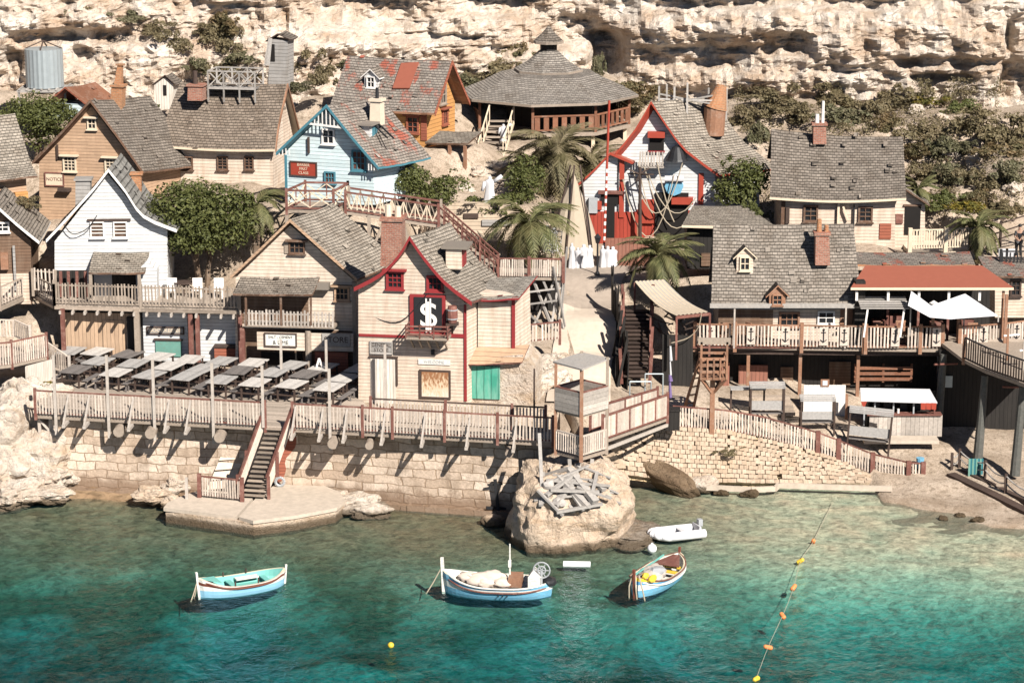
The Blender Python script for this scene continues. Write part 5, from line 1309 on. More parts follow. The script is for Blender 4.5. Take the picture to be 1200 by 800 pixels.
ordn = ['first', 'second', 'third', 'fourth', 'fifth', 'sixth', 'seventh', 'eighth', 'ninth', 'tenth']
for rn, L_ in rows:
    for i, (px, py, m_) in enumerate(L_):
        o = proto if first else copy_tree(proto); first = False
        p = PZ(px, py, DZ + .8); o.location = (p.x, p.y, DZ); o.rotation_euler = (0, 0, R(-19 + random.uniform(-6, 6)))
        o['label'] = '%s wooden picnic table, %s from the left in the %s row of the terrace' % (['dark brown', 'grey', 'pale bleached'][m_], ordn[i], rn)
        tt = [c for c in o.children if c.name.startswith('tabletop')][0]
        tt.data = tt.data.copy(); tt.data.materials[0] = M[['tab_dark', 'tab_grey', 'tab_pale'][m_]]

# quay stairs
s0, s1 = PZ(327, 500, DZ), PZ(297, 583, .72)
st = empty('quay_stairs', s1, 'steep wooden stairs with beige side boards from terrace down to the landing', 'stairs'); o_ = Vector(s1)
n = 15; wv = (d3 - d0).normalized()
mb = MB()
for i in range(n):
    p = s1.lerp(s0, (i + .3) / n) - o_; mb.box(p + Vector((0, 0, .06)), (1.05, .30, .05), rz=math.atan2(wv.y, wv.x))
    mb.box(p + Vector((0, .13, -.04)), (1.0, .03, .14), rz=math.atan2(wv.y, wv.x))
mb.build('tread', 'wood', st)
for sx in (-1, 1):
    off = wv * (.62 * sx); a, b = s1 - o_ + off, s0 - o_ + off; mb = MB()
    mb.prism([a + up * .12, b + up * .12, b + up * .92, a + up * .92], wv * .05 * sx); mb.build('side_board', 'picket', st)
    mb = MB(); mb.bar(a + up * .97 + wv * .025 * sx, b + up * .97 + wv * .025 * sx, .14, .08); mb.build('handrail', 'woodred', st)
    for t_ in (0, .34, 1.0):
        p = a.lerp(b, t_) + wv * .11 * sx; mb = MB(); mb.bar(p + up * (-.1), p + up * 1.05, .14); mb.build('post', 'woodred', st)
mb = MB(); mb.prism([P(a_, b_, 1.9) - o_ for a_, b_ in ((340, 508), (347, 512), (348, 541), (336, 560), (324, 567), (322, 548))], Vector((.02, .07, 0))); mb.build('red_panel', 'rustred', st)
fence('short pale picket fence with red rail on the landing platform left of the stairs', U([(234, 581), (284, 586)], .75), .95, posts='ends', gap=.12, pr=.09)
mb = MB(); mb.bar((0, 0, 0), (0, 0, 1.0), .13); o = mb.build('mooring_post', 'picketgrey', None); o.location = PZ(219, 584, .7); tag(o, 'weathered white mooring post on the left edge of the landing', 'post')
mb = MB(); n = 16
for i in range(n):
    a0, a1 = 2 * math.pi * i / n, 2 * math.pi * (i + 1) / n; mb.tube((.2 * math.cos(a0), 0, .2 * math.sin(a0)), (.2 * math.cos(a1), 0, .2 * math.sin(a1)), .07, n=6)
o = mb.build('tyre', 'grey', None); o.location = PZ(328, 569, .75) + Vector((0, 0, .2)); tag(o, 'grey tyre leaning at the foot of the red panel', 'tyre')
mb = MB(); a, b = P(276, 492, 3.0), P(248, 560, 2.2); 
for i in range(7):
    p = a.lerp(b, i / 6); q = a.lerp(b, (i + 1) / 6); mb.prism([p + Vector((0, -.1, 0)), p + Vector((1.15, -.1, .1)), q + Vector((1.15, -.3, .1)), q + Vector((0, -.3, 0))], (0, .7, .0))
tag(mb.build('stone_buttress', 'plaster', None), 'white rendered stone ramp beside the quay stairs', 'buttress')

# boardwalk above the shops
BZ = 6.8
bw = empty('boardwalk', PZ(165, 360, BZ), 'upper plank boardwalk on beams in front of the white house', 'boardwalk'); o_ = Vector(bw.location)
f_ = [(-20, 366), (0, 359), (37, 343), (64, 357), (165, 360), (281, 363)]
q = U(f_, BZ); poly = q + [Vector((q[-1].x, 15.2, BZ)), Vector((q[0].x, 15.8, BZ))]
mb = MB()
for a, b in zip(q[:-1], q[1:]):
    n_ = max(2, int((b - a).length / .2))
    for i in range(n_):
        c0, c1 = a.lerp(b, i / n_) - o_, a.lerp(b, (i + .93) / n_) - o_; mb.prism([c0, c1, Vector((c1.x, 15.4 - o_.y, 0)), Vector((c0.x, 15.4 - o_.y, 0))], (0, 0, -.05))
mb.build('planks', 'planks', bw); mb = MB()
for a, b in zip(q[:-1], q[1:]): mb.bar(a - o_ + up * -.14, b - o_ + up * -.14, .1, .16)
mb.build('edge_beam', 'wood', bw)
for k in range(15):
    p = q[3].lerp(q[5], (k + .5) / 15) - o_; mb = MB(); mb.bar(p + Vector((.02, -.45, -.3)), p + Vector((0, 2.4, -.3)), .1, .16); mb.build('joist', 'picketgrey', bw)
fence('weathered tan picket fence along the boardwalk before the white house', [p + Vector((0, .06, 0)) for p in q[3:]], 1.0, rail='wood', pick='wood', post='wood', posts=(0, 1, 2), style='pointed', gap=.17, ph=.25)
fence('tan boarded rail of the boardwalk before the dark brown house', [p + Vector((0, .06, 0)) for p in q[:4]], .95, rail='wood', pick='picket', post='wood', posts='all', style='picket', gap=.3)
fence('short tall tan picket gate fence between dark brown house and white house', [P(39, 341, 14.4), P(66, 343, 14.4)], 1.05, rail='wood', pick='picket', post='wood', style='pointed', gap=.19)
for i, (l_, px) in enumerate((('white patio chair nearest the white house on the boardwalk', 201), ('white patio chair under the round tree, beside a table', 231), ('white patio chair at the right end under the round tree', 256))):
    p = P(px, 340, 14.2); e = empty('patio_chair', (p.x, 14.2, BZ), l_, 'chair', 'patio chairs under the tree'); mb = MB(); mb.box((0, 0, .44), (.5, .5, .05)); mb.build('seat', 'trimwhite', e); mb = MB(); mb.box((0, .24, .72), (.5, .05, .55)); mb.build('backrest', 'trimwhite', e)
    for sx in (-1, 1):
        for sy in (-1, 1): mb = MB(); mb.bar((sx * .2, sy * .2, 0), (sx * .2, sy * .2, .42), .05); mb.build('leg', 'trimwhite', e)
p = P(215, 338, 14.6); e = empty('patio_table', (p.x, 14.6, BZ), 'small brown table between the patio chairs under the round tree', 'table'); mb = MB(); mb.tube((0, 0, .7), (0, 0, .75), .5, n=16); mb.build('tabletop', 'darkwood', e); mb = MB(); mb.tube((0, 0, 0), (0, 0, .7), .06); mb.build('stem', 'darkwood', e)

# low deck at the left edge
lz = 4.9
ld = empty('low_deck', PZ(20, 425, lz), 'low deck with white board base at the left edge above the rocks', 'deck'); o_ = Vector(ld.location)
q = U([(-30, 432), (14, 427), (55, 418)], lz); pb2 = [Vector((q[2].x + .1, q[2].y + 2.6, lz)), Vector((q[0].x, q[0].y + 4.5, lz))]
mb = MB(); mb.prism([p - o_ for p in q + pb2], (0, 0, -.15)); mb.build('floor', 'wood', ld)
mb = MB(); a, b = q[1] - o_, q[2] - o_; mb.prism([a + Vector((.6, .15, -.16)), b + Vector((.3, .15, -.16)), b + Vector((.3, .15, -1.5)), a + Vector((.6, .15, -1.7))], (0, .2, 0)); mb.build('base_boards', 'vwhite', ld)
fence('pale picket fence on the low deck at the left edge', [p + Vector((0, .07, 0)) for p in q], 1.1, rail='woodred', gap=.13, posts='all', lift=.05)
fence('upper pale railing at the back of the low deck', [P(-12, 395, 10.8), P(18, 396, 10.8), P(36, 404, 9.8)], .9, rail='picket', gap=.15, post='picket')
fence('pale stair rail from the low deck down to the tables', [PZ(56, 424, 4.3), PZ(82, 442, DZ)], 1.0, rail='picket', post='picketgrey', gap=.16)

# bridge and stairs behind the cream houses
br = empty('footbridge', P(400, 246, 16), 'raised timber footbridge and landing behind the two cream houses', 'footbridge'); o_ = Vector(br.location); gz = o_.z
f1 = U([(336, 246), (391, 247), (404, 239.5), (408, 237)], gz); b1 = U([(336, 246), (358, 236), (408, 237)], gz)
g0, g1 = PZ(405, 248, gz), P(514, 264, o_.y - .9)
bvec = Vector((.1, 1.25, 0))
mb = MB(); mb.prism([p - o_ for p in (f1[0], f1[1], f1[2], f1[3], b1[1])], (0, 0, -.14)); mb.prism([g0 - o_, g1 - o_, g1 + bvec - o_, g0 + bvec - o_], (0, 0, -.14)); mb.build('floor', 'wood', br)
mb = MB()
for p in (f1[0], f1[1], g0.lerp(g1, .25), g0.lerp(g1, .55), g1, f1[2]):
    q = p - o_; mb.bar(q, q + up * -2.6, .16); mb.build('trestle_leg', 'wood', br); mb = MB()
q = f1[1] - o_; mb.bar(q + Vector((0, 0, -.9)), q + Vector((-.9, .3, -.15)), .12); mb.bar(q + Vector((0, 0, -.9)), q + Vector((1.0, .3, -.15)), .12)
mb.build('trestle_brace', 'wood', br); mb = MB(); q = g0.lerp(g1, .45) - o_; mb.bar(q + Vector((0, -.1, .2)), q + Vector((-1.1, -.2, -2.3)), .13); q = g0.lerp(g1, .6) - o_; mb.bar(q + Vector((0, -.1, .2)), q + Vector((.6, -.1, -1.8)), .13)
mb.build('trestle_brace', 'wood', br)
fence('cross braced red railing around the footbridge landing', f1, 1.0, rail='woodred', pick='trimcream', post='woodred', style='cross', posts=(0, 1, 3), name='railing', cat='railing')
fence('back railing of the footbridge landing, red with crossed battens', b1, 1.0, rail='woodred', pick='trimcream', post='woodred', style='cross', posts=(1, 2), name='railing', cat='railing')
fence('zigzag braced white and red railing along the footbridge', [g0, g1], 1.0, rail='woodred', pick='trimcream', post='woodred', style='zig', posts='ends', name='railing', cat='railing')
fence('far railing of the footbridge, plain with zigzag battens', [g0 + bvec, g1 + bvec], 1.0, rail='woodred', pick='wood', post='wood', style='zig', name='railing', cat='railing')
rz_ = P(584, 322, 13.2)
bs = empty('bridge_stairs', rz_, 'open timber stairs descending from the footbridge to the red railed deck', 'stairs'); o_ = Vector(rz_); n = 15; t0_ = g1 + bvec * .45
mb = MB()
for i in range(n): p = rz_.lerp(t0_, (i + .5) / n) - o_; mb.box(p + Vector((0, .3, 0)), (.32, 1.15, .05))
mb.build('tread', 'wood', bs)
for y in (-.3, .9):
    mb = MB(); a, b = Vector((0, y, -.12)), t0_ - o_ + Vector((0, y, -.12)); mb.bar(a, b, .06, .24); mb.build('stringer', 'wood', bs); mb = MB()
    for z in (.6, 1.0): mb.bar(a + up * z, b + up * z, .06, .08)
    for i in range(14): p = a.lerp(b, i / 13); mb.bar(p, p + up * 1.0, .05 if i % 4 else .1)
    mb.build('handrail', 'woodred', bs)
rd = empty('red_deck', P(620, 325, 13.2), 'small deck with red railing on leaning poles above the path', 'deck'); o_ = Vector(rd.location)
q = [P(583, 322, 13.3), P(620, 325, 13.2), P(660, 329, 13.1)]; q = [Vector((p.x, p.y, o_.z)) for p in q]
mb = MB(); mb.prism([q[0] - o_, q[2] - o_, q[2] - o_ + Vector((0, 2.2, 0)), q[0] - o_ + Vector((0, 2.2, 0))], (0, 0, -.14)); mb.build('floor', 'wood', rd); mb = MB()
for i, (x0, x1) in enumerate(((-1.2, -1.0), (.2, 1.2), (1.5, 1.1), (1.6, 1.75), (.7, 1.7), (1.3, .2))): mb.bar((x0, .1 + .2 * (i % 2), -.15), (x1, -.3 + .1 * i, -2.6), .11)
for a_, b_ in (((-1.2, 0, -.9), (1.6, -.2, -.5)), ((-1.1, -.1, -1.5), (1.5, -.3, -1.1)), ((-1.0, 0, -1.0), (.6, -.5, -2.3)), ((1.2, -.2, .6), (1.8, -.6, -2.4)), ((1.9, .3, 1.5), (1.6, -.4, -2))): mb.bar(a_, b_, .08)
mb.build('leaning_poles', 'woodgrey', rd); mb = MB(); mb.box((0, 1.6, -1.2), (3.0, .2, 2.1)); mb.build('back_boards', 'dark_shade_board', rd)
fence('red railing with pale pickets on the small deck above the path', q, .95, rail='woodred', posts='all', gap=.11, style='picket', pr=.08)
p = P(608, 404, 8.6); fence('low picket fence on the bank between annex and path', [P(607, 403, 8.8), P(656, 398, 9.4)], .9, rail='woodred', gap=.16, pw=.09)

# ================================================================ MIDDLE: lookout, ramp, stairs
l0 = PZ(681, 536, DZ)
lo = empty('lookout_hut', l0, 'two level grey board lookout hut with slanted roof above the boulder', 'lookout hut'); o_ = Vector(l0)
ca, cb, cc = PZ(651, 528, DZ) - o_, Vector((0, 0, 0)), PZ(711, 527, DZ) - o_; cd = ca + cc; cs = [ca, cb, cc, cd]
zt = P(681, 487, l0.y).z - o_.z; zr = P(681, 461, l0.y).z - o_.z; zroof = P(681, 433, l0.y).z - o_.z
mb = MB(); mb.prism([c_ + up * -.15 for c_ in cs], (0, 0, .13)); mb.prism([c_ * 1.02 + up * (zt - .1) for c_ in cs], (0, 0, .1)); mb.build('floor', 'wood', lo)
for i, c_ in enumerate(cs): mb = MB(); mb.bar(c_ + up * -.2, c_ + up * (zroof + (.25 if i in (2, 3) else 0)), .13 if i != 1 else .16); mb.build('post', 'woodorange' if i in (0, 1) else 'wood', lo)
mb = MB()
for a, b in ((ca, cb), (cb, cc), (ca, cd), (cd, cc)):
    for k in range(5):
        z = zt + .02 + (zr - zt) * k / 5; d_ = (b - a).normalized(); nn = Vector((d_.y, -d_.x, 0)) * .07
        mb.bar(a + nn + up * (z + .1), b + nn + up * (z + .1), .03, (zr - zt) / 5 * .94)
mb.build('parapet_boards', 'picketgrey', lo); mb = MB()
for a, b in ((ca, cb), (cb, cc), (ca, cd), (cd, cc)): mb.bar(a + up * (zr + .03), b + up * (zr + .03), .12, .06)
mb.build('parapet_cap', 'woodred', lo)
mb = MB(); rc = [ca * 1.12 + up * (zroof), cb + Vector((0, -.2, zroof)), cc * 1.1 + up * (zroof + .12), cd * 1.05 + up * (zroof + .12)]; mb.prism(rc, (0, 0, .07)); mb.build('roof', 'woodgrey', lo)
mb = MB()
for a, b in ((ca, cb), (cb, cc)):
    for z in (.12, .95): mb.bar(a + up * z, b + up * z, .07)
    n_ = int((b - a).length / .13)
    for i in range(n_): p = a.lerp(b, (i + .5) / n_); mb.bar(p + up * .1 + Vector((0, -.04, 0)), p + up * .92 + Vector((0, -.04, 0)), .075, .025, up=(0, 1, 0))
mb.build('lower_rail', 'picket', lo)
mb = MB(); mb.box((ca + cc) / 2 + up * (zr - .55), (1.2, 1.0, .06)); mb.build('bench', 'woodorange', lo)
mb = MB()
for x in (-.5, 0, .5): mb.bar(Vector((x, .4, -.2)), Vector((x * .8, .5, -1.5)), .16)
mb.build('prop', 'woodgrey', lo)
ra, rb_ = PZ(706, 517, DZ), P(782, 490, 3.4); rm = empty('ramp', ra, 'sloping timber ramp bridge from lookout to the plaza', 'ramp'); o_ = Vector(ra); bv = Vector((-.5, 1.6, 0))
mb = MB(); mb.prism([ra - o_, rb_ - o_, rb_ + bv - o_, ra + bv - o_], (0, 0, -.13)); mb.build('floor', 'wood', rm); mb = MB(); mb.bar(ra - o_ + Vector((.1, -.1, -.35)), rb_ - o_ + Vector((0, -.1, -.3)), .1, .14); mb.build('beam', 'picketgrey', rm)
fence('pinkish boarded railing on the near side of the ramp', [ra, rb_], 1.15, rail='woodred', pick='picket', post='woodred', style='panel', name='railing', cat='railing')
fence('pinkish boarded railing on the far side of the ramp', [ra + bv, rb_ + bv * .8], 1.1, rail='woodred', pick='picket', post='woodred', style='panel', name='railing', cat='railing')
for l_, px0, px1, py0, py1, Y in (('bent grey pipe handrail at the lower end of the dark stairs', 738, 763, 447, 472, 4.6), ('second grey pipe handrail beside the ramp top', 756, 777, 438, 466, 5.2)):
    mb = MB(); a, b = P(px0, py0, Y), P(px1, py0, Y + .3); o_ = Vector((a.x, Y, a.z - 1.4)); c0, c1 = a - o_, b - o_
    mb.path([Vector((c0.x, c0.y, 0)), c0, c1, Vector((c1.x, c1.y, 0))], .035, 8); o = mb.build('pipe_handrail', 'metal', None); o.location = o_; tag(o, l_, 'handrail')
# dark stairs
da, db = P(745, 440, 9.0), P(747, 364, 14.2); ds = empty('dark_stairs', da, 'dark timber stairs in the shade between path and tavern', 'stairs'); o_ = Vector(da); n = 17; mb = MB()
for i in range(n): p = da.lerp(db, i / (n - 1)) - o_; mb.box(p, (1.2, .34, .06)); mb.box(p + Vector((0, .15, -.09)), (1.2, .03, .16))
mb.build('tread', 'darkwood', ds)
for sx in (-1, 1):
    a, b = Vector((.68 * sx, 0, 0)), db - o_ + Vector((.68 * sx, 0, 0)); mb = MB(); mb.bar(a, b, .08, .3)
    for k in range(4): p = a.lerp(b, k / 3); mb.bar(p + up * -.4, p + up * 1.35 + Vector((.1 * sx, 0, 0)), .15)
    mb.bar(a + up * .95, b + up * .95, .08); mb.build('stringer', 'brown' if False else 'woodred', ds)
mb = MB(); mb.prism([Vector((-.85, .2, -1.2)), db - o_ + Vector((-.85, .2, -3)), db - o_ + Vector((-.85, .2, .3)), Vector((-.85, .2, .9))], (-.15, 0, 0)); mb.build('side_wall', 'dark_shade_board', ds)
mb = MB(); a, b = P(735, 447, 8.8), P(717, 345, 15.2); dv = (b - a).normalized()
for i in range(34):
    p = a.lerp(b, (i + .5) / 34); hh = 1.25 + .5 * random.random() + .4 * math.sin(i * .4); mb.bar(p + Vector((0, 0, -.9)), p + Vector((random.uniform(-.05, .08), 0, hh)), .2, .05, up=Vector((-dv.y, dv.x, 0)))
for i in range(3): p = a.lerp(b, (i + .3) / 6) + Vector((-.12, -.1, 0)); mb.bar(p + Vector((-.3, -.1, -.4)), p + Vector((.15, 0, 1.9 + .4 * (i % 2))), .12)
tag(mb.build('plank_wall', 'dark_shade_board', None), 'ragged plank wall coloured as shade between the footpath and the dark stairs', 'wall')  # near-black boards paint in the shaded zone beside the path
# striped awning
w0 = [P(744, 330, 14.6), P(779, 328, 14.9), P(832, 366, 9.6), P(793, 370, 9.4)]
aw = empty('striped_awning', (w0[0] + w0[2]) / 2, 'pale striped corrugated awning sloping over the dark stairs', 'awning'); o_ = Vector(aw.location); mb = MB(); n = 16
for i in range(n):
    for k in range(8):
        def ap(i_, k_):
            t_, s_ = i_ / n, k_ / 8; p = w0[0].lerp(w0[1], t_).lerp(w0[3].lerp(w0[2], t_), s_); return p + Vector((0, 0, .05 * (i_ % 2) - .35 * math.sin(math.pi * s_) * .7)) - o_
        mb.poly([ap(i, k), ap(i + 1, k), ap(i + 1, k + 1), ap(i, k + 1)], i % 2)
M['awn2'] = paint('grey_stripe', (.34, .33, .32)); mb.build('canopy', ['trimcream', 'awn2'], aw); mb = MB()
for c_ in (w0[0], w0[2], w0[3]): mb.bar(c_ - o_ + up * -.05, c_ - o_ + up * -2.2, .1)
mb.bar(w0[3] - o_ + up * -.08, w0[2] - o_ + up * -.08, .08, .14); mb.build('post', 'woodred', aw)
mb = MB(); mb.prism([P(776, 392, 10.2), P(812, 394, 10.2), P(812, 470, 10.2), P(776, 470, 10.2)], (0, .15, 0)); tag(mb.build('plank_wall', 'dark_shade_board', None), 'dark plank wall between the dark stairs and the anchor deck', 'wall')
p = P(792, 366, 12.0); mb = MB()
for i in range(26): a_ = Vector((random.uniform(-1.2, 1.2), random.uniform(-.2, .3), random.uniform(-.9, .6))); mb.bar(a_, a_ + Vector((random.uniform(-.7, .7), .1, random.uniform(-.6, .6))), .09, .05)
o = mb.build('woodpile', 'darkwood', None); o.location = p + Vector((0, 0, -.6)); tag(o, 'tangle of dark timber and wreckage under the striped awning', 'woodpile')
# crow's nest
cb_ = P(834, 505, 4.75); cn = empty('crows_nest', cb_, 'orange brown crow\'s nest lookout on a post with ladder stays', 'crow\'s nest'); o_ = Vector(cb_)
zz_ = lambda py: P(834, py, 4.75).z - o_.z; k = FPX / ((4.75 - CY) / _c)
mb = MB(); mb.bar((0, 0, -.3), (0, 0, zz_(444)), .22); mb.build('post', 'woodorange', cn); mb = MB(); w2 = 15 / k
for sx in (-1, 1):
    for sy in (-1, 1): mb.bar((sx * w2, sy * w2, zz_(440)), (sx * w2, sy * w2, zz_(416) if sy > 0 else zz_(397)), .1); mb.bar((sx * w2, sy * w2, zz_(440)), (0, 0, zz_(462)), .1)
for py in (440, 432, 424, 417):
    z = zz_(py)
    for s_ in (-1, 1): mb.bar((-w2, s_ * w2, z), (w2, s_ * w2, z), .05, .13); mb.bar((s_ * w2, -w2, z), (s_ * w2, w2, z), .05, .13)
for i in range(5): x = -w2 + 2 * w2 * i / 4; mb.bar((x, -w2 - .04, zz_(441)), (x, -w2 - .04, zz_(416)), .08, .04, up=(0, 1, 0))
mb.box((0, 0, zz_(441)), (2 * w2, 2 * w2, .06)); mb.build('basket', 'woodorange', cn); mb = MB(); mb.box((0, -w2, zz_(396)), (38 / k, .1, .3)); mb.build('name_board', 'wood', cn)
mb = MB(); a, b = P(802, 478, 6.2) - o_, Vector((-w2, .2, zz_(420))); 
for dy in (0, .5): mb.bar(a + Vector((dy * .9, dy * .2, 0)), b + Vector((dy * .5, dy, 0)), .1)
for i in range(6): p = a.lerp(b, (i + .5) / 6); mb.bar(p, p + Vector((.4, .3, 0)), .06)
mb.build('ladder', 'woodorange', cn)
mb = MB(); mb.box((0, 0, .45), (.72, .6, .9)); mb.box((0, 0, .94), (.8, .68, .08)); o = mb.build('bin', 'dark_shade_board', None); o.location = P(787, 502, 3.7); tag(o, 'dark square litter bin at the end of the ramp', 'bin')
p = P(784, 470, 5.4); mb = MB(); z1 = P(784, 397, 5.4).z - p.z; mb.bar((0, 0, 0), (0, 0, z1), .06); o = empty('flagpole', p, 'thin pole with a furled white and purple flag beside the ramp', 'flagpole'); mb.build('pole', 'darkwood', o); mb = MB()
for i, (za, zb, r_) in enumerate(((.2, 1.0, .17), (1.0, 1.3, .22), (1.3, 2.0, .1), (2.0, 2.7, .15))): mb.tube((.06, -.06, za), (.02, -.06, zb), r_ * .5, r_ * .3, 7, 0 if i > 1 else 1)
M['purple'] = paint('purple_cloth', (.17, .12, .26), .9); mb.build('flag', ['cloth', 'purple'], o)
p = P(626, 500, 1.2); mb = MB(); mb.tube((0, 0, 0), (0, 0, P(626, 432, 1.2).z - p.z), .05, .04, 8); o = mb.build('thin_pole', 'darkwood', None); o.location = p; tag(o, 'thin bare dark pole behind the quay walk fence left of the lookout', 'pole')

# driftwood heap on the boulder
from mathutils.bvhtree import BVHTree
bo = bpy.data.objects['boulder']; bvh = BVHTree.FromPolygons([bo.matrix_basis @ v.co for v in bo.data.vertices], [tuple(p.vertices) for p in bo.data.polygons])
def on_rock(px, py, lift=.1):
    d = Vector(ray(px, py)).normalized(); r_ = bvh.ray_cast(Vector((CX, CY, CZ)), d)[0]
    return (P(px, py, -2.2) if r_ is None else r_) - d * lift
hp = on_rock(665, 575); e = empty('driftwood_heap', hp, 'heap of grey driftwood planks and broken timbers on the boulder', 'driftwood heap'); random.seed(31)
for k, (x0, y0, x1, y1, w_) in enumerate(((636, 568, 690, 545, .14), (640, 562, 715, 569, .16), (655, 558, 690, 594, .34), (645, 574, 702, 576, .2), (668, 550, 698, 588, .36), (658, 582, 722, 576, .14), (650, 592, 672, 562, .3), (684, 547, 716, 560, .12), (636, 554, 634, 592, .2), (676, 570, 716, 584, .12), (626, 586, 664, 578, .12), (690, 562, 725, 578, .1), (648, 556, 700, 563, .12), (662, 566, 684, 598, .16), (640, 580, 676, 552, .22), (672, 556, 728, 590, .14), (646, 548, 672, 600, .18), (700, 552, 690, 596, .14), (630, 574, 660, 604, .16), (652, 600, 706, 590, .2), (676, 544, 708, 574, .26), (640, 556, 668, 548, .3))):
    mb = MB(); mb.bar(on_rock(x0, y0, .12 + .05 * (k % 5)) - hp, on_rock(x1, y1, .12 + .05 * (k % 5)) - hp, w_, w_ * .55); mb.build('plank', 'woodgrey', e)
mb = MB(); mb.bar(on_rock(636, 590, .1) - hp, P(632, 508, -3.2) - hp, .15, .12); mb.build('plank', 'woodgrey', e)
for k, (px, py, r_) in enumerate(((643, 568, .28), (655, 588, .32), (690, 580, .22))): mb = MB(); mb.blob(on_rock(px, py, .05) - hp, (r_, r_ * .8, r_ * .8), k, .3); mb.build('stump', 'woodgrey', e)
o = empty('old_anchor', P(584, 595, -.7), 'black iron anchor standing at the quay beside the boulder', 'anchor'); mb = MB(); mb.bar((0, 0, -.2), (-.15, 0, 1.35), .16); mb.bar((-.55, -.1, .05), (.35, .1, -.05), .12); mb.bar((-.5, 0, 1.1), (.2, 0, 1.15), .08); mb.build('shank', 'black', o)

# ================================================================ RIGHT: anchor deck, plaza
ad = empty('anchor_deck', P(950, 408, 10.2), 'upper timber deck with orange posts before the tavern', 'deck'); o_ = Vector(ad.location); az = o_.z
q = U([(810, 405), (1010, 408), (1104, 409)], az); q2 = [P(1128, 411, 8.6), P(1178, 404, 9.8), P(1215, 398, 10.6)]; q2 = [Vector((p.x, PZ(1150, 408, az).y + 0.0, az)) for p in q2]
mb = MB(); poly = [q[0], q[2], Vector((q2[2].x, q[2].y, az)), Vector((q2[2].x, 14.5, az)), Vector((q[0].x, 13.5, az))]
mb.prism([p - o_ for p in poly], (0, 0, -.16)); mb.build('floor', 'wood', ad)
mb = MB()
for i in range(60): x = q[0].x + (q[2].x - q[0].x) * (i + .5) / 60 - o_.x; mb.box((x, q[0].y - o_.y + .15, -.02), (.2, 1.0, .05))
mb.build('plank_ends', 'woodred', ad); mb = MB(); mb.bar(q[0] - o_ + Vector((0, .2, -.3)), Vector((q2[2].x, q[2].y, az)) - o_ + Vector((0, .2, -.3)), .16, .26); mb.build('edge_beam', 'darkwood', ad)
posts = [814, 861, 899, 941, 980, 1013, 1078]
def anchorfence(label, pts, xs):
    e = fence(label, pts, 1.12, rail='woodorange', pick='picket', post='woodorange', posts='all', ph=.14, pr=.085, gap=.165, pw=.085)
    for px in xs:
        a = MB(); bd = MB()
        p = PZ(px, 405, az); y = np.interp(p.x, [r.x for r in pts], [r.y for r in pts]); c_ = Vector((p.x, y - .12, az + .62)) - Vector(e.location)
        bd.box(c_, (.42, .03, .92)); c_ = c_ + Vector((0, -.03, 0)); a.bar(c_ + up * -.3, c_ + up * .3, .05, .03); a.bar(c_ + Vector((-.12, 0, .2)), c_ + Vector((.12, 0, .2)), .04, .03)
        for s_ in (-1, 1): a.bar(c_ + up * -.3, c_ + Vector((.15 * s_, 0, -.16)), .05, .03)
        a.tube(c_ + Vector((0, -.015, .33)), c_ + Vector((0, .015, .33)), .06, n=8)
        a.build('anchor_emblem', 'black', bd.build('emblem_board', 'picket', e))
anchorfence('pale picket fence with black anchor emblems below the tavern', [PZ(x, 405.5 + (x - 810) * .014, az) for x in (814, 861, 939, 1012)], (832, 879, 919, 963, 987))
anchorfence('pale picket fence with one anchor emblem under the white sail', [PZ(x, 408.8, az) for x in (1014, 1078, 1104)], (1046, 1094))
anchorfence('pale picket fence with anchor emblems at the right end of the deck', [PZ(1124, 409, az), PZ(1176, 405, az), PZ(1214, 400, az)], (1150, 1192))
for l_, px, t_ in (('orange brown lamp post with white lantern beside the sail', 1092, 362), ('orange brown post under the sail tip', 1122, 366), ('tall orange brown post at the porch corner', 1177, 345), ('thin pale post in front of the tavern dormer', 860, 362), ('pale post at the tavern corner', 990, 360)):
    p = PZ(px, 408, az); tp_ = P(px, t_, p.y); e = empty('deck_post', p, l_, 'post', 'posts of the anchor deck'); mb = MB(); mb.bar((0, 0, 0), (0, 0, tp_.z - az), .14 if px > 1000 else .08); mb.build('shaft', 'woodorange' if px > 1000 else 'picketgrey', e)
    if px == 1092: mb = MB(); mb.tube((0, 0, tp_.z - az), (0, 0, tp_.z - az + .3), .16, .12, 8); mb.tube((0, 0, tp_.z - az + .3), (0, 0, tp_.z - az + .42), .22, .03, 8); mb.build('lantern', 'trimwhite', e)
for i, (px, Y_, l_) in enumerate(((848, 10.9, 'orange wooden chair at the left end of the anchor deck'), (872, 11.1, 'orange wooden chair below the tavern attic dormer'), (893, 10.8, 'wooden chair left of the tavern window'), (1034, 11.0, 'wooden chair under the slatted canopy'), (1056, 11.4, 'wooden chair by the red bar counter'), (1140, 10.9, 'wooden chair under the right part of the sail'))):
    p = PZ(px, 405, az); e = empty('wooden_chair', (P(px, 400, Y_).x, Y_, az), l_, 'chair', 'chairs on the anchor deck', R(random.uniform(-60, 60))); mb = MB(); mb.box((0, 0, .45), (.48, .46, .05)); mb.build('seat', 'woodorange', e); mb = MB()
    for x in (-.18, 0, .18): mb.box((x, .22, .78), (.1, .04, .5))
    mb.box((0, .23, 1.02), (.5, .05, .1)); mb.build('backrest', 'woodorange', e)
    for sx in (-1, 1):
        for sy in (-1, 1): mb = MB(); mb.bar((sx * .2, sy * .2, 0), (sx * .2, sy * .2, .43), .05); mb.build('leg', 'woodorange', e)
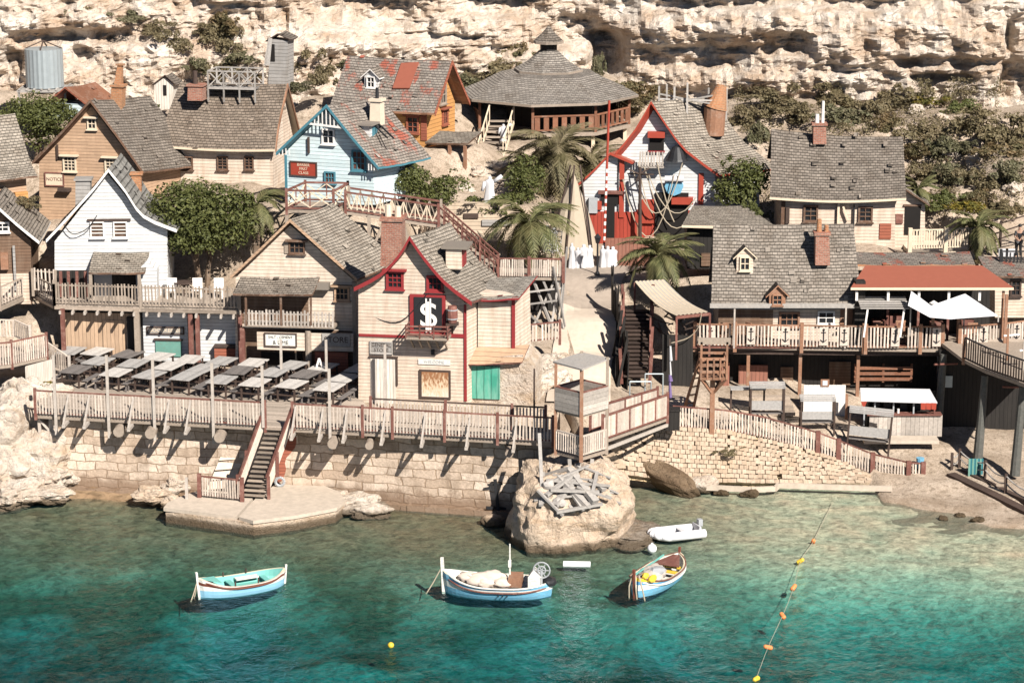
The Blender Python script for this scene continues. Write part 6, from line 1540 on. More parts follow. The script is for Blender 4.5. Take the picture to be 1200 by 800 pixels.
# sail
S = [P(1068, 341, 9.8), P(1091, 358, 9.6), P(1131, 344, 10.2), P(1170, 370, 9.4), P(1114, 374, 8.9), P(1064, 358, 9.2)]
sl = empty('sail_awning', S[2], 'white cloth sail awning with peaked corners over the anchor deck', 'awning'); o_ = Vector(S[2]); mb = MB()
def patch(A, B, C_, D_, n=8, sag=.25):
    for i in range(n):
        for k in range(n):
            def f(i_, k_):
                s_, t_ = i_ / n, k_ / n; return A.lerp(B, s_).lerp(D_.lerp(C_, s_), t_) - up * sag * math.sin(math.pi * s_) * math.sin(math.pi * t_) * 1.0 - o_
            mb.poly([f(i, k), f(i + 1, k), f(i + 1, k + 1), f(i, k + 1)])
v_ = P(1090, 372, 9.0); patch(S[0], S[1], v_, S[5], sag=.1); patch(S[1], S[2], S[3], S[4], sag=.2); patch(S[1], S[1].lerp(S[4], .4), S[4], v_, sag=.03)
mb.build('cloth', 'cloth', sl, smooth=True); mb = MB()
for s_, l_ in ((S[0], 2.2), (S[2], 2.4), (S[3], .3)): mb.bar(s_ - o_, s_ - o_ - up * l_, .06)
mb.build('mast', 'woodgrey', sl)
a = P(1012, 361, 9.6); e = empty('slat_canopy', a, 'small grey slatted canopy on white posts left of the sail', 'canopy'); b = P(1062, 361, 9.6) - a; mb = MB()
for i in range(6): mb.box((b.x / 2, .28 * i, .05 * i), (b.x + .3, .2, .04))
mb.build('slats', 'woodgrey', e)
for x in (.2, b.x - .1): mb = MB(); mb.bar((x, 0, -.03), (x - .15, 0, -1.45), .09); mb.build('post', 'trimwhite', e)
# right raised walkway on piles
rw_ = empty('raised_walkway', P(1130, 426, 8.6), 'raised dark railed walkway on thick piles at the right edge', 'walkway'); o_ = Vector(rw_.location)
q = [P(1129, 421, 7.0), P(1156, 434, 5.4), P(1215, 455, 2.6)]; z_ = az - .45; q = [Vector((p.x, p.y, P(x, y, p.y).z)) for p, (x, y) in zip(q, ((1129, 421), (1156, 434), (1215, 455)))]
mb = MB(); mb.prism([p - o_ for p in (q[0], q[1], q[2], q[2] + Vector((2.5, 8.0, .3)), q[0] + Vector((2.5, 3.6, .2)), q[0] + Vector((-.6, 3.2, .1)))], (0, 0, -.16)); mb.build('floor', 'wood', rw_)
for i, (px, py, Y, b_) in enumerate(((1152, 437, 6.4, 530), (1196, 450, 4.4, 545), (1104, 412, 9.8, 520))):
    a = P(px, py, Y) - o_; mb = MB(); mb.tube((a.x, a.y - .5, a.z), (a.x - .25, a.y - .9, a.z - 4.2), .17, .25, 10); mb.build('pile', 'pile', rw_)
fence('dark spindle railing with orange end post on the raised walkway', q, 1.1, rail='black', pick='darkwood', post='woodorange', posts=(0,), gap=.17, style='dark', name='railing', cat='railing')
mb = MB(); mb.prism([P(1101, 410, 9.6), P(1101, 540, 9.6), P(1240, 540, 9.6), P(1240, 410, 9.6)], (0, .3, 0)); tag(mb.build('plank_wall', 'dark_shade_board', None), 'plank wall coloured as the shade under the raised walkway', 'wall')  # black boards stand in for the deep shade below the walkway
mb = MB(); a = P(1111, 447, 9.5); mb.box((0, 0, 0), (.42, .05, .58)); o = mb.build('notice', 'metal', None); o.location = a; tag(o, 'pale notice sheet on the dark wall under the walkway', 'notice')
for l_, x0, y0, x1, y1, Y in (('thin red pole jutting from the deck beam above the notice', 1095, 427, 1122, 426, 8.4), ('thin red pole jutting out under the walkway railing', 1175, 453, 1212, 454, 5.5)):
    mb = MB(); a, b = P(x0, y0, Y), P(x1, y1, Y + .8); mb.tube((0, 0, 0), b - a, .05, n=8); o = mb.build('red_pole', 'woodred', None); o.location = a; tag(o, l_, 'pole')
for l_, px, t_, b_, Y in (('tall orange post with sign arm at the right edge', 1179, 385, 440, 7.2), ('tall pale mast at the right edge', 1197, 400, 470, 5.6)):
    a, b = P(px, b_, Y), P(px, t_, Y); e = empty('mast_post', a, l_, 'post'); mb = MB(); mb.bar((0, 0, 0), (0, 0, b.z - a.z), .1); mb.build('shaft', 'woodorange' if px < 1190 else 'picketgrey', e); mb = MB(); mb.bar((-.2, 0, (b.z - a.z) * .85), (.55, 0, (b.z - a.z) * .88), .08); mb.build('arm', 'trimwhite', e)
# plaza fence down to the beach
q = [P(788, 500, 4.75), P(850, 505, 5.0), P(896, 513, 5.1), P(958, 531, 5.2), P(982, 540, 5.2), P(1022, 556, 5.0), P(1064, 566, 4.6), P(1081, 567, 4.7)]
fence('long pale picket fence with red posts descending from ramp to beach', q, 1.02, rail='woodred', pick='picket', post='woodred', posts=(3, 4, 5, 6, 7), gap=.14, pr=.11, ph=.08)
# bench frames on the plaza
def swing(px0, px1, yt, yb, Y, label):
    k = FPX / ((Y - CY) / _c); w_ = (px1 - px0) / k; a = P((px0 + px1) / 2, yb, Y); e = empty('roofed_bench', a, label, 'bench', 'roofed plank benches on the plaza'); hh = (yb - yt) / k / .96; mb = MB()
    for i in range(4): mb.box((0, -.3 + .17 * i, hh - .02 + .05 * i), (w_, .16, .04))
    mb.build('canopy', 'tab_grey', e); mb = MB(); mb.box((0, -.2, hh * .55), (w_ * .98, .05, hh * .22)); mb.build('backrest', 'tab_grey', e)
    mb = MB(); mb.box((0, .05, hh * .35), (w_ * .9, .45, .05)); mb.build('seat', 'tab_dark', e)
    for sx in (-1, 1):
        for y in (-.3, .3): mb = MB(); mb.bar((sx * (w_ / 2 - .06), y, 0), (sx * (w_ / 2 - .06), y, hh), .08); mb.build('leg', 'darkwood', e)
    return e
swing(877, 919, 452, 500, 7.2, 'grey roofed plank bench by the rust red screen'); swing(936, 978, 467, 508, 7.0, 'dark roofed plank bench in front of the white boards'); o = swing(990, 1042, 482, 532, 6.2, 'leaning grey roofed bench nearest the kiosk'); o.rotation_euler = (0, R(4), R(-8))
a = P(862, 452, 9.0); e = empty('bar_table', P(878, 485, 7.9), 'high table with grey top behind the crow\'s nest post', 'table'); mb = MB(); mb.box((-.1, 0, 1.3), (1.7, .6, .07)); mb.build('tabletop', 'tab_grey', e)
for x in (-.9, .7): mb = MB(); mb.bar((x, 0, 0), (x, 0, 1.27), .09); mb.build('leg', 'darkwood', e)
a, b = P(941, 487, 9.3), P(990, 487, 9.3); z1 = P(941, 451, 9.3).z - a.z; e = empty('white_board_screen', a, 'white board screen with a small orange notice on top', 'screen'); mb = MB()
n_ = 9
for i in range(n_): mb.box(((b.x - a.x) * (i + .5) / n_, 0, z1 / 2), ((b.x - a.x) / n_ * .96, .06, z1))
mb.build('boards', 'trimwhite', e); mb = MB(); mb.box(((b.x - a.x) * .5, -.05, z1 + .12), (.42, .05, .36)); mb.build('notice', 'woodorange', e); mb = MB(); mb.box(((b.x - a.x) * .5, -.085, z1 + .12), (.24, .02, .24)); mb.build('paper', 'cloth', e)
mb = MB(); mb.bar((0, 0, 0), (0, 0, 1.9), .12); o = mb.build('timber_post', 'woodorange', None); o.location = P(991, 506, 8.6); tag(o, 'orange timber post right of the white board screen', 'post')
mb = MB(); 
for i in range(4): mb.box((0, .35 * i, .09 + .17 * i), (2.2 - .1 * i, .4, .16))
o = mb.build('plank_steps', 'wood', None); o.location = P(905, 486, 8.8); tag(o, 'broad low plank steps up to the tavern cellar', 'steps')
a = P(1035, 444, 11.3); e = empty('crate_fence', a, 'low rust red slatted barrier behind the kiosk', 'barrier'); mb = MB()
for z in (0, .28, .56): mb.box((0, 0, z), (2.9, .05, .16))
for x in (-1.4, 0, 1.4): mb.box((x, .05, .3), (.1, .06, .95))
mb.build('slats', 'railbrown', e)
# kiosk
k0 = P(1050, 511, 7.4); ks = empty('drinks_kiosk', k0, 'small drinks kiosk with white roof, red edge and pale board counter', 'kiosk'); k = FPX / ((7.4 - CY) / _c); W = 88 / k; mb = MB()
n_ = 16
zc = 26 / k
for i in range(n_): mb.box((W * (-.38 + .98 * (i + .5) / n_) + .05, 0, zc / 2), (W * .98 / n_ * .95, .08, zc))
mb.build('counter_front', 'picketgrey', ks); mb = MB(); mb.box((W * .1, .1, zc + .04), (W * 1.0, .5, .08)); mb.build('counter_top', 'woodred', ks)
mb = MB(); mb.box((W * .1, 1.4, .95), (W * .95, .1, 1.9)); mb.box((-W * .37, .8, .95), (.08, 1.2, 1.9)); mb.build('back_wall', 'dark_shade_board', ks)
zr = 45 / k; zt_ = 50 / k; mb = MB(); A = [Vector((-W * .5, -.35, zr)), Vector((W * .52, -.35, zr - .12)), Vector((W * .48, 1.1, zt_ - .04)), Vector((-W * .46, 1.1, zt_ + .02))]; mb.prism(A, (0, 0, .07)); mb.build('roof', 'cloth', ks)
mb = MB(); 
for i in range(3): mb.prism([Vector((W * (.30 + .07 * i), -.36, zr - .08)), Vector((W * (.37 + .07 * i), -.36, zr - .09)), Vector((W * (.365 + .07 * i), -.36, zr - .42)), Vector((W * (.305 + .07 * i), -.36, zr - .40))], (0, .02, 0), 0)
mb.build('valance', 'bright_red', ks); mb = MB(); mb.prism([Vector((-W * .5, -.36, zr - .02)), Vector((-W * .42, -.36, zr - .02)), Vector((-W * .46, -.36, zr - .4))], (0, .02, 0)); mb.build('valance', 'bright_red', ks)
for x in (-.44, -.3, -.05, .22, .5): mb = MB(); mb.bar((W * x, -.05, zc if x > -.4 else 0), (W * x, -.05, zr), .07); mb.build('post', 'grey' if x < .4 else 'woodred', ks)
for x in (-.25, -.1, .12, .3): mb = MB(); mb.box((W * x, .9, zc + .22), (.35, .3, .45)); mb.build('appliance', 'black', ks)
mb = MB(); mb.tube((W * .02, .05, zc + .08), (W * .02, .05, zc + .3), .06, n=8); mb.build('cup', 'trimwhite', ks)
mb = MB(); mb.box((0, 0, .08), (3.6, .9, .16)); o = mb.build('stone_step', 'concrete', None); o.location = P(1055, 517, 6.7); tag(o, 'worn stone step before the kiosk counter', 'step')
# rope barrier
q = [hit(a_, b_) for a_, b_ in ((1115, 553), (1124, 548), (1154, 562), (1178, 578), (1214, 598))]; rf = empty('rope_barrier', q[0], 'rope barrier on short dark posts at the lower right with a towel on it', 'barrier'); o_ = Vector(q[0]); rp = MB()
for p in q: mb = MB(); mb.bar(p - o_ - up * .2, p - o_ + up * .95, .12); mb.build('post', 'darkwood', rf)
for a, b in zip(q[:-1], q[1:]):
    for z in (.85, .5): rp.path([a.lerp(b, t_ / 8) - o_ + up * (z - .8 * (t_ / 8) * (1 - t_ / 8)) for t_ in range(9)], .035, 6)
rp.build('rope', 'woodgrey', rf); mb = MB(); a = q[1].lerp(q[2], .62)
n_ = 8
for i in range(n_): mb.box((-.35 + .7 * (i + .5) / n_, -.06 + .02 * (i % 2), .42), (.7 / n_, .04, .85), i % 2)
M['teal2'] = paint('blue_green_towel', (.03, .15, .18), .95); o = mb.build('towel', ['shutgreen', 'teal2'], None); o.location = a + Vector((0, -.05, .0)); tag(o, 'turquoise striped towel hanging on the rope barrier', 'towel')
q = [hit(a_, b_) for a_, b_ in ((1114, 558), (1160, 580), (1216, 608))]; mb = MB()
for a, b in zip(q[:-1], q[1:]): mb.bar(a, b, .5, .35); mb.bar(a + Vector((.5, .6, .1)), b + Vector((.5, .6, .1)), .3, .3)
tag(mb.build('timber_kerb', 'darkwood', None), 'dark timber kerb along the lower right path', 'kerb')
mb = MB(); mb.tube((0, 0, 0), (0, 0, .5), .16, .2, 10); o = mb.build('blue_bucket', 'skyblue', None); o.location = P(1078, 548, 4.9); tag(o, 'light blue bucket on the fence end by the beach', 'bucket')
# upper right terrace rails
zq = P(1066, 292, 18.6).z
fence('pale spindle railing on the terrace right of the cream house', [P(1066, 293, 18.6), P(1108, 292, 18.6), P(1142, 290, 18.8)], 1.05, rail='trimcream', pick='trimcream', post='trimcream', posts='all', gap=.13, pr=.1, name='railing', cat='railing')
fence('black spindle railing at the upper right edge with white chairs behind', [P(1172, 316, 15.4), P(1215, 316, 15.4)], .95, rail='black', pick='black', post='black', gap=.17, name='railing', cat='railing')
mb = MB(); a = P(1066, 296, 18.9); mb.prism([a, P(1144, 294, 18.9), P(1144, 318, 18.9), P(1066, 318, 18.9)], (0, 3, 0)); tag(mb.build('terrace_wall', 'plaster', None), 'cream retaining wall under the spindle railing', 'wall')
mb = MB(); mb.prism([P(1170, 318, 15.3), P(1230, 318, 15.3), P(1230, 330, 15.3), P(1170, 330, 15.3)], (0, 3, 0)); tag(mb.build('balcony_floor', 'darkwood', None), 'dark balcony slab under the black railing', 'balcony')
fence('dark rail fence climbing at the upper right behind the palm', [P(1146, 292, 18), P(1172, 284, 18.6), P(1215, 270, 19)], 1.0, rail='darkwood', pick='darkwood', post='darkwood', style='rails', posts='all', name='rail_fence')
for i, (l_, px) in enumerate((('white plastic chair at the black railing, left one', 1176), ('white plastic chair at the black railing, right one', 1184))):
    p = P(px, 316, 16.2); e = empty('plastic_chair', p, l_, 'chair', 'white plastic chairs'); mb = MB(); mb.box((0, 0, .42), (.48, .48, .05)); mb.build('seat', 'cloth', e); mb = MB(); mb.box((0, .23, .75), (.48, .05, .6)); mb.build('backrest', 'cloth', e)
    for sx in (-1, 1):
        for sy in (-1, 1): mb = MB(); mb.bar((sx * .2, sy * .2, 0), (sx * .22, sy * .22, .4), .045); mb.build('leg', 'cloth', e)
# terrace wall behind the palms with sign boards
a, b = P(520, 238, 22.0), P(606, 240, 22.0); mb = MB(); mb.prism([a, b, P(620, 300, 22.0), P(500, 300, 22.0)], (0, .6, 0)); tw = mb.build('board_wall', siding('plank_wall_cream', (.60, .48, .36), .22, .3), None); tag(tw, 'cream plank retaining wall right of the round bush', 'wall')
for l_, px, py, w_, h_ in (('small dark name board on the cream plank wall', 552, 253, 17, 5.5), ('longer grey brown name board on the plank wall by the palm', 582, 261, 34, 7)):
    p = P(px, py, 21.93); k = FPX / ((22 - CY) / _c); mb = MB(); mb.box((0, 0, 0), (w_ / k, .06, h_ / k)); o = mb.build('name_board', 'darkwood' if px < 570 else 'greyboard', None); o.location = p; tag(o, l_, 'sign')
a = P(735, 312, 20.6); mb = MB()
n_ = 14
for i in range(n_): x = i / n_; p = P(711 + 52 * x, 316, 20.6 + .05 * (i % 2)); q = P(711 + 52 * x, 279, 20.6); w_ = 52 / n_ / 22; mb.box(((p.x + q.x) / 2, 20.6, (p.z + q.z) / 2), (w_ * .95, .06, q.z - p.z))
tag(mb.build('board_fence', 'redbrown', None), 'red brown board fence on the square under the funhouse', 'fence')
# canvas tent
tb = P(668, 303, 21.8); tn = empty('canvas_tent', tb, 'tall sand coloured canvas cone tent with ladder beside the funhouse', 'tent'); ax = P(673, 204, 23.0) - tb; mb = MB(); n = 22; k = FPX / ((22 - CY) / _c); rr = 38 / k
A = [Vector((rr * math.cos(2 * math.pi * i / n), 1.2 + rr * .9 * math.sin(2 * math.pi * i / n), .0)) for i in range(n)]
mid = [p.lerp(ax, .5) * 1 + Vector((0, 0, .15 + .1 * (i % 2))) for i, p in enumerate(A)]
for i in range(n):
    j = (i + 1) % n; mb.poly([A[i], A[j], mid[j], mid[i]]); mb.poly([mid[i], mid[j], ax])
mb.build('canvas', 'canvas', tn); mb = MB()
for i in (14, 16, 19): mb.bar(A[i] + Vector((0, -.1, 0)), ax + Vector((.1 * (i - 16), -.1, .5)), .07)
mb.build('pole', 'darkwood', tn); mb = MB(); a, b = P(648, 300, 20.4) - tb, P(652, 262, 21.4) - tb
for dx in (0, .35): mb.bar(a + Vector((dx, 0, 0)), b + Vector((dx, 0, 0)), .05)
for i in range(6): p = a.lerp(b, (i + .5) / 6); mb.bar(p, p + Vector((.35, 0, 0)), .04)
mb.build('ladder', 'woodgrey', tn)
# lamp post and striped pole
p = hit(700, 326); e = empty('lamp_post', p, 'black cast iron lamp post on the path by the white figures', 'lamp post'); hh = P(700, 276, p.y).z - p.z; mb = MB(); mb.tube((0, 0, 0), (0, 0, .35), .2, .1, 10); mb.tube((0, 0, .35), (0, 0, hh - .4), .06, .045, 8); mb.build('shaft', 'black', e); mb = MB(); mb.tube((0, 0, hh - .4), (0, 0, hh - .1), .1, .17, 6); mb.tube((0, 0, hh - .1), (0, 0, hh + .1), .2, .02, 6); mb.build('lantern', 'black', e)
p = P(707, 312, 20.9); e = empty('striped_pole', p, 'tall red and white striped pole before the funhouse', 'pole'); ht = P(714, 118, 21.4) - p; mb = MB(); n_ = 44
for i in range(n_):
    a, b = ht * (i / n_), ht * ((i + 1) / n_); m_ = 0 if (i % 2 == 0 or i > 26) else 1; mb.tube(a, b, .065, n=8, m=m_, caps=False)
mb.build('shaft', ['bright_red', 'trimwhite'], e)

# ================================================================ FIGURES
def robe(seed, h, arms=False):
    mb = MB(); n = 20; rings = []
    for z, r in ((0, .27), (.25, .235), (.5, .19), (.68, .17), (.80, .20), (.86, .15), (.885, .075), (.92, .085), (.965, .09), (1.0, .05)):
        ring = []
        for i in range(n):
            a = 2 * math.pi * i / n; k = 1 + (.16 * math.sin(a * 5 + seed) + .08 * math.sin(a * 8 + 2 * seed)) * max(0, 1 - z * 1.15)
            sx = 1.15 if .6 < z < .87 else 1
            r_ = r * .82; ring.append(Vector((r_ * k * math.cos(a) * sx * h, r_ * k * .72 * math.sin(a) * h, z * h)))
        rings.append(ring)
    vs = [p for r in rings for p in r]; fs = []
    for j in range(len(rings) - 1):
        for i in range(n): fs.append((j * n + i, j * n + (i + 1) % n, (j + 1) * n + (i + 1) % n, (j + 1) * n + i))
    fs.append(tuple((len(rings) - 1) * n + i for i in range(n))); mb.add(vs, fs)
    if arms:
        mb.tube((.17 * h, 0, .8 * h), (.45 * h, 0, 1.02 * h), .085 * h, .07 * h, 8); mb.tube((-.17 * h, 0, .8 * h), (-.28 * h, -.05, .45 * h), .08 * h, .06 * h, 8)
    return mb
figs = [(641, 291, 'leftmost white draped figure in the row on the square, near the red deck'), (649, 292, 'white draped figure, second in the row on the square'), (670, 311, 'white draped figure left of the bare pole on the square'), (677, 312, 'stooping white draped figure in the middle of the row on the square'),
        (684, 312, 'white draped figure just left of the lamp post'), (691, 311, 'slim white draped figure half behind the lamp post'), (706, 314, 'white draped figure just right of the lamp post'), (712, 315, 'white draped figure second from the right end of the row'), (718, 315, 'rightmost white draped figure before the red board fence')]
for i, (px, py, l_) in enumerate(figs):
    p = P(px, py + 2, 20.0 + .06 * i); g = P(px, py - 27, p.y); hh = (g.z - p.z) * random.uniform(.92, 1.05) * (0.85 if i == 3 else 1)
    o = robe(i * 1.7, hh).build('draped_figure', 'cloth', None, smooth=True); o.location = (p.x, p.y, p.z - .05); o.rotation_euler = (0, 0, i * .8); tag(o, l_, 'statue', 'white draped figures on the square')
p = P(574, 238, 22.5); o = robe(3, 1.45, True).build('draped_figure', 'cloth', None, smooth=True); o.location = p; tag(o, 'lone white draped figure with one arm raised on the terrace wall', 'statue')
p = P(590, 166, 32.3); o = robe(5, 1.0, True).build('draped_figure', 'cloth', None, smooth=True); o.location = p; tag(o, 'small white draped figure at the pavilion stairs', 'statue')
def skin_body(name, joints, edges, mat, parent=None):
    me = bpy.data.meshes.new(name); me.from_pydata([j[0] for j in joints], edges, []); o = bpy.data.objects.new(name, me); C.objects.link(o)
    o.modifiers.new('s', 'SKIN'); o.modifiers.new('u', 'SUBSURF').levels = 1; o.modifiers['u'].render_levels = 1
    for i, j in enumerate(joints):
        me.skin_vertices[0].data[i].radius = (j[1], j[1]); me.skin_vertices[0].data[i].use_root = (i == 0)
    bpy.context.view_layer.update(); m2 = bpy.data.meshes.new_from_object(o.evaluated_get(bpy.context.evaluated_depsgraph_get())); bpy.data.objects.remove(o)
    n = bpy.data.objects.new(name, m2); C.objects.link(n); m2.materials.clear(); m2.materials.append(M[mat]); m2.polygons.foreach_set('use_smooth', [True] * len(m2.polygons))
    if parent: n.parent = parent
    return n
def person(loc, label, top, legs, hair='black', rz=0, bend=.12):
    e = empty('person', loc, label, 'person', rz=rz)
    J = [((0, 0, .92), .14), ((0, -.02, 1.12), .14), ((0, -bend * .5, 1.34), .15), ((0, -bend, 1.50), .06), ((0, -bend - .03, 1.60), .085), ((0, -bend - .04, 1.70), .09),
         ((-.19, -bend * .8, 1.40), .07), ((-.25, -bend - .12, 1.16), .05), ((-.17, -bend - .38, 1.06), .04), ((-.14, -bend - .48, 1.06), .035), ((.19, -bend * .8, 1.40), .07), ((.25, -bend - .12, 1.16), .05), ((.17, -bend - .38, 1.06), .04), ((.14, -bend - .48, 1.06), .035),
         ((-.10, 0, .84), .11), ((-.11, -.03, .48), .07), ((-.11, .02, .08), .05), ((-.11, -.14, .04), .045), ((.10, 0, .84), .11), ((.11, .0, .48), .07), ((.12, .04, .08), .05), ((.12, -.12, .04), .045)]
    E = [(0, 1), (1, 2), (2, 3), (3, 4), (4, 5), (2, 6), (6, 7), (7, 8), (8, 9), (2, 10), (10, 11), (11, 12), (12, 13), (0, 14), (14, 15), (15, 16), (16, 17), (0, 18), (18, 19), (19, 20), (20, 21)]
    skin_body('body', J, E, 'skin', e)
    skin_body('shirt', [(j[0], j[1] * 1.14) for j in (J[0], J[1], J[2], J[6], J[7], J[10], J[11])], [(0, 1), (1, 2), (2, 3), (3, 4), (2, 5), (5, 6)], top, e)
    skin_body('trousers', [(j[0], j[1] * 1.14) for j in (J[0], J[14], J[15], J[16], J[18], J[19], J[20])], [(0, 1), (1, 2), (2, 3), (0, 4), (4, 5), (5, 6)], legs, e)
    mb = MB(); mb.blob((0, -bend - .02, 1.73), (.1, .115, .095), 1, .05, 2); mb.build('hair', hair, e, smooth=True)
    return e
p = P(1193, 300, 18.2); person((p.x, p.y, p.z - .1), 'person in dark clothes leaning on the rail at the upper right edge', 'black', 'black')

# ================================================================ BOATS
def hull(L, B, D=.62, bowrise=.42, sternrise=.3, cols=None, inner='teal', name='hull', parent=None, transom=False):
    """pointed wooden hull, bow towards +x; paint bands are rows of the planking"""
    n = 24; mb = MB(); rows = 8; out, inn = [], []
    for i in range(n + 1):
        t = -1 + 2 * i / n; f = 1 - abs(t) ** (2.6 if t > 0 else (3.2 if not transom else 9))
        if transom and t < 0: f = max(f, .62 - .05 * t)
        b = B / 2 * max(f, .012) ** .8; sh = D + (bowrise * max(0, t) ** 2.6 + sternrise * max(0, -t) ** 2.6); x = t * L / 2
        kz = -.18 + .1 * abs(t) ** 3
        prof = [(0, kz), (.55, kz + .02), (.82, -.04 + .04 * abs(t)), (.91, .13), (.96, .30), (.985, .30 + (sh - .30) * .45), (1.0, .30 + (sh - .30) * .72), (1.02, sh)]
        out.append([Vector((x + (.10 * (z_ / max(sh, .1)) * (1 if t > .9 else (-1 if t < -.9 else 0))), b * y_, z_)) for y_, z_ in prof])
        fl = .12; bi = max(b - .07, .004)
        inn.append([Vector((x * .985, bi * 1.0, sh - .01)), Vector((x * .97, bi * .9, max(fl + .12, sh * .5))), Vector((x * .95, bi * .72, fl)), Vector((x * .95, 0, fl))])
    for s_ in (1, -1):
        fl_ = lambda p: Vector((p.x, p.y * s_, p.z))
        for i in range(n):
            for j in range(7): mb.poly([fl_(out[i][j]), fl_(out[i + 1][j]), fl_(out[i + 1][j + 1]), fl_(out[i][j + 1])], min(j, 6))
            mb.poly([fl_(out[i][7]), fl_(out[i + 1][7]), fl_(inn[i + 1][0]), fl_(inn[i][0])], 7)
            for j in range(3): mb.poly([fl_(inn[i][j]), fl_(inn[i + 1][j]), fl_(inn[i + 1][j + 1]), fl_(inn[i][j + 1])], 8)
        if transom: mb.poly([fl_(p) for p in out[0]] + [Vector((out[0][7].x, 0, out[0][7].z))], 3)
    c = cols or ['bottom', 'bottom', 'skyblue', 'skyblue', 'boatwhite', 'boatwhite', 'brownband']
    return mb.build(name, c + ['gunwale', inner], parent, smooth=False)
M['bottom'] = paint('red_brown_antifouling', (.20, .06, .04), .6); M['brownband'] = paint('brown_band_paint', (.16, .05, .03), .45); M['gunwale'] = paint('gunwale_cream', (.62, .55, .40), .5); M['paleblue'] = paint('pale_blue_paint', (.27, .52, .68), .45, .1)
def place_boat(name, label, bow, stern, group='wooden fishing boats'):
    a, b = PZ(*bow, 0), PZ(*stern, 0); d = a - b; e = empty(name, (a + b) / 2, label, 'boat', group, math.atan2(d.y, d.x)); return e, d.length
e, L = place_boat('rowing_boat', 'open wooden boat painted pale blue and white with turquoise inside, farthest left', (234, 699), (333, 683))
hull(L, 1.55, .46, .38, .22, ['bottom', 'paleblue', 'paleblue', 'paleblue', 'boatwhite', 'brownband', 'boatwhite'], 'teal', parent=e)
def rubrail(L, B, D, br, sr, col, e, zoff=-.05):
    mb = MB()
    for s_ in (1, -1):
        pts = []
        for i in range(25):
            t = -1 + i / 12; f = 1 - abs(t) ** (2.6 if t > 0 else 3.2); b = B / 2 * max(f, .012) ** .8 * 1.03; pts.append(Vector((t * L / 2, s_ * b, D + br * max(0, t) ** 2.6 + sr * max(0, -t) ** 2.6 + zoff)))
        mb.path(pts, .035, 6)
    mb.build('rubbing_strake', col, e)
rubrail(L, 1.55, .46, .38, .22, 'brownband', e, -.10)
mb = MB(); mb.bar((L / 2 + .02, 0, -.1), (L / 2 + .12, 0, 1.08), .09, .1); mb.build('stem_post', 'boatwhite', e); mb = MB(); mb.bar((-L / 2 - .02, 0, 0), (-L / 2 - .1, 0, .82), .08, .09); mb.build('stem_post', 'boatwhite', e)
for x in (-.28, .12, .3): mb = MB(); mb.box((x * L, 0, .33), (.24, 1.15 - abs(x) * .9, .04)); mb.build('thwart', 'teal', e)
mb = MB(); mb.prism([Vector((L * .28, .48, .60)), Vector((L * .47, .06, .75)), Vector((L * .47, -.06, .75)), Vector((L * .28, -.48, .60))], (0, 0, .03)); mb.build('foredeck', 'teal', e)
mb = MB()
for x, s_ in ((.15, 1), (.15, -1), (-.12, 1), (-.12, -1)): mb.tube((x * L, s_ * .70, .46), (x * L, s_ * .70, .66), .035, n=6)
mb.build('thole_pin', 'darkwood', e); mb = MB(); mb.box((-.1 * L, -.45, .36), (1.0, .3, .06)); mb.build('side_bench', 'boatwhite', e)
mb = MB(); mb.path([Vector((L / 2 + .08, 0, .7)), Vector((L / 2 + .3, .1, .2)), Vector((L / 2 + .45, .15, -.1))], .025); mb.path([Vector((L / 2 + .08, 0, .6)), Vector((L / 2 + .15, -.12, .1)), Vector((L / 2 + .2, -.15, -.1))], .025); mb.build('mooring_rope', 'rope', e)
e, L = place_boat('fishing_boat', 'light blue fishing boat heaped with pale netting, with mast and hauling wheel', (521, 692), (646, 697))
hull(L, 1.9, .52, .42, .12, ['bottom', 'midblue', 'skyblue', 'skyblue', 'boatwhite', 'skyblue', 'paleblue'], 'boatwhite', parent=e)
rubrail(L, 1.9, .52, .42, .12, 'boatwhite', e, -.02); rubrail(L, 1.9, .40, .40, .12, 'woodred', e, -.08)
mb = MB(); mb.bar((L / 2 + .03, 0, -.1), (L / 2 + .1, 0, 1.45), .13, .14); mb.build('stem_post', 'boatwhite', e)
mb = MB(); 
for i, (x, y, z, r) in enumerate(((.8, .1, .55, .55), (.25, -.15, .6, .55), (1.25, .0, .62, .42), (-.2, .2, .52, .42), (.5, .3, .55, .4))): mb.blob((x, y, z), (r * 1.1, r * .8, r * .55), i, .35, 3, freq=1.6)
mb.build('net_heap', 'net', e, smooth=True)
mb = MB(); mb.box((-.75, 0, .62), (.55, .8, .42)); mb.build('engine_box', 'woodorange', e); mb = MB(); mb.box((-1.55, .1, .62), (.5, .6, .5)); mb.prism([Vector((-1.85, -.25, .85)), Vector((-1.3, -.25, .85)), Vector((-1.5, -.25, 1.15))], (0, .6, 0)); mb.build('cabin_box', 'boatwhite', e)
mb = MB(); mb.tube((-.5, 0, .4), (-.5, 0, 2.15), .04, .03, 8); mb.box((-.5, 0, 1.3), (.12, .12, .3)); mb.build('mast', 'boatwhite', e)
mb = MB(); n = 18
for rr_ in (.34, .16):
    for i in range(n):
        a0, a1 = 2 * math.pi * i / n, 2 * math.pi * (i + 1) / n; mb.tube((-1.85 + rr_ * math.cos(a0), .25, 1.15 + rr_ * math.sin(a0)), (-1.85 + rr_ * math.cos(a1), .25, 1.15 + rr_ * math.sin(a1)), .035, n=5)
for i in range(6): a0 = i * math.pi / 3; mb.bar((-1.85, .25, 1.15), (-1.85 + .34 * math.cos(a0), .25, 1.15 + .34 * math.sin(a0)), .035)
mb.bar((-1.85, .25, .5), (-1.85, .25, 1.15), .08); mb.build('hauling_wheel', 'grey', e)
mb = MB(); mb.blob((-2.15, 0, .6), (.3, .35, .2), 4, .3, 2); mb.build('rope_coil', 'black', e)
mb = MB()
for k in range(3): mb.tube((-.5 + .18 * k, .93, .2), (-.5 + .18 * k, .99, .2), .03, n=6)
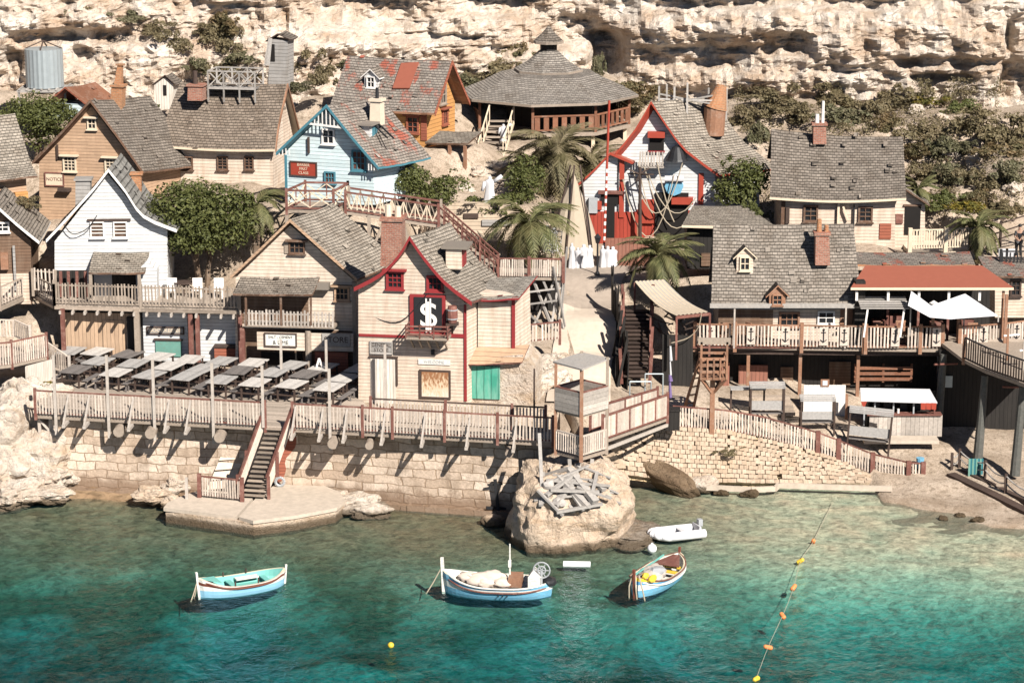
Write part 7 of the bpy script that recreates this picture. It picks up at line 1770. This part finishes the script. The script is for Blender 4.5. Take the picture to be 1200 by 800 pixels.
mb.build('scupper', 'black', e)
mb = MB(); mb.path([Vector((L / 2 + .08, 0, 1.1)), Vector((L / 2 + .45, .1, .4)), Vector((L / 2 + .75, .2, -.1))], .025); mb.path([Vector((L / 2 + .08, 0, 1.0)), Vector((L / 2 + .2, -.15, -.1))], .03); mb.build('mooring_rope', 'rope', e)
e, L = place_boat('fishing_boat', 'small bright wooden fishing boat with yellow inner planks and nets, bow on beside the boulder', (744, 700), (795, 666))
hull(L, 1.65, .48, .45, .25, ['bottom', 'bottom', 'skyblue', 'skyblue', 'boatwhite', 'midblue', 'yellow'], 'boatwhite', parent=e)
rubrail(L, 1.65, .48, .45, .25, 'woodred', e, -.02); rubrail(L, 1.65, .38, .42, .25, 'boatwhite', e, -.08)
mb = MB(); mb.bar((L / 2 + .02, 0, -.1), (L / 2 + .12, 0, 1.25), .1, .1); mb.build('stem_post', 'bottom', e); mb = MB(); mb.bar((-L / 2, 0, 0), (-L / 2 - .1, 0, .95), .09); mb.build('stem_post', 'bottom', e)
mb = MB(); mb.blob((.9, .1, .5), (.6, .5, .3), 7, .35, 3, freq=1.6); mb.blob((.1, -.1, .5), (.55, .5, .3), 8, .35, 3, freq=1.6); mb.blob((1.5, .1, .65), (.35, .3, .22), 9, .4, 2); mb.build('net_heap', 'picketgrey', e, smooth=True)
mb = MB(); mb.blob((.5, .2, .72), (.45, .35, .18), 3, .3, 2); mb.build('tarpaulin', 'grey', e); mb = MB(); mb.prism([Vector((-L * .2, .62, .52)), Vector((-L * .45, .15, .66)), Vector((-L * .45, -.15, .66)), Vector((-L * .2, -.62, .52))], (0, 0, .03)); mb.build('stern_deck', 'woodred', e)
mb = MB(); mb.bar((1.6, -.4, .68), (-1.7, -.5, .66), .06); mb.build('oar', 'teal', e); mb = MB(); mb.box((-.6, 0, .36), (.28, 1.3, .04)); mb.box((-1.2, 0, .38), (.28, 1.1, .04)); mb.build('thwart', 'yellow', e)
mb = MB(); mb.blob((L * .36, .5, .72), (.32, .16, .16), 2, .3, 2); mb.blob((L * .42, .3, .9), (.2, .14, .14), 3, .3, 2); mb.build('coiled_line', 'yellow', e)
mb = MB()
for dy in (-.1, .05, .2): mb.path([Vector((L / 2 + .05, dy, 1.0)), Vector((L / 2 + .15, dy * 2, .5)), Vector((L / 2 + .05, dy * 2.4, -.05))], .03)
mb.build('mooring_rope', 'rope', e)
# white inflatable dinghy
a, b = PZ(764, 633, 0), PZ(822, 626, 0); d = a - b; e = empty('dinghy', (a + b) / 2, 'white inflatable dinghy afloat right of the boulder', 'boat', rz=math.atan2(d.y, d.x)); L = d.length; mb = MB(); mb.path([Vector((-L * .48, .46, .2)), Vector((L * .22, .48, .22)), Vector((L * .38, .36, .27)), Vector((L * .48, .16, .32)), Vector((L * .5, 0, .34)), Vector((L * .48, -.16, .32)), Vector((L * .38, -.36, .27)), Vector((L * .22, -.48, .22)), Vector((-L * .48, -.46, .2))], .2, 12)
for x, y, z in ((.22, .48, .22), (.38, .36, .27), (.48, .16, .32), (.48, -.16, .32), (.38, -.36, .27), (.22, -.48, .22)): mb.blob((x * L, y, z), (.2, .2, .2), 0, 0, 2)
M['pvc'] = paint('white_inflatable_fabric', (.80, .80, .82), .35, .04); mb.build('tube', 'pvc', e, smooth=True); mb = MB(); mb.box((-.05 * L, 0, .14), (L * .82, .7, .05)); mb.build('floor', 'cloth', e); mb = MB(); mb.box((-L * .4, 0, .3), (.06, .75, .4)); mb.build('transom', 'cloth', e); mb = MB(); mb.box((-L * .08, 0, .34), (.22, .85, .04)); mb.build('seat', 'cloth', e)
mb = MB(); mb.box((-L * .46, 0, .58), (.2, .24, .3)); mb.bar((-L * .46, 0, .5), (-L * .5, 0, .0), .09); mb.build('outboard_motor', 'grey', e)
# floats and buoys
a = PZ(676, 661, .05); mb = MB(); mb.tube((-.58, 0, 0), (.58, .0, 0), .14, n=12); o = mb.build('float', 'pvc', None); o.location = a; o.rotation_euler = (0, 0, -.05); tag(o, 'long white tubular float in the water before the boulder', 'float')
mb = MB(); mb.blob((0, 0, .10), (.21, .21, .21), 0, 0, 3); mb.tube((0, 0, .29), (0, 0, .36), .05, n=8); o = mb.build('fender', 'pvc', None, smooth=True); o.location = PZ(764, 645, 0); tag(o, 'round white fender buoy between dinghy and boulder', 'buoy')
bl = PZ(976, 588, .05); bz = []
for i, (px, py, col, l_) in enumerate([(953, 634, 'buoyorange', 'orange buoy nearest the beach on the swim line'), (938, 657, 'yellow', 'yellow buoy high on the swim line, second from the beach'), (930, 688, 'buoyorange', 'orange buoy on the swim line, next after the yellow one'), (917, 721, 'buoyorange', 'orange buoy in the middle of the deep water swim line'), (900, 758, 'buoyorange', 'orange buoy second from the bottom of the swim line'), (886, 795, 'yellow', 'yellow buoy at the bottom end of the swim line')]):
    p = PZ(px, py, .05); mb = MB(); mb.tube((0, 0, -.13), (0, 0, .13), .10, .085, 12); mb.tube((0, 0, .13), (0, 0, .18), .085, .04, 12); mb.tube((0, 0, -.18), (0, 0, -.13), .05, .10, 12); o = mb.build('buoy', col, None, smooth=False); o.location = p; o.rotation_euler = (.9, .3 * i, i); tag(o, l_, 'buoy', 'buoys of the swim line'); bz.append(p)
mb = MB(); pts = [bl] + bz; pts = smooth_pts(pts, 6); mb.path([p - bl for p in pts], .011, 5); o = mb.build('swim_line', 'rope', None); o.location = bl; tag(o, 'thin rope of the swim line running from beach into deep water', 'rope')
mb = MB(); mb.blob((0, 0, .05), (.13, .13, .13), 0, 0, 2); o = mb.build('buoy', 'yellow', None, smooth=True); o.location = PZ(458, 757, 0); tag(o, 'tiny yellow buoy alone in the deep water below the fishing boat', 'buoy')

# ================================================================ PLANTS
def leaf_mesh(name, blobs, n, size, mat, seed=1, up_bias=.4, shell=.55):
    rg = np.random.default_rng(seed); vol = np.array([b[3] * b[4] * b[5] for b in blobs]) ** .8; vol /= vol.sum()
    idx = rg.choice(len(blobs), n, p=vol); B_ = np.array(blobs)[idx]
    d = rg.normal(size=(n, 3)); d /= np.linalg.norm(d, axis=1)[:, None]; d[:, 2] = np.where((d[:, 2] < -.35), -d[:, 2], d[:, 2])
    rr = shell + (1.06 - shell) * rg.random(n) ** .7; rr *= 1 + .12 * np.sin(d[:, 0] * 9 + idx) * np.cos(d[:, 2] * 8 + idx)
    c = B_[:, :3] + d * rr[:, None] * B_[:, 3:6]
    nrm = d * .7 + rg.normal(size=(n, 3)) * .55; nrm[:, 2] += up_bias; nrm /= np.linalg.norm(nrm, axis=1)[:, None]
    t_ = np.cross(nrm, rg.normal(size=(n, 3))); t_ /= np.linalg.norm(t_, axis=1)[:, None]; b_ = np.cross(nrm, t_)
    s_ = size * (.45 + 1.1 * rg.random(n) ** 1.5)[:, None]
    v = np.stack([c - t_ * s_ * .5, c + b_ * s_ * .32 + nrm * s_ * .08, c + t_ * s_ * .5, c - b_ * s_ * .32 + nrm * s_ * .08], 1).reshape(-1, 3)
    me = bpy.data.meshes.new(name); f = np.arange(n * 4).reshape(n, 4); me.from_pydata(v.tolist(), [], f.tolist()); me.materials.append(M[mat]); me.update(); return me
def limb(mb, p, d, L_, r, depth, rg, tips):
    p = Vector(p); d = Vector(d).normalized(); q = p
    for k in range(3):
        d = (d + Vector((rg.uniform(-.18, .18), rg.uniform(-.18, .18), .06))).normalized(); n_ = q + d * L_ / 3; mb.tube(q, n_, r * (1 - .13 * k), r * (1 - .13 * (k + 1)), 7, caps=False); q = n_
    tips.append(q)
    if depth:
        for k in range(3): limb(mb, q, d + Vector((rg.uniform(-.8, .8), rg.uniform(-.8, .8), rg.uniform(0, .4))), L_ * .68, r * .55, depth - 1, rg, tips)
def tree(name, base, ctr, rad, label, leaf, n, size, seed=1, cat='tree', nb=14, group=None):
    rg = random.Random(seed); e = empty(name, base, label, cat, group); mb = MB(); tips = []; b = Vector(base); c_ = Vector(ctr) - b
    sz = min(1, rad[0] / 3)
    for k in range(3): limb(mb, (.12 * k - .12, 0, -.3), (c_.x * .5 + (k - 1) * .4 * sz, rg.uniform(-.3, .3), max(.8, c_.z)), max(.5, c_.z * .62 if sz > .9 else c_.z * .4), .17 * (.4 + .6 * sz), 2 if sz > .9 else 1, rg, tips)
    mb.build('trunk', 'bark', e); bl_ = []
    for i in range(nb):
        while True:
            q = Vector((rg.uniform(-1, 1), rg.uniform(-1, 1), rg.uniform(-.9, 1)))
            if q.length < 1: break
        k = rg.uniform(.30, .48); bl_.append((c_.x + q.x * rad[0] * .72, c_.y + q.y * rad[1] * .72, c_.z + q.z * rad[2] * .70, rad[0] * k, rad[1] * k, rad[2] * k))
    for i in range(nb // 2):
        a = rg.uniform(0, 6.28); zz_ = rg.uniform(-.5, .95); q = math.sqrt(max(.05, 1 - zz_ * zz_)); k = rg.uniform(.12, .2)
        bl_.append((c_.x + math.cos(a) * q * rad[0] * .86, c_.y + math.sin(a) * q * rad[1] * .86, c_.z + zz_ * rad[2] * .9, rad[0] * k, rad[1] * k, rad[2] * k))
    me = leaf_mesh('crown', bl_, n, size, leaf, seed); o = bpy.data.objects.new('crown', me); C.objects.link(o); o.parent = e; return e
def ctrz(px, py, Y): return P(px, py, Y)
g = P(237, 340, 16.8); tree('broadleaf_tree', (g.x, 16.8, terr(g.x, 16.8)), P(236, 262, 16.8), (3.0, 2.6, 2.5), 'large round dense green tree between white house and tall cream house', 'leaf', 17000, .175, 3, nb=34)
g = P(45, 190, 29); tree('broadleaf_tree', (g.x, 29, terr(g.x, 29)), P(45, 146, 29), (2.6, 2.0, 1.9), 'dense green tree behind the far left roof, under the water tank', 'leaf', 8500, .16, 5, nb=22)
g = P(500, 245, 21.6); tree('shrub', (g.x, 21.6, terr(g.x, 21.6)), P(497, 218, 21.6), (2.35, 1.7, 1.35), 'round dark green bush between pale blue house and plank wall', 'leaf', 7500, .15, 6, nb=18, cat='bush')
g = P(868, 250, 22.4); tree('broadleaf_tree', (g.x, 22.4, terr(g.x, 22.4)), P(868, 216, 22.4), (1.5, 1.3, 1.9), 'ivy dark tree between funhouse and cream house', 'leaf', 4500, .17, 7, nb=18)
g = P(612, 235, 25); tree('shrub', (g.x, 25, terr(g.x, 25)), P(618, 216, 25), (1.5, 1.2, 1.5), 'dark tangled bush behind the upper palm', 'leaf', 2800, .16, 8, nb=12, cat='bush')
g = P(176, 140, 30); tree('shrub', (g.x, 30, terr(g.x, 30)), P(172, 138, 30), (1.0, .9, 1.2), 'dark shrub in the gap left of the long grey roof', 'leaf', 1800, .17, 9, nb=9, cat='bush')
# bushes on the slope and cliff
protos = {}
for m_ in ('leafdry', 'leafgrey', 'leafrust', 'leafyellow', 'leaf'):
    for k in range(3):
        rg = random.Random(k * 7 + len(m_)); bl_ = [(rg.gauss(0, .48), rg.gauss(0, .42), rg.uniform(.08, .8) ** 1.3, rg.uniform(.14, .42), rg.uniform(.14, .42), rg.uniform(.12, .34)) for _ in range(17)]
        protos[m_, k] = leaf_mesh('bush_foliage', bl_, 2600, .12, m_, k + 3, .3)
adj = {'leafdry': 'dry olive', 'leafgrey': 'grey green', 'leafrust': 'rusty brown', 'leafyellow': 'yellow green', 'leaf': 'dark green'}
bushes = [(208, 48, 20, 14, 'leafdry', 'on the cliff above the long grey roof, left one'), (232, 68, 24, 17, 'leafgrey', 'behind the ridge of the long grey roof'), (262, 45, 26, 18, 'leafdry', 'on the cliff above the roof walk'), (287, 58, 24, 16, 'leafgrey', 'on the cliff right of the roof walk'), (268, 26, 24, 12, 'leafrust', 'highest on the cliff above the roof walk'), (242, 28, 18, 12, 'leafdry', 'high on the cliff near the top, over the roof walk'),
 (358, 62, 24, 17, 'leafdry', 'right of the plank tower shack'), (392, 68, 28, 18, 'leafdry', 'between plank tower shack and orange house'), (420, 75, 20, 13, 'leafgrey', 'at the left end of the orange house ridge'), (345, 92, 20, 14, 'leafgrey', 'below the plank tower shack'), (375, 84, 22, 14, 'leafdry', 'on the slope behind the pale blue house'),
 (15, 22, 16, 9, 'leafdry', 'on the cliff at the far left above the water tank'), (182, 30, 16, 9, 'leafdry', 'on the cliff left of the clump over the roof walk'), (305, 82, 16, 11, 'leafrust', 'at the foot of the plank tower shack'), (255, 80, 20, 12, 'leafdry', 'just above the roof walk railing'), (320, 112, 16, 11, 'leafgrey', 'right of the long grey roof ridge end'),
 (100, 6, 26, 12, 'leafdry', 'at the top of the cliff above the water tank'), (148, 11, 24, 10, 'leafgrey', 'at the top of the cliff, second from the left'), (35, 3, 14, 8, 'leafgrey', 'at the top left corner of the cliff'),
 (556, 92, 26, 14, 'leafgrey', 'between orange house and pavilion roof'), (585, 82, 30, 15, 'leafdry', 'behind the left side of the pavilion roof'), (540, 86, 18, 13, 'leafdry', 'right behind the orange gable'), (606, 64, 18, 16, 'leafrust', 'left of the pavilion lantern'), (618, 78, 18, 12, 'leafdry', 'tucked behind the pavilion upper roof'),
 (695, 92, 22, 14, 'leafdry', 'right of the pavilion upper roof'), (730, 100, 30, 18, 'leafrust', 'above the pavilion eave on the right'), (757, 108, 24, 16, 'leafrust', 'left of the funhouse scaffold'), (700, 70, 10, 26, 'leafgrey', 'hanging over the dark cave mouth'), (735, 120, 22, 12, 'leafdry', 'beside the right corner of the pavilion'),
 (872, 132, 24, 20, 'leafdry', 'right of the orange stovepipe'), (893, 152, 22, 22, 'leafgrey', 'between funhouse roof and the right cream house'), (912, 112, 26, 18, 'leafdry', 'above the left end of the right cream house'), (938, 130, 26, 16, 'leafdry', 'left of the white flue'), (978, 106, 32, 20, 'leafdry', 'large, directly behind the white flue'), (988, 132, 28, 16, 'leafgrey', 'above the ridge right of the white flue'), (1016, 128, 26, 20, 'leafdry', 'above the right half of the cream house ridge'), (1048, 112, 26, 20, 'leafdry', 'high on the slope right of the flue'), (1040, 140, 22, 14, 'leafrust', 'above the right end of the cream house ridge'),
 (1086, 112, 18, 10, 'leafyellow', 'small at the foot of the striped cliff ledge'), (1078, 148, 24, 16, 'leafdry', 'right of the cream house roof corner'), (1096, 168, 28, 20, 'leafgrey', 'right of the cream house roof'), (1128, 122, 20, 14, 'leaf', 'under the cliff at the right'), (1150, 140, 34, 24, 'leafdry', 'biggest on the right hand slope'), (1180, 150, 34, 26, 'leafdry', 'at the right edge of the slope'), (1165, 172, 30, 18, 'leafrust', 'below the biggest slope bush'), (1130, 168, 22, 14, 'leafgrey', 'pale in the middle of the right slope'),
 (1085, 198, 28, 20, 'leafdry', 'just above the cream annex roof'), (1115, 200, 30, 18, 'leafgrey', 'on the slope above the spindle railing'), (1150, 205, 28, 18, 'leafdry', 'low on the right slope above the palm'), (1180, 198, 26, 18, 'leafgrey', 'low on the slope at the right edge'), (1120, 232, 26, 14, 'leafyellow', 'flowering yellow behind the spindle railing'), (1142, 226, 24, 14, 'leafrust', 'reddish above the right palm'), (1168, 235, 28, 14, 'leafdry', 'behind the dark rail fence'), (1095, 228, 22, 14, 'leaf', 'behind the spindle railing near the annex'), (1192, 240, 22, 14, 'leafrust', 'above the dark leaning person'), (1068, 175, 18, 12, 'leafrust', 'touching the right gable of the cream house'),
 (662, 238, 26, 18, 'leafdry', 'dense behind the canvas tent top'), (640, 250, 26, 16, 'leaf', 'dark between the upper palm and the tent'), (604, 205, 22, 14, 'leafgrey', 'beside the foot of the pavilion stairs'), (700, 215, 22, 16, 'leafrust', 'left of the funhouse side wing'), (575, 208, 20, 11, 'leafdry', 'on the rocks under the pavilion stairs'), (590, 232, 24, 14, 'leaf', 'dark beside the lone white figure'), (640, 200, 20, 16, 'leafdry', 'under the pavilion stilts'), (56, 452, 20, 16, 'leafyellow', 'growing beside the left end of the terrace deck'), (36, 462, 14, 10, 'leafdry', 'small on the rocks below the low deck'), (35, 232, 16, 8, 'leafdry', 'in the gap behind the dark brown house'), (855, 520, 16, 5, 'leafdry', 'growing out of the block embankment'), (560, 285, 20, 10, 'leafdry', 'at the foot of the plank wall'), (628, 318, 14, 8, 'leafdry', 'behind the red railing'), (215, 128, 16, 10, 'leafgrey', 'below the tiny outhouse'), (155, 118, 20, 14, 'leafgrey', 'above the tan house roof'), (880, 240, 16, 12, 'leaf', 'low beside the shed roof'), (1155, 300, 18, 10, 'leafrust', 'at the base of the right palm')]
fixed = {(662, 238): 25.5, (640, 250): 24.5, (604, 205): 28, (700, 215): 26, (575, 208): 28, (56, 452): 7.6, (36, 462): 7.2, (35, 232): 18.5, (855, 520): 4.6, (560, 285): 21.4, (628, 318): 16, (590, 232): 23.2, (640, 200): 29, (155, 118): 28, (215, 128): 29, (880, 240): 19.5, (1155, 300): 17.6, (1120, 232): 22.5, (1095, 228): 23, (420, 75): 35, (375, 84): 34, (345, 92): 33.8}
for i, (px, py, rw2, rh2, m_, l_) in enumerate(bushes):
    if l_ == 'x': continue
    if (px, py) in fixed: p = P(px, py + rh2 * .9, fixed[px, py])
    else: p = hit(px, py + rh2 * .7)
    k = FPX / ((p.y - CY) / _c); o = bpy.data.objects.new('bush', protos[m_, i % 3]); C.objects.link(o)
    o.location = (p.x, p.y - .25, p.z - .15); sx = rw2 / k; o.scale = (sx * 1.1, sx * .95, rh2 / k * 1.45); o.scale.x *= 1 + .25 * math.sin(i * 2.3); o.scale.z *= 1 + .25 * math.cos(i * 3.1); o.rotation_euler = (.1 * math.sin(i), .12 * math.cos(i * 1.7), i * 1.3)
    tag(o, '%s bush %s' % (adj[m_], l_), 'bush', 'bushes on slope and cliff')
# scrub on the bare slopes (nobody could count it)
mb_v = []; rg = np.random.default_rng(4); pts = []
for i in range(5200):
    px, py = rg.uniform(860, 1240), rg.uniform(95, 260)
    if len(pts) > 1500: break
    p = hit(px, py) if rg.random() < .36 else None
    if p is None or p.y < 20 or nz(p.x * .35, p.y * .35, 4) < -.12: continue
    pts.append(p)
bl_ = [(p.x, p.y, p.z + .08, *(rg.uniform(.15, .5) * np.array([1, 1, .7]))) for p in pts]
o = bpy.data.objects.new('scrub', leaf_mesh('scrub', bl_, 38000, .11, 'leafdry', 9, .3)); C.objects.link(o); tag(o, 'dry low scrub scattered over the right hand slope', 'scrub', kind='stuff')

for i, (px, py, s_, l_) in enumerate([(1108, 178, .55, 'pale rock on the right slope above the spindle railing'), (1150, 188, .7, 'largest white rock on the right slope'), (1072, 132, .45, 'white rock above the right cream house roof'), (1168, 258, .6, 'pale rock right of the small palm'), (1105, 140, .4, 'small pale rock under the striped ledge'), (1188, 222, .5, 'rock at the right edge of the slope'), (1030, 148, .4, 'rock just over the ridge of the right cream house'),
  (352, 108, .7, 'white boulder left of the orange house roof'), (368, 96, .5, 'white rock beside the plank tower shack'), (340, 122, .6, 'pale boulder behind the long grey roof gable'), (300, 78, .5, 'white rock right of the roof walk'), (240, 88, .5, 'white rock behind the roof walk'), (560, 205, .55, 'pale rock below the pavilion stairs'), (585, 200, .7, 'large pale rock at the foot of the pavilion stairs'), (600, 214, .45, 'rock between pavilion stairs and white figure'), (545, 222, .4, 'low rock left of the lone white figure'), (720, 205, .5, 'rock under the pavilion floor on the right'), (735, 196, .5, 'pale rock between pavilion and funhouse'), (612, 455, 1.0, 'big pale bank rock right of the green cellar door'), (636, 448, .95, 'big pale bank rock behind the lookout hut'), (652, 425, .6, 'pale bank rock at the edge of the footpath'), (598, 440, .7, 'pale rock leaning on the cellar wall'), (625, 445, .5, 'rubble stone on the bank beside the green cellar door'), (640, 432, .6, 'rubble stone on the bank below the low picket fence'), (620, 425, .4, 'small rubble stone under the annex corner'), (655, 452, .4, 'rubble stone at the foot of the path')]):
    p = hit(px, py); rock('slope_rock', (p.x, p.y, p.z), (s_ * 1.2, s_, s_ * .8), l_, group='pale rocks on the slope', seed=60 + i, sub=4, m='rock', rough=.55, freq=1.2)
# palms
def frond_mesh(L_, droop, mat, seed, width=.42):
    rg = random.Random(seed); mb = MB(); n = 20; pts = []
    for i in range(n + 1): t_ = i / n; pts.append(Vector((L_ * (t_ - .12 * droop * t_ ** 2), 0, L_ * (.55 * t_ - (.55 + .62 * droop) * t_ ** 2.1))))
    for a, b in zip(pts[:-1], pts[1:]): mb.bar(a, b, .035, .03)
    for i in range(2, n + 1):
        t_ = i / n; d = (pts[i] - pts[i - 1]).normalized(); ln = width * L_ * (math.sin(math.pi * min(1, t_ * .85 + .12)) ** .7) * .62
        for s_ in (-1, 1):
            for q in (0, .5):
                p = pts[i] - d * L_ / n * q; tip = p + d * ln * .75 + Vector((0, s_ * ln * .75, -ln * rg.uniform(.1, .5))); w_ = d * .028
                mb.poly([p - w_, p.lerp(tip, .5) - w_ * 1.2 + Vector((0, 0, .02)), tip, p.lerp(tip, .5) + w_ * 1.2 + Vector((0, 0, .02)), p + w_])
    return mb
def palm(name, base, crown, L_, n, mat, label, cat='palm', tr=.2, seed=1, dmin=.3, dmax=1.2, skirt=0, group=None):
    e = empty(name, base, label, cat, group); rg = random.Random(seed); h_ = Vector(crown) - Vector(base); mb = MB(); k = max(3, int(h_.length / .18))
    for i in range(k): a, b = h_ * (i / k), h_ * ((i + 1) / k); mb.tube(a + Vector((0, 0, -.3 if i == 0 else 0)), b, tr * 1.08, tr * .88, 9)
    mb.build('trunk', 'bark', e); protos_ = []
    for q in range(4): o = frond_mesh(L_ * (1 - .06 * q), dmin + (dmax - dmin) * q / 3, mat, seed + q).build('frond', mat, e, fix=False); protos_.append(o)
    for i in range(n):
        if i < 4: o = protos_[i]
        else: o = bpy.data.objects.new('frond', protos_[i % 4].data); C.objects.link(o); o.parent = e
        q = i % 4; o.location = h_; o.rotation_euler = (rg.uniform(-.25, .25), [-.55, -.2, .15, .45][q] + rg.uniform(-.2, .2), i * 2.39996)
    return e
def pal(px, pyb, pyc, Y, Lpx, n, mat, label, **kw):
    b = P(px, pyb, Y); c_ = P(px, pyc, Y); k = FPX / ((Y - CY) / _c); return palm('palm_tree', (b.x, Y, min(b.z, terr(b.x, Y) + .3) if kw.pop('g', 0) else b.z), c_, Lpx / k, n, mat, label, group='palms', **kw)
pal(620, 300, 262, 19.6, 62, 30, 'palm', 'arching green palm behind the red deck in front of the plank wall', seed=3, tr=.24)
pal(772, 332, 300, 16.4, 54, 34, 'palm', 'stout palm left of the tavern, above the striped awning', seed=5, tr=.3)
pal(652, 215, 180, 27.5, 62, 38, 'palmdry', 'dusty grey palm in front of the pavilion rail', seed=7, tr=.25, dmax=1.5)
pal(692, 222, 194, 28.2, 46, 30, 'palmdry', 'lower dusty palm at the right under the pavilion', seed=9, tr=.22, dmax=1.6)
pal(622, 222, 196, 28.0, 44, 28, 'palmdry', 'dusty palm at the left under the pavilion stairs', seed=19, tr=.22, dmax=1.4)
pal(300, 290, 240, 17.6, 42, 26, 'palm', 'dark palm between round tree and tall cream house', seed=11, tr=.2)
pal(1146, 302, 266, 18.4, 40, 28, 'palm', 'small palm by the spindle railing at the upper right', seed=13, tr=.17)
pal(1076, 236, 222, 21.8, 26, 18, 'palm', 'spiky pale palm beside the cream annex', seed=15, tr=.12, dmin=.05, dmax=.6)
# cables
for l_, pts in (('thin cable looping across the front of the dollar sign house', [P(420, 350, 5.9), P(440, 372, 5.7), P(470, 376, 5.4), P(500, 345, 5.1)]), ('thin cable sagging across the white house front', [P(74, 262, 14.4), P(85, 274, 14.4), P(102, 268, 14.4), P(114, 252, 14.4)]),
                ('pale bunting rope from striped awning to anchor deck', [P(822, 368, 9.4), P(818, 384, 9.6), P(806, 396, 9.8), P(786, 402, 9.9)]), ('thin guy wire down the cliff at upper right', [P(1058, 2, 41), P(1046, 18, 39.6), P(1040, 30, 38.6)])):
    mb = MB(); q = smooth_pts(pts, 5); mb.path([p - q[0] for p in q], .025, 5); o = mb.build('cable', 'black' if 'pale' not in l_ and 'guy' not in l_ else 'rope', None); o.location = q[0]; tag(o, l_, 'cable')
